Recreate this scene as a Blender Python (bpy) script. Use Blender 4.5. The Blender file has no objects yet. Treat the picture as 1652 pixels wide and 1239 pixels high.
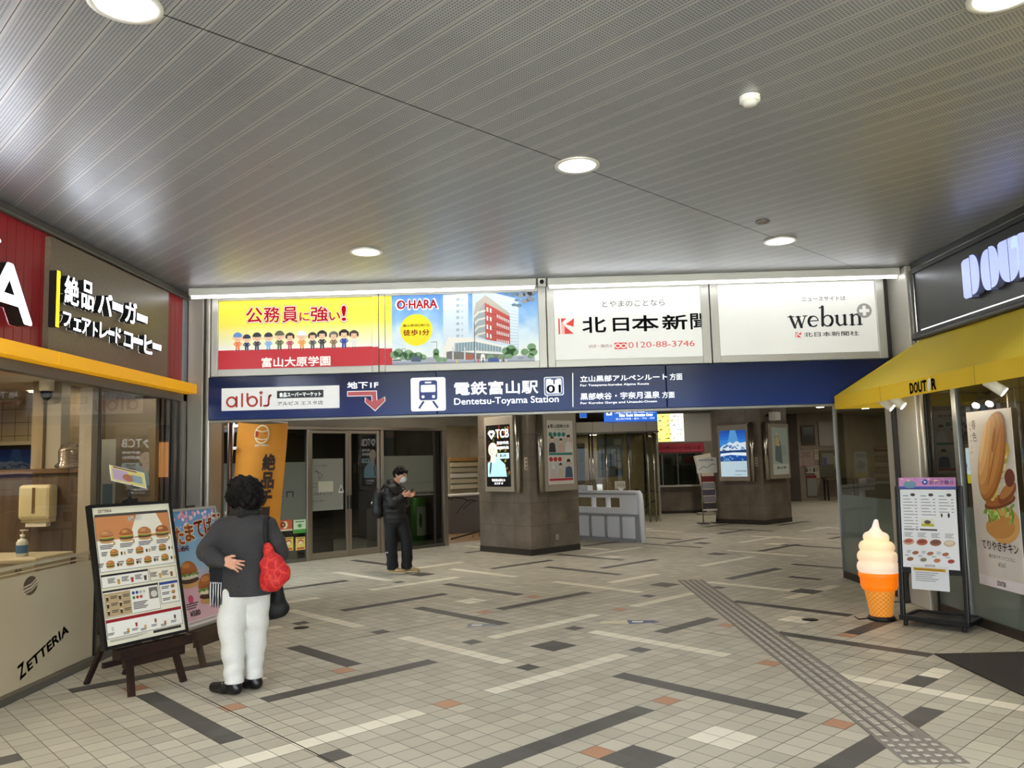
import bpy, bmesh, math, random
import numpy as np
from mathutils import Matrix, Vector
random.seed(7)
SC = bpy.context.scene
COL = SC.collection
W, H, FPX = 1652, 1239, 1300.0
# ---------------------------------------------------------------- camera model (metres, +X right, +Y into the hall)
CAM = np.array([0, 0, 1.6])
YAW, PITCH, ROLL = math.radians(-0.8182), math.radians(5.6247), math.radians(1.5)
def cam_axes():
    a, p, r = YAW, PITCH, ROLL
    fw = np.array([math.sin(a)*math.cos(p), math.cos(a)*math.cos(p), math.sin(p)])
    rt = np.array([math.cos(a), -math.sin(a), 0]); up = np.cross(rt, fw)
    return rt*math.cos(r)-up*math.sin(r), rt*math.sin(r)+up*math.cos(r), fw
CR, CU, CF = cam_axes()
def ray(x, y): return CR*((x-W/2)/FPX) + CU*(-(y-H/2)/FPX) + CF
def onfloor(x, y, z=0.0):
    d = ray(x, y); t = (z-CAM[2])/d[2]; return CAM+d*t
class Fr:
    """A wall plane: s runs along it, y goes into it (away from the viewer), z up."""
    def __init__(f, ox, oy, ang):
        f.o = np.array([ox, oy, 0.0]); f.ang = math.radians(ang)
        f.dx = np.array([math.cos(f.ang), math.sin(f.ang), 0]); f.dy = np.array([-math.sin(f.ang), math.cos(f.ang), 0])
    def q(f, x, y, dep=0.0):
        d = ray(x, y); o = f.o+f.dy*dep
        t = ((o-CAM)@f.dy)/(d@f.dy); P = CAM+d*t
        return float((P-o)@f.dx), float(P[2])
    def world(f, s, y, z): return Vector(f.o+f.dx*s+f.dy*y+np.array([0, 0, z]))
WORLD = Fr(0, 0, 0)
# ---------------------------------------------------------------- materials
def lin(c):
    if isinstance(c, str):
        c = c.lstrip('#'); c = [int(c[i:i+2], 16)/255 for i in (0, 2, 4)]
    return tuple((x/12.92 if x <= 0.04045 else ((x+0.055)/1.055)**2.4) for x in c[:3])+(1,)
MATS = {}; EMS = 0.5
def M(col, rough=0.5, metal=0.0, emit=0.0, spec=0.5, coat=0.0, ecol=None):
    key = (col, rough, metal, emit, spec, coat, ecol)
    if key in MATS: return MATS[key]
    m = bpy.data.materials.new('paint_%d' % len(MATS)); m.use_nodes = True
    b = m.node_tree.nodes['Principled BSDF']
    b.inputs['Base Color'].default_value = lin(col); b.inputs['Roughness'].default_value = rough
    b.inputs['Metallic'].default_value = metal; b.inputs['Specular IOR Level'].default_value = spec
    b.inputs['Coat Weight'].default_value = coat
    if emit:
        b.inputs['Emission Color'].default_value = lin(ecol or col); b.inputs['Emission Strength'].default_value = emit*(EMS if emit < 8 else 1.0)
    MATS[key] = m
    return m
class NT:
    """small node-tree helper"""
    def __init__(s, name):
        s.m = bpy.data.materials.new(name); s.m.use_nodes = True; s.t = s.m.node_tree; s.n = s.t.nodes
        s.b = s.n['Principled BSDF']; s.out = s.n['Material Output']
    def new(s, ty, **kw):
        n = s.n.new(ty)
        for k, v in kw.items():
            if k.startswith('i_'): n.inputs[k[2:].replace('_', ' ')].default_value = v
            else: setattr(n, k, v)
        return n
    def l(s, a, b): s.t.links.new(a, b)
    def math(s, op, a, b=None, c=None):
        n = s.n.new('ShaderNodeMath'); n.operation = op
        for i, v in enumerate((a, b, c)):
            if v is None: continue
            if isinstance(v, (int, float)): n.inputs[i].default_value = v
            else: s.l(v, n.inputs[i])
        return n.outputs[0]
    def mix(s, fac, a, b):
        n = s.n.new('ShaderNodeMix'); n.data_type = 'RGBA'
        for i, v in ((0, fac), (6, a), (7, b)):
            if isinstance(v, (int, float)): n.inputs[i].default_value = v
            elif isinstance(v, tuple): n.inputs[i].default_value = v
            else: s.l(v, n.inputs[i])
        return n.outputs[2]
    def ramp(s, fac, stops):
        n = s.n.new('ShaderNodeValToRGB'); e = n.color_ramp.elements
        while len(e) < len(stops): e.new(0.5)
        for el, (p, c) in zip(e, stops): el.position = p; el.color = lin(c)
        s.l(fac, n.inputs[0]); return n.outputs[0]
    def noise(s, vec, scale, detail=2.0, rough=0.5):
        n = s.n.new('ShaderNodeTexNoise'); n.inputs['Scale'].default_value = scale; n.inputs['Detail'].default_value = detail
        n.inputs['Roughness'].default_value = rough
        if vec is not None: s.l(vec, n.inputs['Vector'])
        return n.outputs['Fac']
    def pos(s): return s.new('ShaderNodeNewGeometry').outputs['Position']
    def obj(s): return s.new('ShaderNodeTexCoord').outputs['Object']
    def bump(s, h, dist=0.002, strength=0.5):
        n = s.new('ShaderNodeBump'); n.inputs['Distance'].default_value = dist; n.inputs['Strength'].default_value = strength
        s.l(h, n.inputs['Height']); s.l(n.outputs[0], s.b.inputs['Normal'])
def noisy(name, c1, c2, scale, rough=0.5, metal=0.0, stretch=None, bump=0.0, coat=0.0, detail=3.0):
    k = NT(name); v = k.obj()
    if stretch:
        mp = k.new('ShaderNodeMapping'); mp.inputs['Scale'].default_value = stretch; k.l(v, mp.inputs[0]); v = mp.outputs[0]
    f = k.noise(v, scale, detail)
    k.l(k.ramp(f, [(0.3, c1), (0.7, c2)]), k.b.inputs['Base Color'])
    k.b.inputs['Roughness'].default_value = rough; k.b.inputs['Metallic'].default_value = metal; k.b.inputs['Coat Weight'].default_value = coat
    if bump: k.bump(f, bump)
    return k.m
def glassmat(name, tint='#ffffff', refl=1.0, film=0.0, filmcol='#888888', rough=0.01):
    k = NT(name); k.n.remove(k.b)
    tr = k.new('ShaderNodeBsdfTransparent'); tr.inputs[0].default_value = lin(tint)
    base = tr.outputs[0]
    if film:
        df = k.new('ShaderNodeBsdfDiffuse'); df.inputs[0].default_value = lin(filmcol)
        mx = k.new('ShaderNodeMixShader'); mx.inputs[0].default_value = film
        k.l(base, mx.inputs[1]); k.l(df.outputs[0], mx.inputs[2]); base = mx.outputs[0]
    gl = k.new('ShaderNodeBsdfGlossy'); gl.inputs['Roughness'].default_value = rough
    fr = k.new('ShaderNodeFresnel'); fr.inputs[0].default_value = 1.5
    fac = k.math('MULTIPLY', fr.outputs[0], refl)
    mx = k.new('ShaderNodeMixShader'); k.l(fac, mx.inputs[0]); k.l(base, mx.inputs[1]); k.l(gl.outputs[0], mx.inputs[2])
    k.l(mx.outputs[0], k.out.inputs[0])
    return k.m
ALU = M('#b9b7b0', 0.38, 0.55); STEEL = M('#b8b4ab', 0.22, 1.0); DKGREY = M('#3a3a3a', 0.5); BLACK = M('#0c0c0d', 0.45)
WHITE = M('#ecebe6', 0.5); GREYP = M('#8f8c85', 0.5)
# ---------------------------------------------------------------- mesh builder
TXT = {}
def text_mesh(s, off=0.0, ext=0.0, res=3):
    key = (s, off, ext, res)
    if key not in TXT:
        c = bpy.data.curves.new('lettering', 'FONT'); c.body = s; c.size = 1; c.resolution_u = res; c.offset = off; c.extrude = ext
        o = bpy.data.objects.new('lettering', c); COL.objects.link(o)
        dg = bpy.context.evaluated_depsgraph_get(); dg.update()
        me = bpy.data.meshes.new_from_object(o.evaluated_get(dg))
        vs = np.array([v.co[:] for v in me.vertices]).reshape(-1, 3); fs = [tuple(p.vertices) for p in me.polygons]
        nz = [abs(p.normal.z) for p in me.polygons]
        bpy.data.objects.remove(o); bpy.data.curves.remove(c); bpy.data.meshes.remove(me)
        TXT[key] = (vs, fs, nz)
    return TXT[key]
OFFS = {}
class MB:
    def __init__(s): s.v = []; s.f = []; s.mi = []; s.sm = []; s.mats = []; s.M = Matrix.Identity(4)
    def mid(s, m):
        if m not in s.mats: s.mats.append(m)
        return s.mats.index(m)
    def add(s, vs, fs, m, smooth=False):
        b = len(s.v); i = s.mid(m); Mx = s.M
        s.v.extend(tuple(Mx @ Vector(v)) for v in vs)
        for f in fs: s.f.append(tuple(b+k for k in f)); s.mi.append(i); s.sm.append(smooth)
        return s
    def box(s, x0, x1, y0, y1, z0, z1, m, bev=0.0):
        if bev:
            bm = bmesh.new(); bmesh.ops.create_cube(bm, size=1)
            for v in bm.verts:
                v.co = Vector(((x0+x1)/2+v.co.x*(x1-x0), (y0+y1)/2+v.co.y*(y1-y0), (z0+z1)/2+v.co.z*(z1-z0)))
            bmesh.ops.bevel(bm, geom=bm.edges[:], offset=bev, segments=2, affect='EDGES', profile=0.5)
            bm.verts.index_update(); s.add([v.co[:] for v in bm.verts], [[v.index for v in f.verts] for f in bm.faces], m); bm.free(); return s
        v = [(x, y, z) for x in (x0, x1) for y in (y0, y1) for z in (z0, z1)]
        return s.add(v, [(0, 1, 3, 2), (4, 6, 7, 5), (0, 4, 5, 1), (2, 3, 7, 6), (0, 2, 6, 4), (1, 5, 7, 3)], m)
    def rect(s, x0, x1, z0, z1, y, m): return s.add([(x0, y, z0), (x1, y, z0), (x1, y, z1), (x0, y, z1)], [(0, 1, 2, 3)], m)
    def poly(s, pts, y, m, th=0.0, mside=None):
        n = len(pts)
        area = sum(pts[i][0]*pts[(i+1) % n][1]-pts[(i+1) % n][0]*pts[i][1] for i in range(n))
        if area < 0: pts = pts[::-1]
        s.add([(p[0], y, p[1]) for p in pts], [tuple(range(n))], m)
        if th:
            v = [(p[0], y, p[1]) for p in pts]+[(p[0], y+th, p[1]) for p in pts]
            s.add(v, [(i, i+n, (i+1) % n+n, (i+1) % n) for i in range(n)]+[tuple(range(2*n-1, n-1, -1))], mside or m)
        return s
    def ell(s, cx, cz, rx, rz, y, m, n=28, th=0.0, a0=0.0, a1=360.0, mside=None, rot=0.0):
        full = abs(a1-a0) >= 360
        cr, sr = math.cos(math.radians(rot)), math.sin(math.radians(rot))
        P = []
        for i in range(n if full else n+1):
            a = math.radians(a0+(a1-a0)*i/n); px, pz = rx*math.cos(a), rz*math.sin(a)
            P.append((cx+px*cr-pz*sr, cz+px*sr+pz*cr))
        return s.poly(P, y, m, th, mside)
    def rrect(s, x0, x1, z0, z1, r, y, m, th=0.0, n=5):
        P = []
        for cx, cz, a in ((x1-r, z1-r, 0), (x0+r, z1-r, 90), (x0+r, z0+r, 180), (x1-r, z0+r, 270)):
            P += [(cx+r*math.cos(math.radians(a+90*i/n)), cz+r*math.sin(math.radians(a+90*i/n))) for i in range(n+1)]
        return s.poly(P, y, m, th)
    def line(s, pts, w, y, m, cap=True):
        ws = w if isinstance(w, (list, tuple)) else [w]*len(pts)
        for i in range(len(pts)-1):
            (x0, z0), (x1, z1) = pts[i], pts[i+1]; L = math.hypot(x1-x0, z1-z0) or 1e-6
            nx, nz = -(z1-z0)/L, (x1-x0)/L; a, b = ws[i]/2, ws[i+1]/2
            s.poly([(x0+nx*a, z0+nz*a), (x0-nx*a, z0-nz*a), (x1-nx*b, z1-nz*b), (x1+nx*b, z1+nz*b)], y, m)
        if cap:
            for (x, z), a in zip(pts, ws): s.ell(x, z, a/2, a/2, y-0.00005, m, 10)
        return s
    def text(s, t, x0, x1, z0, z1, y, m, off=0.0, ext=0.0, mside=None, res=3, rot=0.0, keep=False, shear=0.0):
        vs, fs, nz = text_mesh(t, 0.0, ext and 0.5, res)
        if not len(vs): return s
        lo, hi = vs.min(0), vs.max(0); k = (x1-x0)/max(hi[0]-lo[0], 1e-6); kz = (z1-z0)/max(hi[1]-lo[1], 1e-6)
        if keep: k = kz = min(k, kz)
        V = np.zeros_like(vs); V[:, 0] = (vs[:, 0]-lo[0])*k; V[:, 2] = (vs[:, 1]-lo[1])*kz
        V[:, 0] += V[:, 2]*shear
        if keep: V[:, 0] += ((x1-x0)-(hi[0]-lo[0])*k)/2; V[:, 2] += ((z1-z0)-(hi[1]-lo[1])*kz)/2
        if rot:
            c, d = math.cos(math.radians(rot)), math.sin(math.radians(rot)); X = V[:, 0].copy(); Z = V[:, 2].copy()
            V[:, 0] = X*c-Z*d; V[:, 2] = X*d+Z*c
        V[:, 0] += x0; V[:, 2] += z0
        V[:, 1] = y-(vs[:, 2]+0.5)*ext if ext else y
        if off:
            r = off*k*0.55; W0 = s.M
            for i in range(8):
                a = i*math.pi/4; D = V.copy(); D[:, 0] += r*math.cos(a); D[:, 2] += r*math.sin(a)
                if ext and mside:
                    s.add(D, [f for f, n in zip(fs, nz) if n > 0.9], m); s.add(D, [f for f, n in zip(fs, nz) if n <= 0.9], mside)
                else: s.add(D, fs, m)
        if ext and mside:
            F = [f for f, n in zip(fs, nz) if n > 0.9]; G = [f for f, n in zip(fs, nz) if n <= 0.9]
            s.add(V, F, m); s.add(V, G, mside)
        else: s.add(V, fs, m)
        return s
    def lathe(s, prof, c, m, n=24, smooth=True, ax='z', cap=False):
        vs, fs = [], []
        for r, z in prof:
            for i in range(n):
                a = 2*math.pi*i/n; x, y = r*math.cos(a), r*math.sin(a)
                vs.append((c[0]+x, c[1]+y, c[2]+z) if ax == 'z' else (c[0]+x, c[1]-z, c[2]+y))
        for j in range(len(prof)-1):
            for i in range(n): fs.append((j*n+i, j*n+(i+1) % n, (j+1)*n+(i+1) % n, (j+1)*n+i))
        if cap and prof[0][0] > 1e-5: fs.append(tuple(range(n-1, -1, -1)))
        if cap and prof[-1][0] > 1e-5: fs.append(tuple((len(prof)-1)*n+i for i in range(n)))
        return s.add(vs, fs, m, smooth)
    def tube(s, pts, r, m, n=8, smooth=True):
        pts = [Vector(p) for p in pts]; rs = r if isinstance(r, (list, tuple)) else [r]*len(pts); vs, fs = [], []
        prev = None
        for i, p in enumerate(pts):
            d = (pts[min(i+1, len(pts)-1)]-pts[max(i-1, 0)]).normalized()
            u = prev if prev is not None else (Vector((0, 0, 1)) if abs(d.z) < 0.9 else Vector((1, 0, 0)))
            u = (u-d*u.dot(d)).normalized(); w = d.cross(u); prev = u
            for k in range(n):
                a = 2*math.pi*k/n; vs.append(p+(u*math.cos(a)+w*math.sin(a))*rs[i])
        for j in range(len(pts)-1):
            for k in range(n): fs.append((j*n+k, j*n+(k+1) % n, (j+1)*n+(k+1) % n, (j+1)*n+k))
        fs += [tuple(range(n-1, -1, -1)), tuple((len(pts)-1)*n+k for k in range(n))]
        return s.add(vs, fs, m, smooth)
    def bar(s, p0, p1, w, d, m):
        """rectangular bar between two points (w across, d deep)"""
        p0, p1 = Vector(p0), Vector(p1); t = (p1-p0).normalized()
        u = Vector((1, 0, 0)) if abs(t.x) < 0.9 else Vector((0, 1, 0)); u = (u-t*u.dot(t)).normalized(); v = t.cross(u)
        P = [p+u*a*w/2+v*b*d/2 for p in (p0, p1) for a, b in ((-1, -1), (1, -1), (1, 1), (-1, 1))]
        return s.add(P, [(0, 1, 5, 4), (1, 2, 6, 5), (2, 3, 7, 6), (3, 0, 4, 7), (3, 2, 1, 0), (4, 5, 6, 7)], m)
    def sph(s, c, r, m, n=16, k=10):
        r = r if isinstance(r, (tuple, list)) else (r, r, r); vs, fs = [], []
        for j in range(k+1):
            th = math.pi*j/k
            for i in range(n):
                a = 2*math.pi*i/n; vs.append((c[0]+r[0]*math.sin(th)*math.cos(a), c[1]+r[1]*math.sin(th)*math.sin(a), c[2]-r[2]*math.cos(th)))
        for j in range(k):
            for i in range(n): fs.append((j*n+i, j*n+(i+1) % n, (j+1)*n+(i+1) % n, (j+1)*n+i))
        return s.add(vs, fs, m, True)
    def build(s, name, parent=None, fr=None, label=None, cat=None, group=None, kind=None, base=None):
        me = bpy.data.meshes.new(name); V = np.array(s.v, dtype=float).reshape(-1, 3)
        if parent is None and fr is not None:
            if base is None: base = ((V[:, 0].min()+V[:, 0].max())/2, (V[:, 1].min()+V[:, 1].max())/2, V[:, 2].min())
            V = V-np.array(base)
        me.from_pydata([tuple(v) for v in V], [], s.f)
        for m in s.mats: me.materials.append(m)
        me.polygons.foreach_set('material_index', s.mi); me.polygons.foreach_set('use_smooth', s.sm); me.update()
        o = bpy.data.objects.new(name, me); COL.objects.link(o)
        if parent is not None:
            o.parent = parent
            if parent.name in OFFS: o.location = OFFS[parent.name]
        elif fr is not None:
            o.location = fr.world(*base); o.rotation_euler = (0, 0, fr.ang)
        tag(o, label, cat, group, kind)
        return o
def tag(o, label=None, cat=None, group=None, kind=None):
    if label: o['label'] = label
    if cat: o['category'] = cat
    if group: o['group'] = group
    if kind: o['kind'] = kind
    return o
def thing(name, label, cat, fr, base, group=None):
    e = bpy.data.objects.new(name, None); COL.objects.link(e); e.empty_display_size = 0.05
    e.location = fr.world(*base); e.rotation_euler = (0, 0, fr.ang)
    OFFS[e.name] = (-base[0], -base[1], -base[2])
    return tag(e, label, cat, group)
def dup(root, loc, label, rz=None):
    r = root.copy(); COL.objects.link(r); r.location = loc; r['label'] = label
    if rz is not None: r.rotation_euler = (0, 0, rz)
    for ch in list(root.children):
        c = ch.copy(); COL.objects.link(c); c.parent = r
        for g in ch.children:
            d = g.copy(); COL.objects.link(d); d.parent = c
    return r
def struct(mb, name, fr=None): return mb.build(name, None, fr, kind='structure')
class Pr:
    """prints lettering and shapes on a wall plane, taking boxes measured in the photo: bottom-left and top-right corners"""
    def __init__(p, mb, fr, y, view=(0, 0, 1.0), dep=0.0):
        p.mb, p.fr, p.y, p.v, p.dep = mb, fr, y, view, dep
    def pt(p, x, y): return p.fr.q(p.v[0]+x/p.v[2], p.v[1]+y/p.v[2], p.dep)
    def box(p, bl, tr):
        a, b = p.pt(*bl), p.pt(*tr); return a[0], b[0], a[1], b[1]
    def T(p, t, bl, tr, m, off=0.0, dy=0.0, **k): x0, x1, z0, z1 = p.box(bl, tr); p.mb.text(t, x0, x1, z0, z1, p.y-dy, m, off, **k)
    def R(p, bl, tr, m, dy=0.0): x0, x1, z0, z1 = p.box(bl, tr); p.mb.rect(x0, x1, z0, z1, p.y-dy, m)
    def P(p, pts, m, dy=0.0): p.mb.poly([p.pt(*q) for q in pts], p.y-dy, m)
    def L(p, pts, w, m, dy=0.0): p.mb.line([p.pt(*q) for q in pts], w, p.y-dy, m)
    def E(p, c, rx, rz, m, dy=0.0, **k): x, z = p.pt(*c); p.mb.ell(x, z, rx, rz, p.y-dy, m, **k)
def ink(c, e=0.0, r=0.4): return M(c, r, 0, e)
# ================================================================ SETTING
G = 43.75; T_ = 0.148
def floor_mat(name, c1, c2, grout='#4c4842', gw=0.021):
    k = NT(name); P = k.pos()
    mp = k.new('ShaderNodeMapping'); mp.vector_type = 'POINT'
    mp.inputs['Rotation'].default_value = (0, 0, math.radians(-G)); mp.inputs['Scale'].default_value = (1/T_, 1/T_, 1)
    # POINT mapping scales first and then rotates: uniform scale, so the order does not matter
    k.l(P, mp.inputs[0]); sx = k.new('ShaderNodeSeparateXYZ'); k.l(mp.outputs[0], sx.inputs[0])
    u = k.math('ADD', sx.outputs[0], 0.11); v = k.math('ADD', sx.outputs[1], 0.5)
    fu = k.math('FRACT', u); fv = k.math('FRACT', v)
    du = k.math('MINIMUM', fu, k.math('SUBTRACT', 1.0, fu)); dv = k.math('MINIMUM', fv, k.math('SUBTRACT', 1.0, fv))
    g = k.math('LESS_THAN', k.math('MINIMUM', k.math('MULTIPLY', du, 1.25), dv), gw)
    cb = k.new('ShaderNodeCombineXYZ'); k.l(k.math('FLOOR', u), cb.inputs[0]); k.l(k.math('FLOOR', v), cb.inputs[1])
    wn = k.new('ShaderNodeTexWhiteNoise'); k.l(cb.outputs[0], wn.inputs[0])
    sp = k.noise(P, 170, 2); lo = k.noise(P, 1.1, 3)
    f = k.math('ADD', k.math('MULTIPLY', wn.outputs[0], 0.35), k.math('ADD', k.math('MULTIPLY', sp, 0.5), k.math('MULTIPLY', lo, 0.3)))
    c = k.ramp(f, [(0.25, c1), (0.85, c2)])
    k.l(k.mix(g, c, lin(grout)), k.b.inputs['Base Color'])
    k.l(k.math('ADD', 0.40, k.math('MULTIPLY', lo, 0.22)), k.b.inputs['Roughness'])
    k.b.inputs['Specular IOR Level'].default_value = 0.45
    k.bump(k.math('SUBTRACT', k.math('MULTIPLY', sp, 0.4), g), 0.0012, 0.6)
    return k.m
FL = floor_mat('floor_tile', '#a39d8d', '#c6c0ae', '#5e594f'); FD = floor_mat('floor_tile_dark', '#45433f', '#5a5753', '#3a3835', 0.006)
FW = floor_mat('floor_tile_white', '#d8d1bd', '#ece6d4', '#8c867a'); FO = floor_mat('floor_tile_orange', '#a87a5c', '#c09272')
gc, gs = math.cos(math.radians(G)), math.sin(math.radians(G))
def uv2xy(u, v): return u*T_*gc-v*T_*gs, u*T_*gs+v*T_*gc
mb = MB()
mb.add([(-9, -14, 0), (14, -14, 0), (14, 33, 0), (-9, 33, 0)], [(0, 1, 2, 3)], FL)
CELLS = {}
def inlay(u0, v0, nu, nv, m):   # cell indices
    for i in range(nu):
        for j in range(nv): CELLS[(u0+i, v0+j)] = m
D_, W_, O_ = FD, FW, FO
for u, v, n, m in [  # bars along the first grid direction
    (18, 37, 10, D_), (11, 30, 11, W_), (33, 55, 10, D_), (34, 39, 10, W_), (41, 46, 10, D_), (19, 23, 10, D_), (26, 30, 10, W_),
    (56, 64, 9, D_), (40, 62, 10, W_), (42, 32, 6, D_), (64, 41, 9, D_), (49, 23, 6, D_), (48, 39, 8, W_), (12, 46, 8, D_), (18, 41, 2, W_),
    (25, 53, 2, W_), (30, 62, 5, W_), (63, 55, 9, D_), (56, 48, 7, W_), (35, 69, 7, D_), (50, 71, 8, W_), (70, 48, 10, W_), (85, 50, 9, D_),
    (34, 14, 3, D_), (27, 14, 5, D_), (26, 23, 3, D_), (4, 37, 4, D_), (71, 64, 10, W_), (78, 71, 10, D_), (92, 57, 10, W_), (86, 64, 9, D_), (101, 66, 9, D_),
    (64, 78, 10, D_), (72, 85, 9, W_), (94, 42, 9, W_), (102, 50, 10, D_), (110, 58, 9, W_), (118, 66, 10, D_), (94, 80, 10, W_), (110, 74, 10, D_), (126, 60, 9, W_), (58, 32, 8, W_)]:
    inlay(u, v, n, 1, m)
for u, v, n, m in [  # bars along the second grid direction
    (14, 33, 10, D_), (24, 40, 7, D_), (30, 49, 10, W_), (37, 42, 10, D_), (30, 34, 10, W_), (39, 26, 10, W_), (32, 18, 10, D_), (46, 50, 10, D_),
    (60, 51, 10, D_), (53, 43, 10, W_), (44, 66, 10, W_), (54, 26, 9, D_), (61, 34, 8, W_), (46, 18, 9, D_), (39, 11, 9, W_), (53, 58, 10, W_),
    (51, 76, 8, D_), (83, 44, 10, W_), (68, 35, 3, D_), (76, 36, 6, D_), (69, 58, 10, D_), (76, 66, 10, W_), (84, 58, 9, D_), (92, 44, 9, D_), (100, 52, 9, W_),
    (108, 44, 10, D_), (91, 66, 9, D_), (100, 72, 9, W_), (108, 62, 9, D_), (117, 50, 10, W_), (69, 76, 9, W_), (84, 78, 9, D_)]:
    inlay(u, v, 1, n, m)
for u, v, m in [(30, 46, D_), (32, 39, D_), (39, 37, D_), (30, 32, D_), (16, 28, D_), (28, 53, D_), (30, 60, D_), (44, 64, D_), (52, 41, D_), (59, 39, D_), (37, 30, D_),
                (23, 39, O_), (23, 30, O_), (23, 21, O_), (30, 23, O_), (39, 23, O_), (32, 16, O_), (14, 44, O_), (16, 37, O_), (39, 46, O_), (46, 48, O_), (46, 39, O_), (46, 30, O_), (48, 23, O_)]:
    inlay(u, v, 1, 1, m)
for u, v, nu, nv, m in [(34, 34, 2, 2, D_), (27, 18, 2, 2, W_), (41, 50, 2, 2, W_), (48, 66, 2, 2, D_), (79, 52, 2, 2, D_), (57, 43, 2, 2, D_), (61, 32, 2, 2, D_), (42, 16, 2, 1, W_),
                        (40, 16, 2, 1, D_), (23, 19, 2, 2, D_), (50, 27, 2, 2, W_), (70, 60, 2, 2, W_), (88, 60, 2, 2, D_), (92, 52, 2, 2, W_)]:
    inlay(u, v, nu, nv, m)
for (u0, v0), m in CELLS.items():
    mb.add([uv2xy(u0-0.11+i, v0-0.5+j)+(0.0006,) for i, j in ((0, 0), (1, 0), (1, 1), (0, 1))], [(0, 1, 2, 3)], m)
JT = M('#2b2926', 0.7)
def joint(p, q, w=0.009):
    a, b = onfloor(*p), onfloor(*q); d = (b-a)/np.linalg.norm(b-a); n = np.array([-d[1], d[0], 0])*w/2
    mb.add([tuple((P+s*n)[:2])+(0.0011,) for P, s in ((a, -1), (b, -1), (b, 1), (a, 1))], [(0, 1, 2, 3)], JT)
joint((207, 1065), (590, 1256)); joint((14, 1136), (170, 1107)); joint((460, 1050), (760, 996)); joint((760, 996), (1130, 925)); joint((620, 945), (985, 1004)); joint((1052, 1006), (1500, 1080))
struct(mb, 'floor')
# tactile guide strip set in the floor
mb = MB(); TB = noisy('guide_base', '#77716a', '#8b857c', 60, 0.6); TR = noisy('guide_rib', '#a29b8e', '#b8b1a3', 60, 0.55)
a0, a1 = np.array([1.925, 4.36]), np.array([1.97, 10.95]); d = a1-a0; L = np.linalg.norm(d); d /= L; nn = np.array([d[1], -d[0]]); WS = 0.325
def tq(s, t): p = a0+d*s+nn*t; return p[0], p[1]
mb.add([tq(0, 0)+(0.0015,), tq(0, WS)+(0.0015,), tq(L, WS)+(0.0015,), tq(L, 0)+(0.0015,)], [(0, 1, 2, 3)], TB)
def stud(s, t, ls, wt):
    A = [tq(s, t), tq(s, t+wt), tq(s+ls, t+wt), tq(s+ls, t)]; e = 0.006
    B = [tq(s+e, t+e), tq(s+e, t+wt-e), tq(s+ls-e, t+wt-e), tq(s+ls-e, t+e)]
    mb.add([p+(0.0012,) for p in A]+[p+(0.0055,) for p in B], [(4, 5, 6, 7), (0, 1, 5, 4), (1, 2, 6, 5), (2, 3, 7, 6), (3, 0, 4, 7)], TR)
s = 0.45; r = 0
while s < L-0.1:
    for c in range(4): stud(s+(0.06 if c % 2 else 0), 0.03+c*0.072, 0.105, 0.036)
    s += 0.135; r += 1
for i in range(5):
    for j in range(5): stud(0.03+i*0.08, 0.025+j*0.06, 0.032, 0.032)
for t in (0.0, 0.075, 0.147, 0.219, WS-0.006):
    mb.add([tq(0.42, t)+(0.0019,), tq(0.42, t+0.005)+(0.0019,), tq(L, t+0.005)+(0.0019,), tq(L, t)+(0.0019,)], [(0, 1, 2, 3)], JT)
struct(mb, 'floor_guide_strip')

# ---- ceiling of perforated metal strips, with round holes for the downlights
CA = 45.5
def ceil_mat():
    k = NT('ceiling_strip'); P = k.pos()
    mp = k.new('ShaderNodeMapping'); mp.inputs['Rotation'].default_value = (0, 0, math.radians(-CA)); k.l(P, mp.inputs[0])
    sx = k.new('ShaderNodeSeparateXYZ'); k.l(mp.outputs[0], sx.inputs[0]); U, V = sx.outputs[0], sx.outputs[1]
    fu = k.math('FRACT', k.math('DIVIDE', k.math('ADD', U, -1.302+0.163*60), 0.163))
    gap = k.math('LESS_THAN', fu, 0.024); lip = k.math('LESS_THAN', k.math('ABSOLUTE', k.math('SUBTRACT', fu, 0.06)), 0.03)
    lip2 = k.math('GREATER_THAN', fu, 0.955)
    seam = k.math('LESS_THAN', k.math('ABSOLUTE', k.math('ADD', V, -3.40)), 0.005)
    pu = k.math('SUBTRACT', k.math('FRACT', k.math('DIVIDE', U, 0.0165)), 0.5); pv = k.math('SUBTRACT', k.math('FRACT', k.math('DIVIDE', V, 0.0165)), 0.5)
    rr = k.math('ADD', k.math('MULTIPLY', pu, pu), k.math('MULTIPLY', pv, pv))
    dot = k.math('MULTIPLY', k.math('LESS_THAN', rr, 0.085), k.math('MULTIPLY', k.math('GREATER_THAN', fu, 0.13), k.math('LESS_THAN', fu, 0.9)))
    lo = k.noise(P, 1.3, 4); st = k.noise(P, 14, 3)
    c = k.ramp(k.math('ADD', k.math('MULTIPLY', lo, 0.7), k.math('MULTIPLY', st, 0.3)), [(0.3, '#93959a'), (0.7, '#a5a6a8')])
    c = k.mix(k.math('MULTIPLY', dot, 0.75), c, lin('#35332f')); c = k.mix(k.math('MULTIPLY', k.math('MAXIMUM', lip, lip2), 0.55), c, lin('#b9b5ae'))
    c = k.mix(k.math('MAXIMUM', gap, seam), c, lin('#24221f'))
    k.l(c, k.b.inputs['Base Color']); k.l(k.math('ADD', 0.26, k.math('MULTIPLY', lo, 0.2)), k.b.inputs['Roughness']); k.b.inputs['Metallic'].default_value = 0.45
    k.bump(k.math('SUBTRACT', k.math('SUBTRACT', lip, k.math('MULTIPLY', gap, 2.0)), k.math('MULTIPLY', dot, 0.6)), 0.003, 0.5)
    return k.m
CEIL = ceil_mat(); ZC = 3.58
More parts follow.
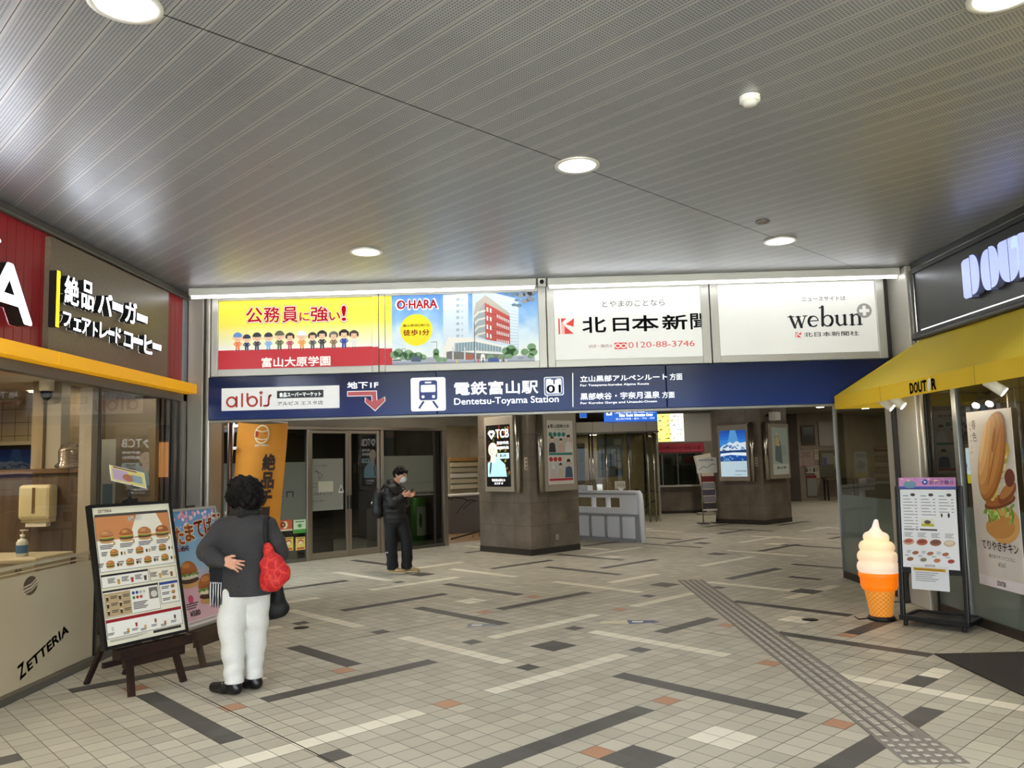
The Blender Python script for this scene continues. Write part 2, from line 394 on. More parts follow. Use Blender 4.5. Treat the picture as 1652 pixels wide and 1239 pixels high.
LIGHTS = [(0.40, 5.24), (-1.42, 7.26), (2.40, 7.31), (-1.64, 3.21), (2.14, 3.36), (0.25, 1.2), (-1.9, -0.6), (2.3, -0.5), (0.2, -2.6), (-2.6, 1.3), (2.9, 1.4), (3.55, 4.7), (-3.25, 4.5)]  # lamps behind and beside the view are unseen, added as fill
bm = bmesh.new()
XS, YS = [-3.86, 4.35], [-6.0, 9.0]
# plate with holes: each light sits in its own square cell
cells = [(x-0.3, x+0.3, y-0.3, y+0.3, x, y) for x, y in LIGHTS]
gx = sorted(set([XS[0], XS[1]]+[c for q in cells for c in q[:2]])); gy = sorted(set([YS[0], YS[1]]+[c for q in cells for c in q[2:4]]))
mb = MB()
for i in range(len(gx)-1):
    for j in range(len(gy)-1):
        cx, cy = (gx[i]+gx[i+1])/2, (gy[j]+gy[j+1])/2
        if any(q[0] < cx < q[1] and q[2] < cy < q[3] for q in cells): continue
        mb.add([(gx[i], gy[j], ZC), (gx[i], gy[j+1], ZC), (gx[i+1], gy[j+1], ZC), (gx[i+1], gy[j], ZC)], [(0, 1, 2, 3)], CEIL)
for x0, x1, y0, y1, x, y in cells:
    N = 48; vs, fs = [], []
    for kk in range(N):
        a = 2*math.pi*kk/N; ca, sa = math.cos(a), math.sin(a); m_ = 0.3/max(abs(ca), abs(sa))
        vs += [(x+0.128*ca, y+0.128*sa, ZC), (x+m_*ca, y+m_*sa, ZC)]
    for kk in range(N): n2 = (kk+1) % N; fs.append((2*kk, 2*n2, 2*n2+1, 2*kk+1))
    mb.add(vs, fs, CEIL)
mb.box(XS[0], XS[1], YS[0], YS[1], ZC+0.25, ZC+0.3, DKGREY)
struct(mb, 'ceiling')
# hall ceiling and enclosing walls
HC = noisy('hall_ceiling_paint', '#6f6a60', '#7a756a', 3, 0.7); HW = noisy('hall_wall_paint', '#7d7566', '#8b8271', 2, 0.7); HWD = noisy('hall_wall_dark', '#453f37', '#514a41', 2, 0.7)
mb = MB(); mb.add([(-9, 9.0, 3.1), (-9, 31.3, 3.1), (13.6, 31.3, 3.1), (13.6, 9.0, 3.1)], [(0, 1, 2, 3)], HC); struct(mb, 'ceiling_hall')
mb = MB(); mb.box(-9, 13.6, 31.2, 31.3, 0, 3.1, HW); struct(mb, 'wall_far')
mb = MB(); mb.box(13.4, 13.5, 10.9, 31.2, 0, 3.1, HW); struct(mb, 'wall_hall_right')
mb = MB(); mb.box(-9, -8.9, 9.1, 31.2, 0, 3.1, HWD); struct(mb, 'wall_hall_left')
# sign wall over the opening
SW = noisy('sign_wall_paint', '#9b988f', '#aaa79e', 4, 0.5)
mb = MB(); mb.box(-3.74, 4.02, 8.9, 9.05, 2.62, 3.58, SW); mb.box(-3.52, 4.02, 8.9, 9.05, 2.17, 2.62, SW); struct(mb, 'wall_over_opening')
# left end pier of the opening: flat grey steel cladding, dark gap and pale pipe-like corner
PIER = noisy('pier_steel', '#9a948b', '#aea89e', 3, 0.34, 0.55, (1, 1, 0.15))
mb = MB(); mb.box(-3.715, -3.54, 8.80, 9.3, 0, 3.576, PIER, 0.006); mb.box(-3.745, -3.716, 8.84, 9.3, 0, 2.45, M('#2c2a28', 0.6)); mb.box(-3.95, -3.716, 8.795, 9.1, 2.45, 3.576, M('#2c2a28', 0.6)); mb.box(-3.54, -3.525, 8.86, 9.3, 0, 3.576, M('#3c3a36', 0.6))
struct(mb, 'trim_1')
mb = MB(); mb.box(-3.525, -3.47, 8.82, 9.2, 0, 3.576, M('#b3ada2', 0.35, 0.4), 0.02); mb.box(-3.62, -3.52, 9.25, 9.4, 0, 3.1, M('#6f6a61', 0.4, 0.4), 0.01); mb.tube([(-3.49, 9.5, 0), (-3.49, 9.5, 3.1)], .03, M('#6a5042', .3, .6), 12); struct(mb, 'trim_2')
# right end pier
PIR = noisy('pier_cream', '#c6c2b8', '#d3cfc5', 3, 0.42, 0.3, (1, 1, 0.15))
mb = MB(); mb.box(4.06, 4.32, 8.93, 9.15, 0, 3.576, PIR, 0.02); mb.box(4.03, 4.4, 8.885, 8.925, 0, 3.576, M('#3a3733', 0.6)); mb.box(4.07, 4.4, 8.44, 8.88, 0, 3.576, PIR, 0.008); mb.box(4.13, 4.4, 8.36, 8.44, 0, 3.576, M('#2a2825', 0.6))
mb.tube([(4.1, 8.38, 0), (4.1, 8.38, 3.5)], 0.025, M('#9d988e', 0.35, 0.5), 12)
struct(mb, 'trim_3')
# ---- granite pillars turned 45 degrees
def granite():
    k = NT('pillar_granite'); v = k.obj()
    f = k.math('ADD', k.math('MULTIPLY', k.noise(v, 90, 3, 0.7), 0.6), k.math('MULTIPLY', k.noise(v, 2.5, 4), 0.4))
    k.l(k.ramp(f, [(0.3, '#4a433a'), (0.5, '#6e6458'), (0.72, '#978c7e')]), k.b.inputs['Base Color']); k.b.inputs['Roughness'].default_value = 0.32
    return k.m
GRAN = granite(); JD = M('#3b342c', 0.7); SKIRT = noisy('skirt_stone', '#2c2825', '#38332e', 60, 0.4)
def pillar(name, ox, oy, w, d, ztop, rows):
    fr = Fr(ox, oy, G); mb = MB(); mb.box(0.004, w-0.004, 0.004, d-0.004, 0.1, ztop, JD)
    g = 0.0025
    for z0, z1 in zip(rows[:-1], rows[1:]):
        for a0_, a1_ in ((0, w*0.36), (w*0.36, w)):
            mb.box(a0_+(g if a0_ else 0), a1_-(g if a1_ < w else 0), 0, 0.02, z0+g, z1-g, GRAN); mb.box(a0_+g, a1_-g, d-0.02, d, z0+g, z1-g, GRAN)
        for b0, b1 in ((0.02, d*0.3), (d*0.3, d-0.02)):
            mb.box(0, 0.02, b0+(g if b0 > 0.03 else 0), b1-g, z0+g, z1-g, GRAN); mb.box(w-0.02, w, b0+g, b1-g, z0+g, z1-g, GRAN)
    mb.box(-0.004, w+0.004, -0.004, d+0.004, 0, 0.105, SKIRT)
    struct(mb, name, fr)
pillar('column_1', 0.06, 14.14, 1.24, 1.36, 3.1, [0.105, 0.5, 0.9, 1.3, 1.7, 2.1, 2.5, 3.1])
pillar('column_2', 5.62, 19.31, 1.24, 1.36, 3.1, [0.105, 0.45, 0.95, 1.45, 1.95, 2.45, 3.1])
# ---- downlights
CANR = M('#d8d5cc', 0.35, 0.3); LAMP = M('#fdfaf5', 0.5, 0, 200.0)
def downlight(x, y, zc, label, group, r=0.128, deep=0.13, lamp=None):
    t = thing('ceiling_downlight', label, 'ceiling light', WORLD, (x, y, zc), group)
    m1 = MB(); m1.lathe([(r+0.022, -0.001), (r+0.022, -0.010), (r-0.004, -0.008), (r-0.004, 0.0)], (x, y, zc-0.001), CANR, 40); m1.build('trim_ring', t)
    m1 = MB(); m1.lathe([(r-0.005, 0.0), (r-0.018, deep*0.5), (0.072, deep), (0.072, deep+0.001)], (x, y, zc), M('#8d897f', 0.35, 0.6), 40); m1.build('reflector', t)
    m1 = MB(); m1.lathe([(0.0, -0.012), (0.045, -0.010), (0.066, 0.0), (0.0, 0.001)], (x, y, zc+deep-0.003), lamp or LAMP, 24); m1.build('lamp', t)
for (x, y), lb in zip(LIGHTS, ['round recessed downlight on the ceiling seam, nearest the middle of the picture', 'round downlight above the yellow school billboard', 'round downlight above the white newspaper board by the right-hand shop'.replace('mascotless ', ''),
                               'large round downlight cut by the top edge, upper left', 'round downlight cut by the top edge, upper right corner']+['unseen fill downlight added behind the viewpoint']*6+['unseen fill downlight added beside the coffee shop fascia', 'unseen fill downlight added beside the burger shop lettering']):
    downlight(x, y, ZC, lb, 'ceiling downlights', lamp=M('#fbfbfa', 0.5, 0, 330.0) if y < 2 else None)  # lamps behind the viewpoint made stronger to brighten the near floor
# ================================================================ SIGNS OVER THE OPENING
SG = Fr(0, 8.85, 0)
BE = 0.25   # the four boards are backlit
def bink(c): return ink(c, BE, 0.35)
def gradient(name, stops, z0, z1, emit=0.0, rough=0.35, axis=2, scale=None):
    k = NT(name); P = k.pos(); sx = k.new('ShaderNodeSeparateXYZ'); k.l(P, sx.inputs[0])
    f = k.math('DIVIDE', k.math('SUBTRACT', sx.outputs[axis], z0), z1-z0)
    if scale: f = k.math('ADD', f, k.math('MULTIPLY', k.math('SUBTRACT', k.noise(P, scale, 5), 0.5), 0.7))
    c = k.ramp(f, stops); k.l(c, k.b.inputs['Base Color']); k.b.inputs['Roughness'].default_value = rough
    if emit: k.l(c, k.b.inputs['Emission Color']); k.b.inputs['Emission Strength'].default_value = emit*EMS
    return k.m
FRM = M('#c4c1b8', 0.35, 0.35)
def board(x0, x1, z0, z1, label, px0, px1, pz0, pz1):
    t = thing('billboard', label, 'billboard', SG, ((x0+x1)/2, 0.05, z0), 'billboards over the opening')
    m1 = MB(); g = 0.004
    m1.box(x0+g, px0, -0.06, 0.045, z0, z1, FRM, 0.006); m1.box(px1, x1-g, -0.06, 0.045, z0, z1, FRM, 0.006)
    m1.box(px0, px1, -0.06, 0.045, pz1, z1, FRM, 0.006); m1.box(px0, px1, -0.06, 0.045, z0, pz0, FRM, 0.006); m1.build('frame', t)
    return t
Z0, Z1_ = 2.635, 3.535
b1 = board(-3.45, -1.585, Z0, Z1_, 'yellow and red school billboard with a row of little uniformed figures', -3.375, -1.66, 2.715, 3.485)
b2 = board(-1.585, 0.275, Z0, Z1_+0.005, 'billboard showing a red brick school building under blue sky', -1.515, 0.185, 2.715, 3.49)
b3 = board(0.275, 2.075, Z0, Z1_+0.01, 'white newspaper billboard with black brushed characters and red phone number', 0.36, 1.98, 2.715, 3.50)
b4 = board(2.079, 3.995, Z0, Z1_+0.015, 'white news site billboard with black lowercase serif word and grey plus badge', 2.17, 3.90, 2.715, 3.505)
# board 1 print
YELG = gradient('ad_yellow', [(0.0, '#f4f2ea'), (0.16, '#f3efc4'), (0.5, '#f1e35a'), (1.0, '#efd914')], 2.93, 3.49, BE)
RED = bink('#c3222f'); WI = bink('#f7f5f0')
m1 = MB(); Y = -0.035; p = Pr(m1, SG, Y, (340, 470, 5.507))
m1.rect(-3.375, -1.66, 2.93, 3.485, Y, YELG); m1.rect(-3.375, -1.66, 2.715, 2.93, Y, RED)
m1.rect(-1.657, -1.59, 2.92, 3.485, -0.0615, YELG); m1.rect(-1.657, -1.59, 2.715, 2.92, -0.0615, RED)
def outl(t, bl, tr, c, o2=0.065, o1=0.045, base=0.022, dk='#7c1420'):
    x0, x1, z0, z1 = p.box(bl, tr); a = (x1-x0); b = (z1-z0)
    for off, col, dy in ((base+o2, bink(dk), 0.0006), (base+o1, WI, 0.0012), (base, c, 0.0018)):
        e = off-base; m1.text(t, x0-e*a*0.9, x1+e*a*0.9, z0-e*b*0.9, z1+e*b*0.9, p.y-dy, col, off)
RD2 = bink('#dc2f45')
for ch, bl, tr in (('公', (325, 288), (468, 150)), ('務', (482, 282), (622, 143)), ('員', (645, 282), (780, 142)), ('に', (798, 268), (882, 192)), ('強', (897, 275), (1048, 140)), ('い', (1060, 262), (1155, 190)), ('!', (1172, 264), (1206, 135))):
    outl(ch, bl, tr, RD2, 0.05, 0.035, 0.03)
p.T('富山大原学園', (462, 678), (1068, 577), WI, 0.035, dy=0.001)
SKIN = bink('#f3c9a5')
figs = [(250, 368, 533, '#5f8fd0', '#e8824a', 'cap'), (330, 385, 531, '#27304f', '#1f2a55', 'cap'), (420, 368, 528, '#2b2d33', '#33363f', 'cap'), (522, 368, 525, '#2a2c33', '#7fb3df', 'cap'), (620, 352, 522, '#5d6148', '#5f6449', 'helm'), (712, 366, 520, '#3b2a22', '#c05060', 'hair'),
        (818, 352, 518, '#e9eef5', '#e79a4e', 'cap'), (912, 362, 515, '#35302c', '#4a4a48', 'hair'), (996, 345, 512, '#1f1c1b', '#2d2d30', 'hair'), (1098, 354, 510, '#6e6a66', '#86684f', 'hair'), (1190, 336, 507, '#241f1d', '#1f3f9a', 'hair'), (1278, 344, 504, '#4a3a34', '#e7e3dd', 'hair')]
for cx, ty, by, hc, bc, ty_ in figs:
    x, z1 = p.pt(cx, ty); _, z0 = p.pt(cx, by); h = z1-z0; y = p.y-0.001
    B = bink(bc); Hc = bink(hc)
    m1.ell(x, z0+h*0.012, h*0.2, h*0.012, y, bink('#bdb7a8'), 12)
    for sx in (-1, 1):
        m1.poly([(x+sx*h*0.02, z0+h*0.02), (x+sx*h*0.11, z0+h*0.02), (x+sx*h*0.10, z0+h*0.3), (x, z0+h*0.3)], y-0.0002, B); m1.ell(x+sx*h*0.07, z0+h*0.02, h*0.06, h*0.025, y-0.0003, bink('#2a2626'), 10)
        m1.line([(x+sx*h*0.1, z0+h*0.47), (x+sx*h*0.2, z0+h*0.36), (x+sx*h*0.13, z0+h*0.30)], h*0.055, y-0.0002, B); m1.ell(x+sx*h*0.255, z0+h*0.68, h*0.035, h*0.05, y-0.0003, SKIN, 10)
    m1.poly([(x-h*0.13, z0+h*0.25), (x+h*0.13, z0+h*0.25), (x+h*0.1, z0+h*0.5), (x-h*0.1, z0+h*0.5)], y-0.0004, B)
    m1.ell(x, z0+h*0.70, h*0.235, h*0.22, y-0.0006, SKIN, 20)
    for sx in (-1, 1): m1.ell(x+sx*h*0.075, z0+h*0.68, h*0.016, h*0.025, y-0.0012, bink('#3a2c28'), 8)
    m1.ell(x, z0+h*0.58, h*0.05, h*0.02, y-0.0012, bink('#c8574f'), 10)
    if ty_ == 'hair': m1.ell(x, z0+h*0.72, h*0.25, h*0.25, y-0.0009, Hc, 14, 0, 15, 165); m1.ell(x-h*0.2, z0+h*0.74, h*0.06, h*0.14, y-0.0009, Hc, 10); m1.ell(x+h*0.2, z0+h*0.74, h*0.06, h*0.14, y-0.0009, Hc, 10)
    else:
        m1.ell(x, z0+h*0.76, h*0.245, h*0.23, y-0.0009, Hc, 14, 0, 0, 180); m1.ell(x, z0+h*0.765, h*(0.27 if ty_ == 'helm' else 0.25), h*0.04, y-0.0011, Hc, 16)
    m1.ell(x, z0+h*0.5, h*0.025, h*0.03, y-0.0008, WI, 8)
m1.build('printed_face', b1)
# board 2 print
SKY = gradient('ad_sky', [(0.0, '#eef2ea'), (0.35, '#cfe3f0'), (0.6, '#8fbbe4'), (1.0, '#4c86cf')], 2.78, 3.49, BE, 0.35, 2, 5.0)
m1 = MB(); p = Pr(m1, SG, Y, (620, 460, 6.354))
m1.rect(-1.515, 0.185, 2.715, 3.49, Y, SKY)
x0, z0, x1, z1 = -1.515, 2.715, p.pt(78, 0)[0], p.pt(0, 655)[1]
m1.rect(x0, x1, z1, 3.49, Y-0.0005, YELG); m1.rect(x0, x1, z0, z1, Y-0.0005, RED); m1.rect(-1.582, -1.52, z1, 3.485, -0.0615, YELG); m1.rect(-1.582, -1.52, z0, z1, -0.0615, RED)
c = bink
def PP(pts, col, dy): p.P(pts, c(col), dy)
PP([(605, 110), (860, 90), (865, 620), (610, 700)], '#d3e0ea', 0.0006); PP([(905, 90), (1120, 85), (1375, 150), (1380, 700), (905, 560)], '#c6d8e6', 0.0006)
for i in range(7):
    PP([(740, 140+i*62), (772, 138+i*62), (772, 165+i*62), (740, 168+i*62)], '#9fb4c4', 0.0009); PP([(790, 140+i*62), (812, 138+i*62), (812, 163+i*62), (790, 165+i*62)], '#bccbd6', 0.0009)
for i in range(16): PP([(1130+i*3, 112+i*34), (1372, 175+i*30), (1372, 184+i*30), (1130+i*3, 121+i*34)], '#e4edf3', 0.0008)
PP([(85, 770), (500, 740), (1000, 745), (1540, 720), (1545, 808), (90, 835)], '#a9adbd', 0.001)
PP([(90, 800), (1540, 770), (1545, 808), (90, 835)], '#8f94a6', 0.0011)
for cx, cy, r in [(110, 720, .05), (150, 700, .055), (200, 730, .05), (250, 715, .06), (300, 735, .05), (350, 730, .05), (400, 745, .04)]: p.E((cx, cy), r, r*.9, c('#7da07a'), 0.0012, n=12)
for cx, cy in [(535, 690), (535, 730)]: p.E((cx, cy), .035, .04, c('#5f8a5a'), 0.0013, n=10)
PP([(92, 768), (430, 752), (430, 765), (92, 782)], '#4f6a4c', 0.0013)
# red brick building
PP([(1030, 180), (1285, 325), (1292, 612), (1040, 560)], '#b9493f', 0.0016)
PP([(920, 300), (940, 190), (1035, 110), (1065, 125), (1280, 290), (1290, 330), (1030, 185), (930, 330)], '#b4aca0', 0.002)
PP([(920, 300), (1030, 185), (1040, 560), (925, 520)], '#98a4a8', 0.0015)
for i in range(4):
    zz = 270+i*75
    p.L([(925, zz+60), (965, zz+15), (1030, zz)], 0.022, c('#d9d2c6'), 0.0022); p.L([(1032, zz+10), (1290, zz+85-i*12)], 0.006, c('#8d3028'), 0.0022)
    for j in range(2): PP([(1050+j*34, 230+i*88+j*12), (1066+j*34, 238+i*88+j*12), (1066+j*34, 285+i*88+j*8), (1050+j*34, 275+i*88+j*8)], '#e8eef0', 0.0024)
    for j in range(7): PP([(1155+j*19, 305+i*84+j*(9-i*2)), (1164+j*19, 310+i*84+j*(9-i*2)), (1164+j*19, 342+i*84+j*(9-i*2)), (1155+j*19, 336+i*84+j*(9-i*2))], '#dfe4e4', 0.0024)
PP([(605, 660), (660, 540), (920, 545), (1200, 620), (1240, 640), (1240, 700), (720, 690), (720, 760), (610, 750)], '#e9e7e0', 0.0026)
PP([(725, 600), (930, 585), (1200, 640), (1200, 690), (930, 675), (725, 690)], '#7f98a4', 0.0028)
for i in range(16): p.L([(735+i*29, 602-(i if i < 7 else 14-i)*2.0+max(0, i-7)*4), (735+i*29, 686)], 0.004, c('#e4e6e2'), 0.003)
PP([(640, 690), (700, 680), (930, 700), (1240, 715), (1240, 760), (720, 765), (640, 760)], '#6d6a66', 0.0027)
PP([(840, 715), (910, 710), (910, 770), (840, 770)], '#a8563f', 0.0031)
for cx in (700, 820, 930): PP([(cx, 640), (cx+14, 640), (cx+14, 770), (cx, 770)], '#cfd2d0', 0.0032)
for cx, cy, r in [(560, 768, .035), (620, 770, .03), (1090, 745, .04), (1250, 680, .05), (1300, 660, .055), (1330, 690, .05), (1280, 720, .05), (1200, 740, .035), (1440, 690, .045), (1510, 640, .05), (1525, 690, .05), (1500, 730, .035)]: p.E((cx, cy), r, r*.85, c('#6e9468'), 0.0034, n=11)
for cx, cy, r in [(1250, 95, .03), (1330, 100, .05), (1400, 110, .05), (1470, 100, .055), (1500, 150, .05), (1440, 170, .045), (1380, 215, .035), (1330, 210, .03), (1510, 90, .05), (1360, 160, .03)]: p.E((cx, cy), r, r*.6, c('#5c7a8e' if cx < 1400 else '#7a7f86'), 0.0034, n=9)
for cx, cy, w_, h_, col in [(330, 760, 100, 60, '#44566a'), (470, 770, 90, 26, '#9fa6ae'), (1120, 770, 110, 44, '#33538f'), (1400, 752, 60, 22, '#8b93a5'), (205, 775, 50, 18, '#b9bec4'), (1012, 745, 44, 70, '#f2f2ee')]:
    PP([(cx-w_/2, cy+h_/2), (cx-w_/2, cy-h_/4), (cx-w_/4, cy-h_/2), (cx+w_/4, cy-h_/2), (cx+w_/2, cy-h_/6), (cx+w_/2, cy+h_/2)], col, 0.0036)
for cx, col in [(965, '#c8423a'), (1190, '#f0eeea'), (1222, '#3a3030'), (1252, '#e2dccf'), (745, '#d9c45a'), (1015, '#222')]:
    x, z = p.pt(cx, 785); m1.ell(x, z, .008, .03, Y-0.0039, c(col if len(col) > 4 else '#222222'), 8); m1.ell(x, z+.035, .008, .009, Y-0.0039, c('#6a4a3a'), 8)
p.L([(188, 660), (188, 780)], .006, c('#70757a'), 0.0035); p.L([(188, 660), (225, 657)], .006, c('#70757a'), 0.0035); p.L([(540, 585), (543, 700)], .006, c('#70757a'), 0.0035); p.L([(540, 585), (485, 590)], .006, c('#70757a'), 0.0035); p.L([(925, 390), (930, 800)], .008, c('#4a5a66'), 0.0037)
x, z = p.pt(332, 465); m1.ell(x, z, .178, .178, Y-0.0036, c('#f2e11c'), 40)
p.T('富山駅前[南口]', (197, 437), (463, 402), c('#9a4a1a'), 0.02, 0.0042); p.T('徒歩1分', (200, 525), (465, 457), c('#b5201f'), 0.04, 0.0042)
bx = p.box((137, 252), (543, 155))
for off, col, dy, e in ((0.16, WI, .0042, .012), (0.05, RD2, .005, .0)): m1.text('O·HARA', bx[0]-e, bx[1]+e, bx[2]-e*.7, bx[3]+e*.7, Y-dy, col, off)
m1.build('printed_face', b2)
# boards 3 and 4
WB = noisy('ad_white', '#e9e8e3', '#f1f0eb', 1.5, 0.35); kb = WB.node_tree.nodes['Principled BSDF']; kb.inputs['Emission Color'].default_value = lin('#f0efea'); kb.inputs['Emission Strength'].default_value = BE*0.5
INK = bink('#1d1d1f'); RL = bink('#d8352f')
def rlogo(p, m1, bl, tr, dy):
    a, b, c0, d = p.box(bl, tr); w, h = b-a, d-c0; y = p.y-dy; S_ = lambda pts, m: m1.poly([(a+u*w, c0+v*h) for u, v in pts], y, m)
    S_([(0, 0), (.09, 0), (.09, 1), (0, 1)], RL); S_([(.2, 1), (1, 1), (.45, .55), (.45, .9), (.32, .9)], RL) if False else None
    S_([(.18, 0), (.40, 0), (.40, .55), (.18, .92)], bink('#f0b7ae')); S_([(.18, 1), (.52, 1), (.18, .7)], RL); S_([(.45, .62), (1, 1), (.95, .45)], RL); S_([(.38, .52), (.95, 0), (.38, 0)], RL)
m1 = MB(); p = Pr(m1, SG, Y, (860, 430, 2.581)); m1.rect(0.36, 1.98, 2.715, 3.50, Y, WB)
p.T('とやまのことなら', (287, 172), (545, 139), INK, 0.0, .001); rlogo(p, m1, (106, 284), (170, 217), .001)
for ch, a, b in (('北', (206, 278), (300, 212)), ('日', (333, 272), (395, 216)), ('本', (412, 272), (518, 205)), ('新', (538, 265), (637, 203)), ('聞', (655, 263), (722, 197))): p.T(ch, a, b, INK, 0.028, .001)
p.T('試読・購読は', (231, 341), (328, 325), bink('#8f5a55'), 0.0, .001); p.R((338, 346), (388, 318), RL, .001)
for q in (351, 375): x, z = p.pt(q, 332); m1.ell(x, z, .036, .026, Y-.0015, WI, 18); m1.ell(x, z, .022, .015, Y-.002, RL, 16)
p.T('0120-88-3746', (396, 341), (669, 309), bink('#d24a4a'), 0.0, .001); m1.build('printed_face', b3)
m1 = MB(); p = Pr(m1, SG, Y, (1145, 450, 5.796)); m1.rect(2.17, 3.90, 2.715, 3.505, Y, WB)
p.T('ニュースサイトは', (852, 216), (1255, 165), INK, 0.0, .001)
def stroke(pts, w, dy=.001): p.L(pts, w, INK, dy)
# lowercase serif word drawn stroke by stroke
TH, TN = .030, .012
stroke([(745, 358), (788, 458)], TH); stroke([(788, 458), (822, 362)], TN); stroke([(815, 362), (848, 455)], TH); stroke([(848, 455), (882, 352)], TN)
for a in ((722, 775, 361), (795, 838, 360), (862, 898, 353)): stroke([(a[0], a[2]), (a[1], a[2]-2)], .011)
pts = [(915+44+44*math.cos(math.radians(t)), 402-48*math.sin(math.radians(t))) for t in range(10, 330, 16)]
stroke(pts, [TN if 20 < t < 90 else (TH*0.95 if 110 < t < 250 else TN*1.2) for t in range(10, 330, 16)]); stroke([(918, 400), (1002, 394)], .011)
stroke([(1042, 265), (1045, 440)], TH); stroke([(1012, 278), (1042, 264)], .012)
pts = [(1092+44*math.cos(math.radians(t)), 396-50*math.sin(math.radians(t))) for t in range(150, -160, -16)]
stroke(pts, [TH*0.95 if -70 < t < 70 else TN*1.2 for t in range(150, -160, -16)])
stroke([(1178, 350), (1180, 412), (1200, 438), (1225, 436), (1250, 415)], [TH, TH, TH*.7, TN, TN]); stroke([(1250, 345), (1253, 432)], TH); stroke([(1158, 352), (1178, 348)], .011); stroke([(1232, 347), (1250, 343)], .011); stroke([(1253, 434), (1275, 432)], .012)
stroke([(1318, 340), (1322, 432)], TH); stroke([(1322, 362), (1345, 338), (1372, 336), (1388, 360), (1392, 428)], [TN, TN, TH*.7, TH, TH]); stroke([(1296, 343), (1318, 338)], .011); stroke([(1300, 435), (1345, 433)], .011); stroke([(1368, 432), (1416, 430)], .011)
x, z = p.pt(1432, 302); GB = bink('#9b9a97'); m1.ell(x, z, .081, .081, Y-.0012, GB, 36); m1.rect(x-.055, x+.055, z-.018, z+.018, Y-.0018, WI); m1.rect(x-.018, x+.018, z-.055, z+.055, Y-.0019, WI)
rlogo(p, m1, (792, 552), (845, 502), .001); p.T('北日本新聞社', (872, 547), (1378, 490), INK, 0.012, .001)
m1.build('printed_face', b4)
# ---- blue station sign
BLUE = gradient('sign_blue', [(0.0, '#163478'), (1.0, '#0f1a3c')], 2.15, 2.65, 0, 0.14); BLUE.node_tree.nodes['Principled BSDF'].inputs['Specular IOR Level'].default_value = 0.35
t = thing('station_sign', 'long dark blue station sign with white lettering across the opening', 'sign', SG, (0.3, 0, 2.15))
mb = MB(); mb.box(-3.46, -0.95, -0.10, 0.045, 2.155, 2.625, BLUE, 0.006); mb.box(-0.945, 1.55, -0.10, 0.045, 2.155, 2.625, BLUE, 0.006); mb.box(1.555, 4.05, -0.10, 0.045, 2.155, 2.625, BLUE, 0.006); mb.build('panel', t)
mb = MB(); mb.box(-3.46, 4.05, -0.06, 0.045, 2.13, 2.153, M('#8e8b85', 0.35, 0.5)); mb.build('bottom_edge', t)
YS_ = -0.1015; SF = Fr(0, 8.75, 0)
wi = ink('#f2f4f4', 0.42); bl_ = ink('#1b3a86', 0.0)
mb = MB(); p = Pr(mb, SF, -0.1015, (330, 590, 3.842))
def quadR(x0, y0, x1, y1, m, dy): a = p.pt(x0, y1); b = p.pt(x1, y0); p.mb.rect(a[0], b[0], a[1], b[1], p.y-dy, m)
p.R((105, 281), (836, 121), ink('#f2f1f1', 0.22), .0); ar = ink('#c43a30', 0.05); k_ = ink('#222226')
x0, x1, z0, z1 = p.box((135, 258), (432, 170)); w_ = (x1-x0); h_ = z1-z0; sw = h_*0.155
U = lambda u, v: (x0+u*w_, z0+v*h_)
def arc(cx, cz, rx, rz, a0, a1, n=16): return [(cx+rx*math.cos(math.radians(a0+(a1-a0)*i/n)), cz+rz*math.sin(math.radians(a0+(a1-a0)*i/n))) for i in range(n+1)]
def SL(pts, m=ar, w=sw): mb.line(pts, w, p.y-.001, m)
SL(arc(*U(.11, .40), h_*.36, h_*.36, 0, 360)); SL([U(.215, .78), U(.215, .04)]); SL([U(.33, 1.0), U(.33, .04)]); SL([U(.44, 1.0), U(.44, .40)]); SL(arc(*U(.545, .40), h_*.36, h_*.36, 0, 360))
SL([U(.725, .76), U(.725, .04)]); SL(arc(*U(.93, .70), h_*.13, h_*.13, 90, 200, 8)+[U(.885, .45)]+arc(*U(.845, .18), h_*.14, h_*.14, 0, -100, 8)+[U(.79, .04)])
sx, sz = U(.725, 1.06)
mb.poly([(sx+(.026 if i % 2 == 0 else .012)*math.sin(i*math.pi/5)*1.1, sz+(.026 if i % 2 == 0 else .012)*math.cos(i*math.pi/5)*1.1) for i in range(10)], p.y-.001, ar)
p.R((449, 203), (737, 149), k_, .0008); p.T('食品スーパーマーケット', (464, 195), (722, 160), wi, 0.02, .003); p.T('アルビス エスタ店', (452, 247), (734, 216), k_, 0.015, .001)
p.T('地下1F', (886, 143), (1076, 97), wi, 0.03, .001)
def arrow(gr, m, dy):
    P_ = [(888-gr, 162-gr), (1064+gr, 158-gr), (1067+gr, 215), (1115+gr, 195-gr), (1117+gr, 218), (1057, 277+gr*1.4), (997-gr, 226), (998-gr, 200-gr), (1040-gr, 222), (1038-gr, 184+gr), (888-gr, 187+gr)]
    p.P(P_, m, dy)
arrow(4, wi, .0006); arrow(0, ink('#c65a62', 0.03), .0012)
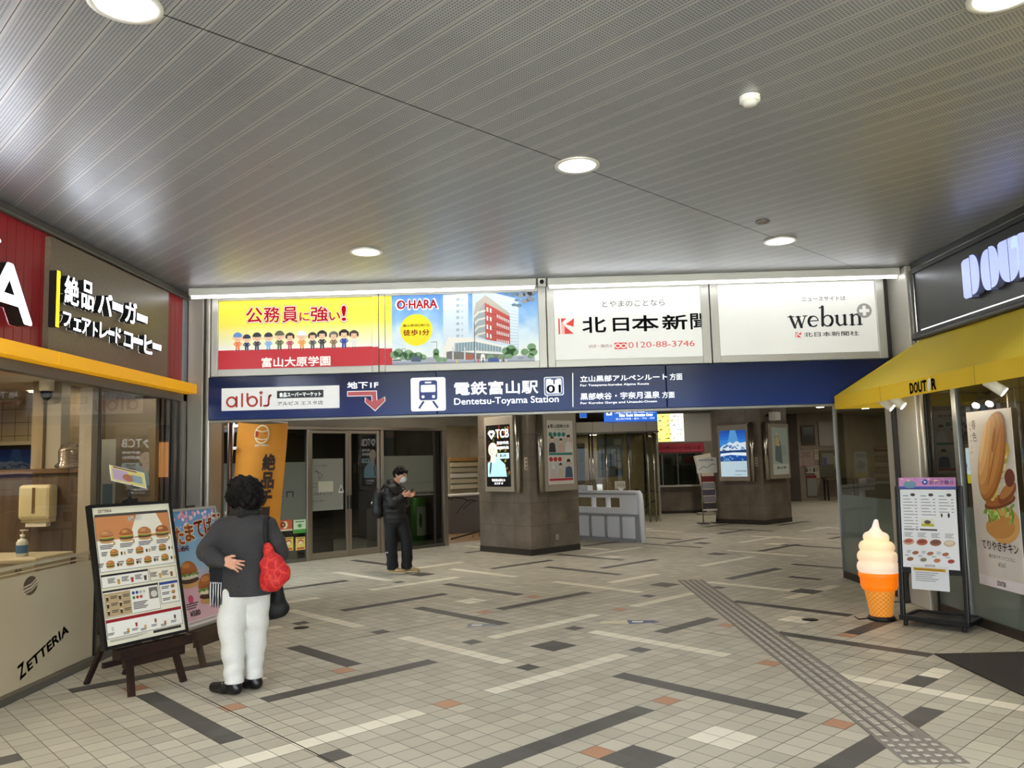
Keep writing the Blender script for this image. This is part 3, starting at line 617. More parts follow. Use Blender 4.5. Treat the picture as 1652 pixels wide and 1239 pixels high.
# train pictogram
x0, x1, z0, z1 = p.box((1280, 284), (1493, 70)); mb.rrect(x0, x1, z0, z1, .025, p.y-.0005, wi)
cx, cz, s_ = (x0+x1)/2, (z0+z1)/2, (x1-x0)
mb.rrect(cx-.26*s_, cx+.26*s_, cz-.17*s_, cz+.40*s_, .07*s_, p.y-.001, bl_); mb.rrect(cx-.21*s_, cx+.21*s_, cz+.06*s_, cz+.27*s_, .03*s_, p.y-.0015, wi); mb.rect(cx-.09*s_, cx+.09*s_, cz+.315*s_, cz+.36*s_, p.y-.0015, wi)
for sg in (-1, 1):
    mb.ell(cx+sg*.15*s_, cz-.07*s_, .045*s_, .045*s_, p.y-.0015, wi, 14); mb.line([(cx+sg*.13*s_, cz-.20*s_), (cx+sg*.27*s_, cz-.40*s_)], .06*s_, p.y-.001, bl_, False)
p = Pr(mb, SF, -0.1015, (330, 450, 3.0036))
p.T('電鉄富山駅', (1212, 564), (1614, 490), wi, 0.03, .001)
p = Pr(mb, SF, -0.1015)
p.T('Dentetsu-Toyama Station', (733, 656.5), (901, 638), wi, 0.016, .001)
p = Pr(mb, SF, -0.1015, (860, 430, 2.581))
for g_, m in ((0, wi), (3.5, ink('#2f62c4')), (8, wi)):
    x0, x1, z0, z1 = p.box((47+g_, 538-g_), (126-g_, 458+g_)); mb.rrect(x0, x1, z0, z1, .02, p.y-.0005-g_*.0001, m)
p.T('T', (76, 489), (98, 468), ink('#1f4aa8'), 0.03, .004); p.T('01', (58, 526), (114, 493), ink('#1f4aa8'), 0.03, .004)
p.P([(163, 443), (167, 443), (168, 585), (164, 585)], wi, .001)
p.T('立山黒部アルペンルート', (197, 481), (557, 446), wi, 0.025, .001); p.T('方面', (570, 473), (620, 444), wi, 0.015, .001); p.T('For Tateyama-kurobe Alpine Route', (197, 502), (482, 483), wi, 0.015, .001)
p.T('黒部峡谷・宇奈月温泉', (198, 556), (526, 519), wi, 0.025, .001); p.T('方面', (538, 548), (588, 520), wi, 0.015, .001); p.T('For Kurobe Gorge and Unazuki-Onsen', (198, 576), (515, 556), wi, 0.015, .001)
mb.build('printed_lettering', t)
# ---- fluorescent strip lights along the top, and the small camera between them
TUBE = M('#ffffff', 0.4, 0, 7.5, ecol='#f4f8ff'); HSG = M('#d5d3cc', 0.45)
for a, b, lb in ((-3.60, 0.165, 'long white fluorescent strip light above the school billboards'), (0.29, 4.06, 'long white fluorescent strip light above the newspaper billboards')):
    t = thing('ceiling_strip_light', lb, 'ceiling light', WORLD, ((a+b)/2, 8.57, 3.475), 'strip lights over the billboards')
    m1 = MB(); m1.box(a, b, 8.53, 8.62, 3.50, 3.579, HSG, 0.008); m1.build('housing', t)
    m1 = MB(); m1.tube([(a+.02, 8.575, 3.492), (b-.02, 8.575, 3.492)], 0.021, TUBE, 10); m1.build('tube', t)
t = thing('ceiling_camera', 'small round security camera between the two strip lights', 'camera', WORLD, (0.228, 8.57, 3.49))
m1 = MB(); m1.box(0.185, 0.27, 8.53, 8.61, 3.50, 3.579, HSG, 0.008); m1.build('housing', t)
m1 = MB(); m1.lathe([(0.0, 0.014), (0.018, 0.012), (0.024, 0.0), (0.024, -0.01)], (0.228, 8.528, 3.537), M('#161616', 0.15), 18, ax='y'); m1.build('lens', t)
# smoke detector and flush sensors
t = thing('smoke_detector', 'white round smoke detector on the ceiling', 'smoke detector', WORLD, (1.29, 4.29, 3.53))
m1 = MB(); m1.lathe([(0.056, -0.001), (0.056, -0.028), (0.048, -0.032), (0.0, -0.032)], (1.29, 4.29, 3.579), M('#e4e1d9', 0.5), 28); m1.build('base', t)
m1 = MB(); m1.lathe([(0.038, -0.032), (0.036, -0.05), (0.0, -0.054)], (1.29, 4.29, 3.579), M('#d4d1c8', 0.5), 24); m1.build('sensor_cap', t)
m1 = MB(); m1.lathe([(0.06, -0.001), (0.058, -0.008), (0.04, -0.010), (0.036, -0.004), (0.0, -0.004)], (2.06, 6.69, 3.579), M('#7d776d', 0.5, 0.3), 24)
m1.build('ceiling_sensor', None, WORLD, 'dull grey flush ceiling disc beside the right-hand downlight', 'sensor')
# ================================================================ LEFT SHOP (burger restaurant)
LS = Fr(-3.74, 0, 90)
REDW = noisy('red_cladding', '#8e1a22', '#a3202a', 1.5, 0.38); TRIM = M('#57534d', 0.45, 0.3)
mb = MB(); s = -2.5
while s < 8.70: mb.box(s+.003, min(s+.102, 8.715), 0.0, 0.03, 2.56, 3.57, REDW); s += .105
mb.box(-2.5, 8.72, 0.03, 0.12, 2.40, 3.57, M('#3c0d11', 0.6)); struct(mb, 'wall_left', LS)
mb = MB(); mb.box(-2.5, 8.78, -0.035, -0.001, 3.50, 3.572, TRIM, 0.006); mb.tube([(-2.5, -0.05, 3.50), (8.76, -0.05, 3.50)], 0.012, TRIM, 8); struct(mb, 'trim_4', LS)
# yellow fascia band, in two lengths
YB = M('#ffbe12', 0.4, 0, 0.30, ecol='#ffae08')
mb = MB(); mb.box(-2.5, 6.145, -0.14, -0.002, 2.452, 2.556, YB, 0.004); mb.box(6.152, 8.79, -0.14, -0.002, 2.452, 2.556, YB, 0.004); struct(mb, 'trim_5', LS)
FRG = M('#6a665e', 0.4, 0.4)
mb = MB(); mb.box(-2.5, 8.78, -0.03, 0.05, 2.365, 2.449, FRG, 0.004); mb.box(-2.5, 8.78, -0.05, 0.05, 0, 0.055, FRG, 0.004)
mb.box(8.49, 8.515, -0.012, 0.03, 0.055, 2.365, M('#3b3833', 0.5)); mb.box(8.70, 8.78, -0.03, 0.05, 0.055, 2.449, M('#79746b', 0.4, 0.4), 0.004); mb.box(7.034, 7.046, -0.008, 0.014, 0.055, 2.365, M('#25221f', 0.6)); mb.box(2.6, 2.66, -0.02, 0.03, 0.055, 2.365, FRG)
struct(mb, 'trim_6', LS)
GL = glassmat('shop_glass', '#f0f1ee', 1.0)
for i, (a, b) in enumerate(((2.66, 7.034), (7.046, 8.49), (8.515, 8.70), (-2.5, 2.6))):
    mb = MB(); mb.rect(a, b, 0.055, 2.365, 0.004, GL); struct(mb, 'window_%d' % (i+1), LS)
# cream privacy film with the cut lettering
FILM = glassmat('privacy_film', '#d9cfb8', 0.9, 0.78, '#dccfb2', 0.08)
t = thing('window_film', 'cream privacy film on the left shop window with slanted dark lettering and round emblem', 'window film', LS, (5.0, 0, 0.06))
mb = MB(); mb.rect(2.7, 7.0, 0.06, 0.875, -0.001, FILM); mb.rect(2.7, 7.0, 0.893, 0.903, -0.001, FILM); mb.rect(2.7, 7.0, 0.927, 0.955, -0.001, FILM); mb.build('film', t)
DKL = M('#5b4c39', 0.5); ORL = M('#8a4a22', 0.5)
mb = MB(); mb.text('Z', 6.012, 6.085, 0.118, 0.225, -0.0025, DKL, 0.06, rot=19); mb.text('ETTERIA', 6.108, 6.66, 0.155, 0.228, -0.0025, DKL, 0.05, rot=19); mb.build('lettering', t)
mb = MB(); mb.ell(6.103, 0.782, 0.088, 0.07, -0.0025, DKL, 30)
for zz, w_ in ((0.80, .012), (0.775, .016), (0.752, .010)): mb.line([(6.02, zz-.022), (6.11, zz-.008), (6.185, zz+.03)], w_, -0.003, M('#cfc3a6', 0.6))
mb.build('emblem', t)
# sign with lit letters
LET = M('#ffffff', 0.5, 0, 2.6, ecol='#eef4ff'); LSIDE = M('#151515', 0.5); PANB = noisy('sign_brown', '#6f6252', '#7d6f5d', 70, 0.35)
t = thing('shop_sign', 'brown sign panel with lit white characters and a yellow bar on the red wall', 'sign', LS, (7.2, 0, 2.57))
mb = MB(); mb.box(6.15, 8.25, -0.05, -0.002, 2.575, 3.475, PANB); mb.build('panel', t)
dep = -0.125; p = Pr(None, LS, 0, (0, 300, 3.097), dep)
def lsbox(bl, tr): return p.box(bl, tr)
mb = MB(); x0, x1, z0, z1 = lsbox((286, 702), (311, 428)); mb.box(x0, x1, -.11, -.051, z0, z1, LSIDE); mb.rect(x0, x1, z0, z1, -.111, M('#ffe21a', 0.5, 0, 2.0)); mb.build('yellow_bar', t)
def row(chars):
    for ch, bl, tr in chars:
        x0, x1, z0, z1 = lsbox(bl, tr); m1 = MB(); m1.text(ch, x0, x1, z0, z1, -.051, LET, .022, .058, LSIDE); m1.build('letter', t)
row([('絶', (333, 578), (405, 470)), ('品', (418, 605), (478, 490)), ('バ', (500, 630), (570, 550)), ('ー', (572, 614), (622, 597)), ('ガ', (635, 675), (692, 592)), ('ー', (694, 668), (744, 655)),
     ('フ', (325, 695), (365, 640)), ('ェ', (378, 718), (415, 672)), ('ア', (418, 733), (462, 672)), ('ト', (475, 748), (497, 686)), ('レ', (508, 755), (548, 694)), ('ー', (552, 740), (580, 729)), ('ド', (588, 782), (612, 714)),
     ('コ', (628, 800), (672, 740)), ('ー', (678, 782), (720, 770)), ('ヒ', (730, 832), (768, 758)), ('ー', (772, 810), (812, 797))])
t = thing('mounted_lettering', 'huge lit white capital letters on the red wall at the left edge', 'sign lettering', LS, (4.6, 0, 2.69))
xs = 5.84
for ch, w_ in zip('AIRETTEZ', (.54, .14, .42, .36, .40, .40, .36, .50)):
    zt = 3.24 if ch == 'Z' else 3.10; m1 = MB(); x0, x1 = xs-w_, xs; m1.text(ch, x0+.01, x1-.01, 2.715, zt, -.002, LET, .03, .11, LSIDE, 4); m1.build('letter', t); xs -= w_+.05
m1 = MB(); m1.ell(5.36, 3.25, 0.13, 0.034, -.09, LET, 20, .085, mside=LSIDE); m1.build('accent', t)
# ---- inside the shop
WOOD = noisy('walnut_panel', '#4f4138', '#665547', 6, 0.42, 0, (3, 3, 0.35)); TILEW = None
def tile_mat(name, c, g, tw, th, gw=0.012, ax='XZ'):
    k = NT(name); v = k.obj(); sx = k.new('ShaderNodeSeparateXYZ'); k.l(v, sx.inputs[0])
    a = k.math('FRACT', k.math('DIVIDE', k.math('ADD', sx.outputs['XYZ'.index(ax[0])], 50), tw)); b = k.math('FRACT', k.math('DIVIDE', k.math('ADD', sx.outputs['XYZ'.index(ax[1])], 50), th))
    m_ = k.math('MAXIMUM', k.math('LESS_THAN', a, gw/tw), k.math('LESS_THAN', b, gw/th))
    k.l(k.mix(m_, lin(c), lin(g)), k.b.inputs['Base Color']); k.b.inputs['Roughness'].default_value = 0.3; return k.m
TILE = tile_mat('kitchen_tile', '#b5a78c', '#4a4032', 0.15, 0.15, 0.006)
CREAM = M('#cfc6ae', 0.55); STRIPE = noisy('beige_drape', '#8d7d62', '#a8977a', 9, 0.7, 0, (2, 6, 0.1))
mb = MB(); mb.box(-7.5, -3.80, 7.04, 7.14, 0, 1.62, WOOD); mb.box(-7.5, -3.80, 7.01, 7.17, 1.62, 1.66, M('#6f5743', 0.4)); struct(mb, 'wall_shop_partition')
mb = MB(); mb.box(-3.90, -3.79, 7.0, 7.16, 0, 2.36, M('#bdb8ac', 0.5)); struct(mb, 'trim_7')
mb = MB(); mb.box(-4.34, -4.18, 7.2, 7.34, 1.2, 2.45, M('#b9b4a6', 0.5)); struct(mb, 'trim_8')
mb = MB(); mb.box(-7.5, -4.42, 9.0, 9.1, 1.98, 2.45, TILE); mb.box(-7.5, -4.42, 9.0, 9.1, 0, 1.66, WOOD); mb.box(-7.5, -4.42, 9.06, 9.12, 1.66, 1.98, M('#171411', 0.5)); mb.box(-7.5, -4.42, 8.97, 9.0, 1.95, 1.99, CREAM); struct(mb, 'wall_kitchen')
mb = MB(); mb.box(-4.42, -4.32, 7.16, 9.1, 1.66, 2.45, STRIPE); mb.box(-4.42, -4.32, 7.16, 9.1, 0, 1.66, WOOD); struct(mb, 'wall_shop_side')
mb = MB(); mb.box(-7.6, -7.5, -2.5, 9.1, 0, 2.45, noisy('shop_back', '#7a6650', '#8a7459', 2, 0.6)); struct(mb, 'wall_shop_back')
mb = MB(); mb.box(-7.6, -3.80, -2.5, 9.1, 2.45, 2.50, M('#c9bfa8', 0.7)); struct(mb, 'ceiling_shop')
mb = MB(); mb.box(-3.78, -3.70, -2.56, -2.5, 0, 3.57, TRIM); mb.box(-7.6, -3.78, -2.56, -2.5, 0, 2.5, HW); struct(mb, 'wall_shop_end')
mb = MB(); mb.box(-4.32, -3.80, 8.86, 8.92, 0, 2.45, M('#7e5a35', 0.5)); mb.box(-4.30, -3.78, 8.20, 8.28, 0, 2.36, M('#a49d90', 0.4, 0.3)); struct(mb, 'wall_shop_corner')
WARM = M('#d98f48', 0.5, 0, 0.6)
t = thing('wall_lamp', 'warm glowing wall lamp inside the left shop by the steel pier', 'lamp', WORLD, (-4.05, 8.83, 1.55))
m1 = MB(); m1.box(-4.16, -3.90, 8.835, 8.858, 1.95, 2.12, M('#3a2a1c', 0.5)); m1.build('bracket', t)
m1 = MB(); m1.box(-4.15, -3.91, 8.80, 8.834, 1.55, 1.93, WARM, 0.01); m1.build('lamp_shade', t)
POSTW = M('#d5dbe0', 0.5)
mb = MB(); mb.box(-4.28, -4.14, 8.10, 8.115, 1.15, 1.95, POSTW); mb.box(-4.26, -4.16, 8.095, 8.099, 1.2, 1.5, M('#7aa0bf', 0.5)); mb.build('hanging_poster', None, WORLD, 'narrow white and blue poster inside the left shop window near its far end', 'poster')
LOWL = M('#ffe9c4', 0.5, 0, 30.0)  # weaker lamp, added to brighten the space behind the second pane
for i, (x, y) in enumerate(((-4.55, 6.2), (-4.9, 8.0), (-5.6, 4.5), (-4.9, 3.0), (-5.4, 6.3), (-4.03, 7.75))):
    t = thing('shop_downlight', 'round glowing ceiling light seen through the left shop window' if i == 0 else 'further ceiling light added inside the left shop', 'ceiling light', WORLD, (x, y, 2.44), 'burger shop ceiling lights' if i else None)
    m1 = MB(); m1.lathe([(0.085, -0.001), (0.085, -0.008), (0.07, -0.009)], (x, y, 2.45), CANR, 24); m1.build('trim_ring', t)
    m1 = MB(); m1.lathe([(0.07, -0.008), (0.0, -0.010)], (x, y, 2.45), LOWL if i == 5 else M('#ffe9c4', 0.5, 0, 170.0), 24); m1.build('lamp', t)
# paper towel dispenser
DISP = M('#d6cda6', 0.4)
t = thing('paper_towel_dispenser', 'cream paper towel dispenser on the brown wall behind the left window', 'paper dispenser', WORLD, (-4.22, 7.03, 1.2))
m1 = MB(); m1.box(-4.365, -4.085, 6.90, 7.036, 1.225, 1.525, DISP, 0.03); m1.box(-4.35, -4.10, 6.93, 7.036, 1.20, 1.26, DISP, 0.01); m1.build('housing', t)
m1 = MB(); m1.box(-4.237, -4.213, 6.896, 6.899, 1.28, 1.50, M('#6b4e2f', 0.6)); m1.build('slot', t)
m1 = MB(); m1.box(-4.31, -4.13, 6.935, 7.0, 1.165, 1.199, M('#e9e6dc', 0.8)); m1.build('paper_towel', t)
# waste station, bottle, wrapped stack, kitchen camera
WST = M('#c3b89c', 0.5)
t = thing('waste_station', 'cream waste counter behind the film of the left shop window', 'bin cabinet', WORLD, (-4.4, 6.6, 0))
m1 = MB(); m1.box(-5.0, -3.93, 6.46, 6.98, 0.0, 0.90, WST, 0.015); m1.build('body', t)
m1 = MB(); m1.box(-5.0, -3.91, 6.44, 6.99, 0.902, 0.95, M('#d4cab0', 0.4), 0.015); m1.build('worktop', t)
m1 = MB(); m1.lathe([(0.0, 0.02), (0.022, 0.018), (0.022, 0.0)], (-4.05, 6.458, 0.85), STEEL, 14, ax='y'); m1.build('lock', t)
t = thing('pump_bottle', 'white pump bottle with a blue label at the left edge behind the window', 'bottle', WORLD, (-4.135, 6.62, 0.951))
m1 = MB(); m1.lathe([(0.0, 0.0), (0.04, 0.0), (0.043, 0.02), (0.043, 0.11), (0.03, 0.135), (0.015, 0.14), (0.015, 0.155)], (-4.135, 6.62, 0.951), M('#dfe3e2', 0.3), 20); m1.build('body', t)
m1 = MB(); m1.lathe([(0.0435, 0.025), (0.0435, 0.09)], (-4.135, 6.62, 0.951), M('#3f74a8', 0.4), 20); m1.build('label', t)
m1 = MB(); m1.lathe([(0.018, 0.155), (0.018, 0.175), (0.006, 0.178), (0.006, 0.2), (0.02, 0.203), (0.02, 0.213), (0, 0.214)], (-4.135, 6.62, 0.951), WHITE, 14); m1.box(-4.135, -4.09, 6.613, 6.627, 1.155, 1.163, WHITE); m1.build('pump', t)
t = thing('cup_stack', 'plastic-wrapped stack of pale cups on top of the brown partition', 'cups', WORLD, (-4.03, 7.09, 1.661))
m1 = MB(); pr = [(0.0, 0)]
for i in range(9): pr += [(0.072+i*.001, i*.018), (0.078+i*.001, i*.018+.006), (0.072+i*.001, i*.018+.012)]
m1.lathe(pr+[(0.05, 0.175), (0, 0.178)], (-4.03, 7.09, 1.662), M('#c9b3a2', 0.5), 24); m1.build('cups', t)
m1 = MB(); random.seed(3); pr = [(0.115, 0.0), (0.12, 0.02), (0.09, 0.05), (0.095, 0.15), (0.07, 0.20), (0.01, 0.225)]
m1.lathe(pr, (-4.03, 7.09, 1.662), glassmat('plastic_wrap', '#f2f2f0', 2.2, 0.12, '#dddddd', 0.15), 14); m1.v = [(x+random.uniform(-.008, .008), y+random.uniform(-.008, .008), z) for x, y, z in m1.v]; m1.build('plastic_wrap', t)
t = thing('ceiling_dome_camera', 'dark dome camera under the ceiling inside the left shop', 'camera', WORLD, (-4.26, 7.1, 2.25))
m1 = MB(); m1.lathe([(0.06, 0.2), (0.06, 0.11), (0.05, 0.1)], (-4.26, 7.1, 2.25), WHITE, 20); m1.build('base', t)
m1 = MB(); m1.lathe([(0.05, 0.1), (0.045, 0.05), (0.02, 0.02), (0, 0.015)], (-4.26, 7.1, 2.25), M('#121214', 0.1), 20); m1.build('dome', t)
# ================================================================ EASELS AND MENU BOARDS
DWOOD = noisy('dark_stained_wood', '#1a0e0a', '#2c1711', 8, 0.35, 0, (1, 1, 0.15))
def easel(fr, wl, wr, zl, label, grp, wood, lean=0.0):
    t = thing('wooden_easel', label, 'easel', fr, ((wl+wr)/2, 0.1, 0), grp)
    for x in (wl, wr):
        m1 = MB(); m1.bar((x, -0.03, 0.0), (x*0.85+(wl+wr)/2*0.15, 0.055, zl-.078), 0.042, 0.035, wood); m1.build('front_leg', t)
    for x in (wl+.07, wr-.05):
        m1 = MB(); m1.bar((x, 0.62, 0.0), (x, 0.205, zl+0.3), 0.036, 0.03, wood); m1.build('rear_leg', t)
    m1 = MB(); m1.box(wl-.09, wr+.09, -0.02, 0.075, zl-.075, zl-.004, wood, 0.004); m1.box(wl-.02, wr+.05, 0.02, 0.06, zl-.15, zl-.08, wood, 0.004); m1.build('ledge', t)
    m1 = MB(); m1.box(wl+.02, wr-.02, 0.33, 0.36, zl*.45, zl*.45+.04, wood); m1.build('brace', t)
    return t
EA = Fr(-2.92, 5.93, 61)
easel(EA, 0.03, 0.47, 0.345, 'dark wooden easel with splayed legs holding the big burger menu', None, DWOOD)
LN = math.radians(-13)
def tilted(base, lean): return Matrix.Translation(Vector(base)) @ Matrix.Rotation(lean, 4, 'X')
t = thing('menu_board', 'black-framed burger menu board covered in small photos, on the dark easel', 'menu board', EA, (0.2, 0.03, 0.355))
TM = tilted((-0.15, 0.03, 0.355), LN); BW, BH = 0.70, 1.045
m1 = MB(); m1.M = TM
m1.box(0, BW, 0, 0.035, 0, BH, BLACK); m1.box(0, .022, -.012, 0, 0, BH, BLACK); m1.box(BW-.022, BW, -.012, 0, 0, BH, BLACK); m1.box(.022, BW-.022, -.012, 0, 0, .022, BLACK); m1.box(.022, BW-.022, -.012, 0, BH-.022, BH, BLACK); m1.build('frame', t)
m1 = MB(); m1.M = TM
def burger(mb, x, z, s, y, top='#b9783f', mid='#5e3a26'):
    mb.ell(x, z+s*.02, s*.46, s*.13, y, ink('#c99a62'), 16); mb.ell(x, z+s*.13, s*.48, s*.10, y-.0003, ink(mid), 16); mb.ell(x, z+s*.22, s*.50, s*.07, y-.0006, ink('#7d9a45'), 14)
    mb.ell(x, z+s*.28, s*.47, s*.06, y-.0009, ink('#e3b653'), 14); mb.ell(x, z+s*.33, s*.46, s*.06, y-.0012, ink('#a84b38'), 14); mb.ell(x, z+s*.34, s*.47, s*.36, y-.0015, ink(top), 18, 0, 0, 180); mb.ell(x-s*.1, z+s*.52, s*.2, s*.09, y-.0018, ink('#d39a5c'), 12)
def cup(mb, x, z, s, y, c='#4a3a30'): mb.poly([(x-s*.2, z), (x+s*.2, z), (x+s*.28, z+s*.8), (x-s*.28, z+s*.8)], y, ink(c)); mb.rect(x-s*.3, x+s*.3, z+s*.8, z+s*.95, y-.0003, ink('#e8e4dc'))
def lines(mb, x, z, w, n, h, y, c='#3b3733', gap=1.9):
    for i in range(n): mb.rect(x, x+w*(1-.25*((i*7) % 3)/2), z-i*h*gap, z-i*h*gap+h, y, ink(c))
def menu(mb):
    y = -.001; Cq = lambda u, v: (u*BW, v*BH)
    mb.rect(.022, BW-.022, .022, BH-.022, y, ink('#ece6cf')); mb.rect(.04, BW-.04, .955, .972, y-.0005, ink('#4a4541'))
    mb.text('ZETTERIA', .07, .18, .984, 1.005, y-.0005, ink('#7a2a1e'), .04)
    for a, b, c0, d, c in ((.035, .665, .545, .955, '#f3f0e6'), (.035, .42, .43, .525, '#f1eee4'), (.43, .665, .43, .525, '#efe6cf'), (.035, .49, .215, .41, '#f1eee4'), (.50, .665, .245, .41, '#f1eee4'), (.035, .665, .07, .2, '#f4f1e8')):
        mb.rect(a, b, c0, d, y-.0005, ink('#2b2826')); mb.rect(a+.003, b-.003, c0+.003, d-.003, y-.001, ink(c))
    mb.rect(.038, .662, .775, .952, y-.0013, ink('#cf8a58')); mb.poly([(.38, .952), (.55, .952), (.62, .80), (.30, .78)], y-.0016, ink('#efe9d8')); mb.text('絶品', .30, .42, .905, .945, y-.0019, ink('#f7f3ea'), .03)
    for i, x in enumerate((.115, .275, .43, .585)): burger(mb, x, .765, .125, y-.002, ('#b9825a', '#a9663a', '#b57b50', '#9a5a30')[i]); lines(mb, x-.06, .735, .12, 3, .006, y-.002); cup(mb, x+.055, .735, .03, y-.003, '#c99c4a')
    for r_, zz in ((0, .655), (1, .575)):
        for i in range(3 + r_): x = (.16, .37, .57)[i] if r_ == 0 else (.12, .28, .43, .58)[i]; burger(mb, x, zz, .072, y-.002); lines(mb, x-.10, zz+.03, .05, 3, .006, y-.002); cup(mb, x+.06, zz, .03, y-.002); cup(mb, x+.085, zz, .028, y-.002, '#c99c4a')
    for a, b, z_ in ((.035, .42, .512), (.035, .49, .397)): mb.rect(a, b, z_, z_+.015, y-.0016, ink('#2b2826'))
    mb.rect(.50, .665, .39, .41, y-.0016, ink('#2f4a93')); mb.rect(.035, .665, .182, .204, y-.0016, ink('#9c2027'))
    for i, x in enumerate((.17, .28, .39, .52, .62)): cup(mb, x, .445, .045, y-.002, ('#c99c4a', '#b8433c', '#5b4634', '#caa05a', '#8a5a3a')[i]); lines(mb, x-.085, .49, .06, 4, .005, y-.002)
    mb.rect(.042, .25, .222, .39, y-.0014, ink('#b7a078'))
    for i in range(3):
        for j in range(2): cup(mb, .065+j*.10, .235+i*.05, .035, y-.002, '#33241b'); lines(mb, .09+j*.10, .26+i*.05, .055, 2, .006, y-.002)
    for i, c in enumerate(('#27497f', '#26508f', '#b5bfa8', '#c9ccb0', '#4d8a4a', '#b33d36', '#c0453e')): mb.ell(.275+(i % 4)*.03, .365-(i//4)*.035, .012, .012, y-.002, ink(c), 14)
    mb.rect(.405, .48, .30, .385, y-.002, ink('#7a7069')); mb.ell(.445, .335, .028, .025, y-.0025, ink('#d9d2c6'), 14); lines(mb, .265, .29, .12, 5, .006, y-.002)
    for i in range(3): burger(mb, .615, .36-i*.045, .035, y-.002); lines(mb, .515, .37-i*.045, .07, 2, .006, y-.002)
    for i, x in enumerate((.08, .20, .27, .34, .43, .51, .60)): cup(mb, x, .12-(i % 2)*.03, .035, y-.002, ('#d8d2c8', '#c79a48', '#b23a34', '#d9b25e', '#8d5c38', '#c77a3a', '#55402f')[i]); lines(mb, x-.04, .105-(i % 2)*.012, .05, 2, .005, y-.002)
    mb.rect(.40, .645, .045, .065, y-.001, ink('#35322f')); lines(mb, .05, .058, .3, 3, .003, y-.001, '#8a857c')
menu(m1); m1.build('printed_menu', t)
m1 = MB(); m1.M = TM; m1.box(.31, .40, -.015, .045, BH+.001, BH+.03, BLACK); m1.tube([(.355, .015, BH+.03), (.345, .0, BH+.10)], .012, BLACK, 8); m1.box(.325, .375, -.02, .02, BH+.10, BH+.14, STEEL, .004); m1.build('clip', t)
m1 = MB(); m1.M = TM @ Matrix.Translation((.34, -.02, BH+.14)) @ Matrix.Rotation(math.radians(14), 4, 'Y') @ Matrix.Rotation(math.radians(-20), 4, 'X')
m1.box(-.15, .15, 0, .003, .0, .15, WHITE); m1.rect(-.145, .145, .005, .145, -.001, ink('#dcd079')); m1.rect(-.13, .0, .02, .12, -.0015, ink('#b9a0c0')); m1.ell(.0, .06, .05, .035, -.002, ink('#a8623f'), 14); m1.rect(.03, .12, .03, .10, -.002, ink('#88a0a8')); lines(m1, -.12, .13, .2, 1, .012, -.002, '#6a3f36'); m1.build('price_card', t)
# second easel with the silver-framed poster
EB = Fr(-2.74, 6.75, 76)
easel(EB, 0.05, 0.45, 0.30, 'brown wooden easel behind the menu easel, holding the seasonal burger poster', None, noisy('brown_wood', '#3b2a1e', '#503a2a', 8, 0.45, 0, (1, 1, .15)))
t = thing('poster_stand_frame', 'silver-framed blue and pink seasonal burger poster with orange brushed characters', 'poster', EB, (0.2, 0.03, 0.31))
TM = tilted((-0.10, 0.03, 0.31), math.radians(-12)); PW, PH = 0.66, 1.0
SKB = gradient('poster_sky', [(0, '#f3c9cf'), (.35, '#e9b7c4'), (.5, '#9cc3df'), (1, '#4f93cf')], .3, 1.3)
m1 = MB(); m1.M = TM; m1.box(0, PW, 0, .02, 0, PH, ALU); 
for a in ((0, .022, 0, PH), (PW-.022, PW, 0, PH), (0, PW, 0, .022), (0, PW, PH-.022, PH)): m1.box(a[0], a[1], -.01, 0, a[2], a[3], ALU)
m1.build('frame', t)
m1 = MB(); m1.M = TM; y = -.001; m1.rect(.022, PW-.022, .022, PH-.022, y, SKB)
random.seed(5)
for i in range(46):
    x, z = random.uniform(.03, PW-.03), PH-.03-abs(random.gauss(0, .07)); m1.ell(x, max(z, .6), .018, .014, y-.0005-.00002*i, ink(random.choice(['#f3b8c6', '#e88fa8', '#f7d7de'])), 8, rot=random.uniform(0, 90))
for i in range(14): m1.ell(random.uniform(.05, PW-.05), random.uniform(.55, .9), .008, .006, y-.001, ink('#f5eef0'), 7)
for i, ch in enumerate('たまてばこ'):
    x0 = .05+i*.135; z0_ = .70+.02*i
    m1.text(ch, x0, x0+.115, z0_, z0_+.14, y-.0015, ink('#fbeccb'), .16); m1.text(ch, x0, x0+.115, z0_, z0_+.14, y-.002, ink('#e2702a' if i < 2 else '#b93a2c'), .05)
def bigburger(x, z, s):
    m1.ell(x, z, s*.5, s*.12, y-.002, ink('#dba864'), 18); m1.ell(x, z+s*.14, s*.5, s*.11, y-.0024, ink('#4f2f20'), 18); m1.ell(x, z+s*.26, s*.47, s*.08, y-.0028, ink('#efe3c4'), 18)
    for k_ in range(9): m1.ell(x-s*.45+k_*s*.112, z+s*.33+(k_ % 2)*s*.03, s*.08, s*.05, y-.0032, ink('#6f9440' if k_ % 3 else '#93b55a'), 9)
    m1.ell(x, z+s*.42, s*.47, s*.40, y-.0036, ink('#b8692c'), 22, 0, 0, 180); m1.ell(x-s*.1, z+s*.66, s*.22, s*.09, y-.004, ink('#d68d48'), 14)
    m1.ell(x, z+s*.42, s*.48, s*.05, y-.0038, ink('#a55a24'), 16)
bigburger(.15, .36, .24); bigburger(.37, .20, .27); bigburger(.52, .40, .22)
for tx, x, z, w_ in (('¥540', .10, .64, .10), ('¥580', .40, .60, .10), ('¥580', .08, .10, .13)): m1.text(tx, x, x+w_, z, z+.045, y-.005, ink('#3a2a24'), .03)
m1.ell(.12, .24, .035, .035, y-.002, ink('#d9527a'), 18); lines(m1, .05, .20, .16, 3, .010, y-.002, '#6a4a4e'); lines(m1, .05, .66, .12, 2, .008, y-.002, '#c8566a'); m1.rect(.022, PW-.022, .022, .065, y-.0015, ink('#f4e9e6')); lines(m1, .05, .05, .4, 2, .004, y-.002, '#8a7a7a')
m1.build('printed_poster', t)
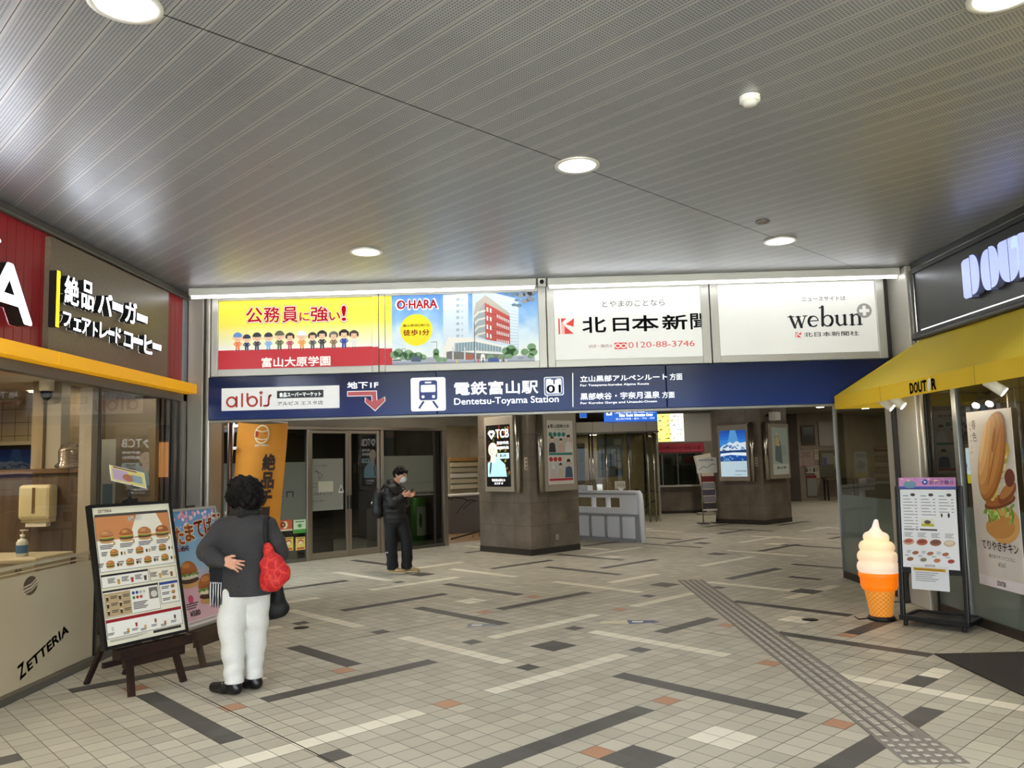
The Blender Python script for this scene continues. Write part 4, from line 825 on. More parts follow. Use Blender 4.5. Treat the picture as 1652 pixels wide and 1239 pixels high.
m1 = MB(); m1.M = TM; m1.box(.27, .36, -.014, .012, PH+.001, PH+.02, BLACK); m1.build('clip', t)
# ================================================================ ORANGE BANNER FLAG
BN = Fr(-3.03, 9.75, 3)
t = thing('banner_flag', 'orange vertical banner flag with emblem and dark characters on a white pole', 'banner', BN, (-.55, 0, 0))
FLG = noisy('banner_cloth', '#cf8420', '#dd9328', 3, 0.75)
lean = lambda z: -.655+.075*z
m1 = MB(); m1.lathe([(0.0, 0.0), (.2, 0.0), (.2, .05), (.05, .09), (.03, .16), (0, .16)], (lean(0), .0, 0), M('#d7d5cf', 0.5), 20); m1.build('base', t)
m1 = MB(); m1.tube([(lean(.1), 0, .1), (lean(2.12), 0, 2.12), (lean(2.24), 0, 2.24)], [.013, .012, .011], WHITE, 10); m1.tube([(lean(2.235), 0, 2.235), (lean(2.2)+.64, 0, 2.165)], .007, WHITE, 8); m1.build('pole', t)
NX, NZ = 12, 30; vs, fs = [], []
for j in range(NZ+1):
    for i in range(NX+1):
        u, v = i/NX, j/NZ; z = 2.18-.02*u-1.75*v; vs.append((lean(z)+.045+u*(.60), .022*math.sin(u*7+v*5)*(.3+v)-.012*math.cos(v*9+u*2), z-(.018*math.sin(math.pi*u) if v == 0 else 0)))
for j in range(NZ):
    for i in range(NX): a = j*(NX+1)+i; fs.append((a, a+1, a+NX+2, a+NX+1))
m1 = MB(); m1.add(vs, fs, FLG, True); fl = m1.build('cloth', t)
def onflag(m1, fn):
    k0 = len(m1.v); fn()
    for q in range(k0, len(m1.v)):
        u, y_, w_ = m1.v[q]; v = (2.16-w_)/1.75; z = w_; m1.v[q] = (lean(z)+.045+u*.6, .022*math.sin(u*7+v*5)*(.3+v)-.012*math.cos(v*9+u*2)-.006+y_, z)
m1 = MB(); dkb = M('#3b2518', 0.7); cr = M('#f3e3c2', 0.7)
def flagprint():
    m1.ell(.50, 2.03, .15, .115, 0, cr, 28); m1.ell(.50, 2.03, .128, .098, -.001, M('#d98d26', 0.7), 28); m1.poly([(.37, 2.07), (.60, 2.035), (.37, 1.995)], -.0015, M('#a92c22', 0.7))
    for a, b in ((2.085, 2.06), (1.985, 1.965)): m1.line([(.37, a), (.5, b), (.63, a-.01)], .012, -.002, cr)
    m1.text('ZETTERIA', .37, .66, 1.885, 1.905, 0, cr, .06)
    for ch, z, w_ in (('絶', 1.60, .24), ('品', 1.38, .24), ('チ', 1.17, .23), ('ー', .97, .2), ('ズ', .75, .23)): m1.text(ch, .56, .56+w_, z, z+.185, 0, dkb, .07)
    for ch, z in (('バ', 1.30), ('ー', 1.1), ('ガ', .88), ('ー', .68)): m1.text(ch, .18, .42, z, z+.185, 0, dkb, .07)
onflag(m1, flagprint); m1.build('printed_lettering', fl)
for z in (2.14, 1.87, 1.5, 1.1, .7): m1 = MB(); m1.box(lean(z)-.018, lean(z)+.055, -.018, .014, z-.018, z+.018, WHITE, .004); m1.build('tie', t)
# ================================================================ RIGHT SHOP (coffee shop)
DT = Fr(4.12, 8.85, -90)
FAS = M('#2f2f30', 0.3, 0.2); FAS2 = M('#191919', 0.4)
mb = MB(); mb.box(0.50, 10.5, -0.01, 0.06, 2.80, 3.46, FAS); mb.box(0.50, 10.5, -0.03, 0.06, 3.462, 3.572, FAS2, 0.004); mb.box(0.50, 10.5, 0.0, 0.08, 2.60, 2.798, M('#2a2825', 0.5)); mb.box(0.5, 10.5, -.06, -.01, 2.80, 2.835, FAS2); struct(mb, 'wall_right', DT)
mb = MB(); mb.box(0.50, 10.5, -0.035, -0.031, 3.50, 3.508, STEEL); struct(mb, 'trim_9', DT)
mb = MB(); mb.box(0.68, 9.5, -0.064, -0.0605, 2.836, 2.846, M('#ffffff', 0.5, 0, 1.6)); mb.build('led_strip', None, DT, 'thin white light line along the bottom of the dark shop fascia', 'light strip')
LB = M('#aab6f0', 0.35, 0, 0.85, ecol='#aebcff'); LBS = M('#6f78a8', 0.4)
t = thing('mounted_lettering', 'lit blue-white bean-shaped letters on the dark fascia above the yellow awning', 'sign lettering', DT, (2.3, -.02, 2.98))
def bean(x0, x1, z0, z1, kind):
    m1 = MB(); cx = (x0+x1)/2; cz = (z0+z1)/2; rx = (x1-x0)/2; rz = (z1-z0)/2; g = .004; y = -.08; th = .065
    def half(sgn, top=0.0, sq=False):
        P = [(cx+sgn*g, cz-rz+top)]
        if sq: P += [(cx+sgn*rx*.75, cz-rz+top), (cx+sgn*rx, cz-rz*.86+top), (cx+sgn*rx, cz+rz*.86+top), (cx+sgn*rx*.75, cz+rz+top)]
        else: P += [(cx+sgn*(g+(rx-g)*math.sin(math.pi*i/18)**.62), cz+top-rz*math.cos(math.pi*i/18)) for i in range(1, 18)]
        P += [(cx+sgn*g, cz+rz+top)]; m1.poly(P, y, LB, th, LBS)
    if kind == 'D': half(-1, -.008, True); half(1, .008)
    elif kind == 'O': half(-1, -.006); half(1, .006)
    elif kind == 'U':
        for sg in (-1, 1):
            P = [(cx+sg*g, cz+rz), (cx+sg*rx*.8, cz+rz), (cx+sg*rx, cz+rz*.9)]+[(cx+sg*(g+(rx-g)*math.cos(math.pi*i/24)), cz-rz*.25-rz*.75*math.sin(math.pi*i/24)) for i in range(0, 12)]+[(cx+sg*g, cz-rz)]
            m1.poly(P, y, LB, th, LBS)
    elif kind == 'T':
        m1.poly([(x0, cz+rz*.5), (x0+.02, cz+rz*.9), (cx, cz+rz), (x1-.02, cz+rz*.9), (x1, cz+rz*.5), (cx+rx*.4, cz+rz*.42), (cx+rx*.34, cz-rz), (cx-rx*.34, cz-rz), (cx-rx*.4, cz+rz*.42)], y, LB, th, LBS)
    else: half(-1, 0, True); m1.ell(cx+rx*.45, cz+rz*.45, rx*.5, rz*.5, y, LB, 18, th, mside=LBS); m1.poly([(cx, cz), (cx+rx*.5, cz), (x1, cz-rz), (cx+rx*.4, cz-rz)], y, LB, th, LBS)
    m1.build('letter', t)
p = Pr(None, DT, 0, (1330, 320, 5.13), -.08)
for k_, bl, tr in (('D', (1140, 830), (1285, 478)), ('O', (1290, 768), (1448, 398)), ('U', (1440, 702), (1612, 312))):
    x0, _ = p.pt(bl[0], (bl[1]+tr[1])/2); x1, _ = p.pt(tr[0], (bl[1]+tr[1])/2); bean(x0, x1, 2.985, 3.345, k_)
for k_, x0 in (('T', 2.285), ('O', 2.58), ('R', 2.88)): bean(x0, x0+.27, 2.985, 3.345, k_)
# ---- awning
YEL = noisy('awning_cloth', '#ffdf3a', '#ffe84e', 1.2, 0.62, 0, None, 0.0)
_n = YEL.node_tree; _t = _n.nodes.new('ShaderNodeBsdfTranslucent'); _t.inputs[0].default_value = lin('#ffe030'); _x = _n.nodes.new('ShaderNodeMixShader'); _x.inputs[0].default_value = 0.42
_n.links.new(_n.nodes['Principled BSDF'].outputs[0], _x.inputs[1]); _n.links.new(_t.outputs[0], _x.inputs[2]); _n.links.new(_x.outputs[0], _n.nodes['Material Output'].inputs[0])
t = thing('shop_awning', 'bright yellow cloth awning with small black lettering over the coffee shop front', 'awning', DT, (4.0, -.4, 2.09))
def sheet(m1, A, B, C, D, nu, nv, sag, m):
    A, B, C, D = map(Vector, (A, B, C, D)); vs, fs = [], []
    for j in range(nv+1):
        for i in range(nu+1):
            u, v = i/nu, j/nv; q = (A*(1-u)+B*u)*(1-v)+(D*(1-u)+C*u)*v; q.z -= sag*math.sin(math.pi*v)*(0.6+0.4*math.sin(u*40)); vs.append(q)
    for j in range(nv):
        for i in range(nu): a = j*(nu+1)+i; fs.append((a, a+1, a+nu+2, a+nu+1))
    m1.add(vs, fs, m, True)
m1 = MB(); sheet(m1, (0.13, -.77, 2.23), (9.0, -.77, 2.23), (9.0, -.03, 2.755), (0.60, -.03, 2.755), 60, 8, .02, YEL); m1.add([(.13, -.77, 2.23), (.60, -.03, 2.755), (.13, -.03, 2.23)], [(0, 1, 2)], YEL); m1.build('canopy', t)
m1 = MB(); m1.box(.13, 9.0, -.774, -.768, 2.09, 2.23, YEL); m1.box(.126, .13, -.77, -.03, 2.09, 2.23, YEL); [m1.box(q, q+.004, -.7755, -.774, 2.09, 2.23, M('#b8960c', .7)) for q in (1.25, 2.85, 4.45, 6.0, 7.5)]; m1.build('valance', t)
m1 = MB(); bk = M('#1c1a12', 0.6); xs = [1.845+i*.075 for i in range(6)]
p2 = MB()
for ch, x in zip('DOUT', xs): m1.text(ch, x, x+.062, 2.112, 2.197, -.777, bk, .09)
m1.text('R', xs[5], xs[5]+.065, 2.112, 2.197, -.777, bk, .09); m1.build('lettering', t)
m1 = MB(); m1.ell(xs[4]+.033, 2.158, .026, .055, -.777, M('#f2efe6', .6), 20, rot=-14); m1.line([(xs[4]+.026, 2.11), (xs[4]+.04, 2.16), (xs[4]+.034, 2.205)], .005, -.778, M('#c9b77a', .6)); m1.build('bean_emblem', t)
m1 = MB(); m1.tube([(.16, -.75, 2.215), (8.98, -.75, 2.215)], .014, STEEL, 8); m1.tube([(.5, -.045, 2.775), (9.0, -.045, 2.775)], .028, M('#4a4742', .4, .4), 10); [m1.tube([(q, -.75, 2.2), (q, -.02, 2.25)], .011, STEEL, 6) for q in (.3, 2.6, 5.0, 7.4)]; m1.build('support_frame', t)
SPW = M('#e9e6de', .4)
for i, (s_, lb) in enumerate(((.62, 'white spotlight under the far awning end, leftmost of a close pair'), (.86, 'white spotlight under the far awning end, right one of a close pair'), (2.40, 'white tube spotlight under the awning, above and left of the sandwich poster'), (3.02, 'white tube spotlight under the awning near the right picture edge'))):
    t = thing('awning_spotlight', lb, 'spotlight', DT, (s_, -.45, 2.05), 'spotlights under the awning'); y0 = -.50 if i < 2 else -.42
    m1 = MB(); m1.tube([(s_-.03, y0, 2.16), (s_+.035, y0+.10, 2.06)], .042, SPW, 14); m1.build('lamp_tube', t)
    m1 = MB(); m1.tube([(s_-.01, y0+.03, 2.15), (s_-.01, y0+.03, 2.225)], .010, SPW, 8); m1.build('stem', t)
    m1 = MB(); m1.tube([(s_+.0355, y0+.1008, 2.0592), (s_+.037, y0+.103, 2.057)], .036, M('#fff3d8', .5, 0, 90.0), 14); m1.build('lamp', t)
# ---- glass front
CG = glassmat('cafe_glass', '#d6dad2', 1.4); CF_ = glassmat('cafe_film', '#9aa59d', 1.4, 0.75, '#76837d', 0.03)
mb = MB(); MUL = M('#8a8c8a', .3, .6); KICK = M('#2f2620', .5)
mb.box(-1.97, -.30, 0, .06, 0, .085, KICK); mb.box(.49, 10.5, 0, .06, 0, .085, KICK); mb.box(-1.97, -.30, 0, .05, 2.56, 2.62, MUL); mb.box(.49, 10.5, -.005, .06, 2.54, 2.60, MUL)
for a, b in ((-1.985, -1.97), (1.02, 1.10), (3.4, 3.48), (6, 6.08)): mb.box(a, b, -.005, .06, .085, 2.54, MUL, .006)
struct(mb, 'trim_10', DT)
for i, (a, b) in enumerate(((-1.97, -.30), (.49, 1.02), (1.10, 3.4), (3.48, 6.0), (6.08, 10.5))):
    mb = MB(); mb.rect(a, b, 1.08, 2.55, .02, CG); mb.rect(a, b, .085, 1.08, .02, CF_); struct(mb, 'window_%d' % (i+5), DT)
mb = MB(); mb.rect(0, 2.5, 0.085, 2.6, 0, CG); mb.box(2.5, 2.56, -.03, .03, 0, 3.1, MUL); mb.box(0, 9.3, 0, .05, 2.6, 3.1, HW); mb.box(2.56, 9.3, 0, .05, 0, 2.6, HW); o = struct(mb, 'wall_cafe_end', Fr(4.13, 10.84, 0))
CW = noisy('cafe_wall', '#6e5b45', '#84705a', 3, .6, 0, (4, 4, .3)); CW2 = noisy('cafe_panel', '#8b7a62', '#a3927a', 8, .6, 0, (6, 6, .2))
mb = MB(); mb.box(-1.95, 10.5, 3.2, 3.3, 0, 2.75, CW); struct(mb, 'wall_cafe_back', DT)
mb = MB(); mb.box(-1.95, 10.5, .08, 3.2, 2.62, 2.68, M('#8c8474', .7)); struct(mb, 'ceiling_cafe', DT)
mb = MB(); mb.box(10.5, 10.56, 0, 3.3, 0, 3.5, HW); struct(mb, 'wall_cafe_side', DT)
mb = MB(); mb.box(1.22, 1.55, .35, .65, 0, 2.62, CW2); struct(mb, 'column_3', DT)
mb = MB(); mb.box(1.9, 3.2, .55, .62, .0, 2.62, CW2); struct(mb, 'wall_cafe_panel', DT)
for i, (s_, y_) in enumerate(((-1.2, 1.2), (.7, 1.1), (2.3, 1.4), (4.4, 1.2), (6.5, 1.2))):
    t = thing('cafe_downlight', 'recessed ceiling light inside the coffee shop', 'ceiling light', DT, (s_, y_, 2.6), 'coffee shop ceiling lights')
    m1 = MB(); m1.lathe([(.08, .0), (.08, -.008), (.065, -.009)], (s_, y_, 2.619), CANR, 20); m1.build('trim_ring', t)
    m1 = MB(); m1.lathe([(.065, -.008), (0, -.01)], (s_, y_, 2.619), M('#ffe6bd', .5, 0, 130.0), 20); m1.build('lamp', t)
# things seen through the glass
t = thing('hanging_menu_screen', 'dark menu screen with small purple pictures behind the far coffee shop glass', 'screen', DT, (-.9, 1.6, 1.85)); m1 = MB(); m1.box(-1.9, -.3, 1.6, 1.65, 1.82, 2.22, BLACK); m1.build('housing', t)
m1 = MB(); random.seed(11)
for i in range(9):
    for j in range(3): m1.rect(-1.84+i*.17, -1.84+i*.17+.11, 1.87+j*.115, 1.87+j*.115+.07, 1.597, ink(random.choice(['#4a4468', '#3c4a66', '#5a4a5a', '#2f3a4a', '#6a6a7a']), .25))
m1.build('display', t)
t = thing('hanging_digital_poster', 'glowing blue and yellow poster screen behind the far coffee shop glass', 'screen', DT, (-.5, .9, 1.2)); m1 = MB(); m1.box(-.86, -.36, .9, .94, 1.22, 1.66, M('#2a2d2e', .4)); m1.build('housing', t)
m1 = MB(); m1.rect(-.84, -.38, 1.24, 1.64, .898, ink('#cfe6f2', .9)); m1.rect(-.84, -.38, 1.24, 1.34, .8975, ink('#e3d23a', .7)); m1.ell(-.61, 1.44, .17, .07, .897, ink('#2f6fb5', .7), 20); m1.rect(-.8, -.5, 1.55, 1.60, .897, ink('#4a86b8', .7)); m1.build('display', t)
t = thing('hanging_light_poster', 'narrow pale green lit poster behind the coffee shop glass above the menu stand', 'poster', DT, (.95, .5, 1.35)); m1 = MB(); m1.box(.98, 1.14, .5, .53, 1.35, 1.80, WHITE); m1.build('panel', t)
m1 = MB(); m1.rect(.99, 1.13, 1.36, 1.79, .498, ink('#b9dcc9', .7)); m1.ell(1.05, 1.64, .04, .05, .497, ink('#3f7a5a', .3), 12); m1.ell(1.08, 1.48, .03, .05, .497, ink('#7a3a34', .3), 12); m1.build('print', t)
# ---- sandwich poster on the glass
t = thing('sandwich_poster', 'tall poster of a chicken sandwich hung on the coffee shop glass', 'poster', DT, (1.63, -.01, .4))
m1 = MB(); m1.box(1.29, 1.975, -.012, -.004, .40, 1.96, ink('#d7d2cd')); m1.build('sheet', t)
m1 = MB(); y = -.0125; q = MB()
def E2(u, v, a, b, col, dy, rot=0, n=26, **k): m1.ell(1.29+u*.685, .40+v*1.56, a, b, y-dy, ink(col, 0, .45), n, rot=rot, **k)
m1.rect(1.29, 1.975, .40, .49, y-.0003, ink('#e6e1e6'))
E2(.66, .36, .24, .16, '#d9a760', .0004, 8); E2(.58, .345, .22, .10, '#c98f4a', .0006, 6)
random.seed(2)
for i in range(40): E2(.28+.62*random.random(), .37+.10*random.random()+.1*(i % 3)*.3, .045, .016, random.choice(['#7fa63f', '#9cbf55', '#b9d47a', '#6b9436']), .001+i*.00004, random.uniform(20, 150), 9)
E2(.62, .485, .24, .055, '#7a3f22', .003, 12); E2(.62, .495, .22, .045, '#a8662f', .0034, 12); E2(.80, .535, .16, .06, '#8a4a25', .0036, 30); E2(.80, .55, .13, .045, '#b5793c', .004, 30); E2(.88, .62, .08, .07, '#6f3018', .0041, 60)
for i in range(34): E2(.45+.42*(i/34)+.05*random.random(), .50+.28*(i/34)**1.2+.03*random.random(), .04, .03, random.choice(['#e8d67f', '#dcc45c', '#efe3a6', '#c9b04a']), .0045+i*.00003, random.uniform(0, 180), 10)
for i in range(6): E2(.48+.07*i, .58+.05*i, .085, .018, '#d8b3b0', .006+i*.0001, 62, 14); E2(.485+.07*i, .58+.05*i, .07, .008, '#efdcd6', .0065+i*.0001, 62, 14)
E2(.54, .735, .42, .185, '#9c5f28', .008, 66, 48); E2(.52, .742, .405, .168, '#b57636', .0083, 66, 48); E2(.49, .75, .385, .145, '#c58a48', .0086, 66, 48); E2(.44, .77, .33, .095, '#d39d5c', .0089, 66, 44); E2(.40, .79, .27, .055, '#dfb075', .0092, 66, 40); E2(.37, .82, .2, .025, '#ecc794', .0094, 67, 24); E2(.60, .74, .30, .010, '#a56a30', .0094, 63, 20); E2(.50, .72, .26, .008, '#b97d40', .0094, 70, 20); E2(.62, .83, .12, .02, '#a97038', .0094, 72, 14)
for i, ch in enumerate('春色'): m1.text(ch, 1.37, 1.435, 1.80-i*.11, 1.885-i*.11, y-.001, ink('#4a443f'), 0)
for i, ch in enumerate('ミラノサンド。'): m1.text(ch, 1.325, 1.36 if ch != '。' else 1.335, 1.83-i*.052, 1.865-i*.052 if ch != '。' else 1.84-i*.052, y-.001, ink('#6a625a'), 0)
m1.text('てりやきチキン', 1.40, 1.94, .73, .81, y-.01, ink('#2d2825'), .02); m1.text('-春の彩りサンドとともに-', 1.47, 1.88, .655, .69, y-.001, ink('#4d4640'), .0); m1.text('¥560', 1.61, 1.72, .59, .63, y-.001, ink('#6a625a'), .0)
m1.text('DOUTOR', 1.575, 1.70, .425, .465, y-.001, ink('#1f1c19'), .09); m1.text('ミラノサンド', 1.575, 1.69, .475, .485, y-.001, ink('#b04a4a'), 0)
m1.M = Matrix.Identity(4); m1.v = [(max(1.291, min(1.974, a)), b, max(.401, min(1.959, c))) for a, b, c in m1.v]
m1.build('print', t)
m1 = MB(); m1.box(1.94, 1.955, -.012, -.003, 1.961, 2.12, STEEL); m1.build('hanger', t)
t = thing('hanging_notice', 'white notice with a yellow top band behind the glass at the right picture edge', 'notice', DT, (2.25, .3, 1.2)); m1 = MB(); m1.box(2.08, 2.6, .30, .31, 1.22, 1.62, M('#cfccc2', .6)); m1.build('sheet', t)
m1 = MB(); m1.rect(2.09, 2.59, 1.54, 1.58, .299, ink('#d9b92c')); lines(m1, 2.14, 1.48, .35, 6, .012, .299, '#8a857c'); m1.build('print', t)
# ---- doormat
t0 = MB(); MATM = noisy('mat_pile', '#2b2421', '#37302c', 220, .9, 0, None, .002); t0.box(3.2, 4.08, 3.9, 6.63, .002, .012, MATM, .003); t0.build('doormat', None, WORLD, 'dark brown doormat on the tiles at the right edge in front of the coffee shop', 'doormat')
# ---- soft cream cone lamp
IX, IY = 3.41, 8.06
t = thing('ice_cream_lamp', 'glowing giant soft-serve cone lamp standing on the floor by the coffee shop', 'display lamp', WORLD, (IX, IY, 0))
m1 = MB(); m1.lathe([(0, 0), (.125, 0), (.13, .012), (.12, .034), (.095, .038), (0, .038)], (IX, IY, 0.001), BLACK, 28); m1.tube([(IX-.12, IY-.02, .02), (IX-.22, IY, .008), (IX-.2, IY+.15, .006)], .006, BLACK, 6); m1.build('base', t)
CONE = M('#e08a28', .45, 0, .32, ecol='#e57f12'); CUPM = M('#ee7a12', .4, 0, .62, ecol='#ff7a0c')
def conetex():
    k = NT('wafer_cone'); v = k.obj(); sx = k.new('ShaderNodeSeparateXYZ'); k.l(v, sx.inputs[0])
    at = k.math('ARCTAN2', sx.outputs[1], sx.outputs[0]); a = k.math('MULTIPLY', at, 2.55); z = k.math('MULTIPLY', sx.outputs[2], 24.0)
    f = k.math('MAXIMUM', k.math('GREATER_THAN', k.math('FRACT', k.math('ADD', k.math('ADD', a, z), 50)), .86), k.math('GREATER_THAN', k.math('FRACT', k.math('ADD', k.math('SUBTRACT', z, a), 50)), .86))
    c = k.mix(f, lin('#c9791f'), lin('#e5a04a')); k.l(c, k.b.inputs['Base Color']); k.l(c, k.b.inputs['Emission Color']); k.b.inputs['Emission Strength'].default_value = .28; k.b.inputs['Roughness'].default_value = .45; k.bump(f, .006); return k.m
m1 = MB(); m1.lathe([(.100, .04), (.135, .26), (.137, .285)], (0, 0, 0), conetex(), 40); o = m1.build('cone', t); o.location = (0, 0, 0)
m1 = MB(); m1.lathe([(.137, .285), (.155, .29), (.17, .33), (.172, .40), (.182, .41), (.183, .45), (.17, .455), (.0, .457)], (IX, IY, 0), CUPM, 40); m1.build('wafer_cup', t)
SW1 = gradient('soft_cream', [(0, '#f3dcc8'), (.3, '#f8d8b4'), (.6, '#fbdfae'), (.75, '#f3dcc6'), (1, '#e9d9d6')], .45, .97, .56)
tiers = [(.50, .193, .062), (.60, .185, .058), (.695, .163, .055), (.785, .120, .05)]
def rad(z):
    r = 0
    for c, R, h in tiers:
        d = (z-c)/(h*1.05)
        if abs(d) < 1: r = max(r, R-.05+.05*math.sqrt(1-d*d))
    tip = [(.80, .10), (.845, .062), (.88, .036), (.92, .027), (.955, .018), (.962, 0)]
    for (za, ra), (zb, rb) in zip(tip[:-1], tip[1:]):
        if za <= z <= zb: r = max(r, ra+(rb-ra)*(z-za)/(zb-za))
    return r
m1 = MB(); vs, fs = [], []; NZ, NA = 72, 40
for j in range(NZ+1):
    for i in range(NA):
        z = .445+(.962-.445)*j/NZ; a = 2*math.pi*i/NA; sh = .016*math.sin(a+.6)*(1 if z < .86 else max(0, (.95-z)/.09)); r = rad(max(.447, min(.962, z+sh))) if j < NZ else 0
        vs.append((IX+max(r, .0)*math.cos(a)+.012*max(0, z-.86)/.1, IY+r*math.sin(a), z))
for j in range(NZ):
    for i in range(NA): fs.append((j*NA+i, j*NA+(i+1) % NA, (j+1)*NA+(i+1) % NA, (j+1)*NA+i))
m1.add(vs, fs, SW1, True); m1.build('soft_cream', t)
# ---- menu stand on castors
ST = Fr(3.50, 7.75, -45)
t = thing('menu_stand', 'black rolling menu stand with a white menu sheet and pink header card', 'menu stand', ST, (.25, .1, 0))
TMs = tilted((0, 0, .06), math.radians(-4)); blk = M('#14171b', .4)
m1 = MB(); m1.M = TMs
for a in (-.045, .505): m1.box(a, a+.04, -.01, .03, 0, 1.22, blk, .008)
m1.box(-.045, .545, -.008, .03, 1.2, 1.235, blk, .01); m1.box(-.005, .505, -.002, .02, .43, .47, blk); m1.box(-.005, .505, .012, .02, .47, 1.2, blk); m1.build('frame', t)
m1 = MB(); m1.box(-.05, .55, -.03, .02, .055, .10, blk, .006); m1.box(-.05, -.01, .0, .42, .05, .09, blk, .006); m1.box(.51, .55, .0, .42, .05, .09, blk, .006); m1.box(-.05, .55, .39, .43, .05, .09, blk, .006); m1.box(-.01, .51, .02, .39, .06, .075, blk); m1.build('base', t)
for a, b in ((.0, .0), (.5, .0), (.0, .40), (.5, .40)):
    m1 = MB(); m1.tube([(a-.012, b, .027), (a+.012, b, .027)], .025, M('#232323', .5), 14); m1.box(a-.015, a+.015, b-.01, b+.02, .03, .054, blk); m1.build('castor', t)
m1 = MB(); m1.M = TMs; m1.box(.005, .495, -.012, -.010, .48, 1.20, ink('#e8eaee')); y = -.0125
random.seed(9)
for cx, n in ((.03, 11), (.19, 6), (.345, 5)):
    m1.rect(cx, cx+.05, 1.135, 1.145, y, ink('#7fa6b0')); m1.ell(cx+.09, 1.15, .022, .014, y, ink('#3b3432'), 12)
    for i in range(n): m1.rect(cx, cx+.07+.015*(i % 3), 1.105-i*.0285, 1.113-i*.0285, y, ink('#9aa1a5')); m1.rect(cx+.105, cx+.125, 1.105-i*.0285, 1.113-i*.0285, y, ink('#8b9195'))
m1.ell(.365, .965, .008, .02, y, ink('#2d2a28'), 10); m1.ell(.425, .965, .010, .022, y, ink('#2d2a28'), 10)
m1.rect(.185, .295, .86, .93, y-.0003, ink('#dfe3d0')); m1.rect(.185, .295, .86, .885, y-.0006, ink('#b7b43a')); m1.ell(.24, .90, .03, .018, y-.0009, ink('#5a4a3a'), 12)
m1.rect(.03, .16, .828, .836, y, ink('#8a8a8a')); m1.rect(.17, .32, .822, .838, y, ink('#4a4644'))
for i in range(4): m1.ell(.065+i*.118, .715, .05, .03, y, ink(('#c9a08a', '#b0644a', '#8f5f48', '#c9b49c')[i]), 18, rot=8); m1.ell(.065+i*.118, .72, .036, .016, y-.0003, ink(('#b5584a', '#8a3f2e', '#6f4a38', '#d9cdb5')[i]), 14, rot=8); lines(m1, .03+i*.118, .795, .075, 4, .006, y, '#9a9ea2')
for i in range(3): m1.ell(.12+i*.13, .615, .03, .016, y, ink('#a5664a'), 14, rot=15); lines(m1, .045+i*.13, .63, .04, 3, .005, y, '#9a9ea2')
for i in range(4): m1.ell(.07+i*.118, .555, .03, .018, y, ink(('#9a6a4a', '#8f8a6a', '#c07a5a', '#a04438')[i]), 14, rot=12); lines(m1, .025+i*.118, .59, .04, 2, .005, y, '#9a9ea2')
m1.text('DOUTOR', .20, .285, .492, .512, y, ink('#1f1c19'), .08); m1.build('menu_sheet', t)
m1 = MB(); m1.M = TMs; m1.box(0, .5, -.016, -.013, 1.205, 1.31, ink('#c98fc4')); y = -.0165
m1.rect(0, .5, 1.205, 1.228, y, ink('#4a5ab0')); m1.ell(.10, 1.245, .06, .035, y-.0003, ink('#6a93a8'), 18); m1.ell(.235, 1.268, .026, .026, y-.0003, ink('#3550a8'), 18); m1.poly([(.228, 1.28), (.228, 1.256), (.25, 1.268)], y-.0006, ink('#ffffff')); m1.text('おトク祭り', .275, .48, 1.245, 1.285, y-.0003, ink('#7a4a86'), .05); m1.text('5%還元', .30, .46, 1.292, 1.304, y-.0003, ink('#b0407a'), .02) if False else m1.rect(.27, .48, 1.294, 1.301, y-.0003, ink('#a05aa0'))
for i in range(8): m1.ell(.03+i*.06, 1.295-(i % 2)*.012, .014, .009, y-.0004, ink(('#e8b0d0', '#f0d0a0', '#d07ab0', '#9ab0e0')[i % 4]), 10)
m1.build('header_card', t)
m1 = MB(); m1.M = TMs; m1.box(.075, .40, -.0125, -.011, .285, .505, ink('#dfe1e6')); m1.rect(.095, .375, .455, .482, -.013, ink('#d0a52a')); lines(m1, .11, .435, .2, 5, .007, -.013, '#8f949a', 2.6); m1.rect(.11, .36, .464, .472, -.0135, ink('#8a6a1a')); m1.build('notice_sheet', t)
# outlet and flex on the pier behind the stand
t = thing('wall_socket', 'small grey wall socket with a black flex on the pier behind the menu stand', 'socket', DT, (.22, -.06, .3)); m1 = MB(); m1.box(.17, .28, -.075, -.052, .33, .375, M('#a9a49a', .5), .004); m1.build('plate', t)
m1 = MB(); m1.tube([(.18, -.08, .35), (.10, -.10, .34), (.05, -.10, .22), (.07, -.09, .03), (-.1, -.3, .01)], .006, BLACK, 6); m1.build('flex', t)
# ================================================================ STATION HALL
DW = Fr(-3.79, 14.21, G)
BEI = noisy('hall_beige', '#6f675a', '#7b7365', 3, .6)
mb = MB(); mb.box(-3.0, 3.05, 0, .16, 2.345, 3.1, BEI); mb.box(3.05, 4.6, .0, .16, 2.40, 3.1, BEI); struct(mb, 'wall_door_side', DW)
FST = M('#a59a8c', .28, .85)
mb = MB(); mb.box(-3.0, 3.05, -.02, .10, 2.29, 2.343, FST, .005)
for a, b in ((-.075, -.015), (1.47, 1.53), (2.96, 3.05)): mb.box(a, b, -.015, .085, 0, 2.289, FST, .005)
mb.box(-3.0, -.08, .0, .06, 0, .06, M('#6a655c', .4, .5)); mb.box(1.53, 2.96, .0, .06, 0, .06, M('#5a564e', .4, .5)); mb.box(2.72, 2.75, -.005, .05, .06, 2.289, M('#2d2b28', .5)); struct(mb, 'trim_11', DW)
DG = glassmat('door_glass', '#8f948c', 1.7); FRO = glassmat('frost_band', '#8d9088', 1.1, .72, '#74776e', .04)
mb = MB(); mb.rect(-3.0, -.08, .06, 2.289, .03, DG); mb.rect(-3.0, -.08, .72, 1.72, .027, FRO); struct(mb, 'window_10', DW)
mb = MB(); mb.rect(1.53, 2.72, .06, 2.289, .03, DG); mb.rect(1.53, 2.72, 1.02, 1.80, .027, FRO); mb.rect(2.75, 2.96, .06, 2.289, .03, DG); struct(mb, 'window_11', DW)
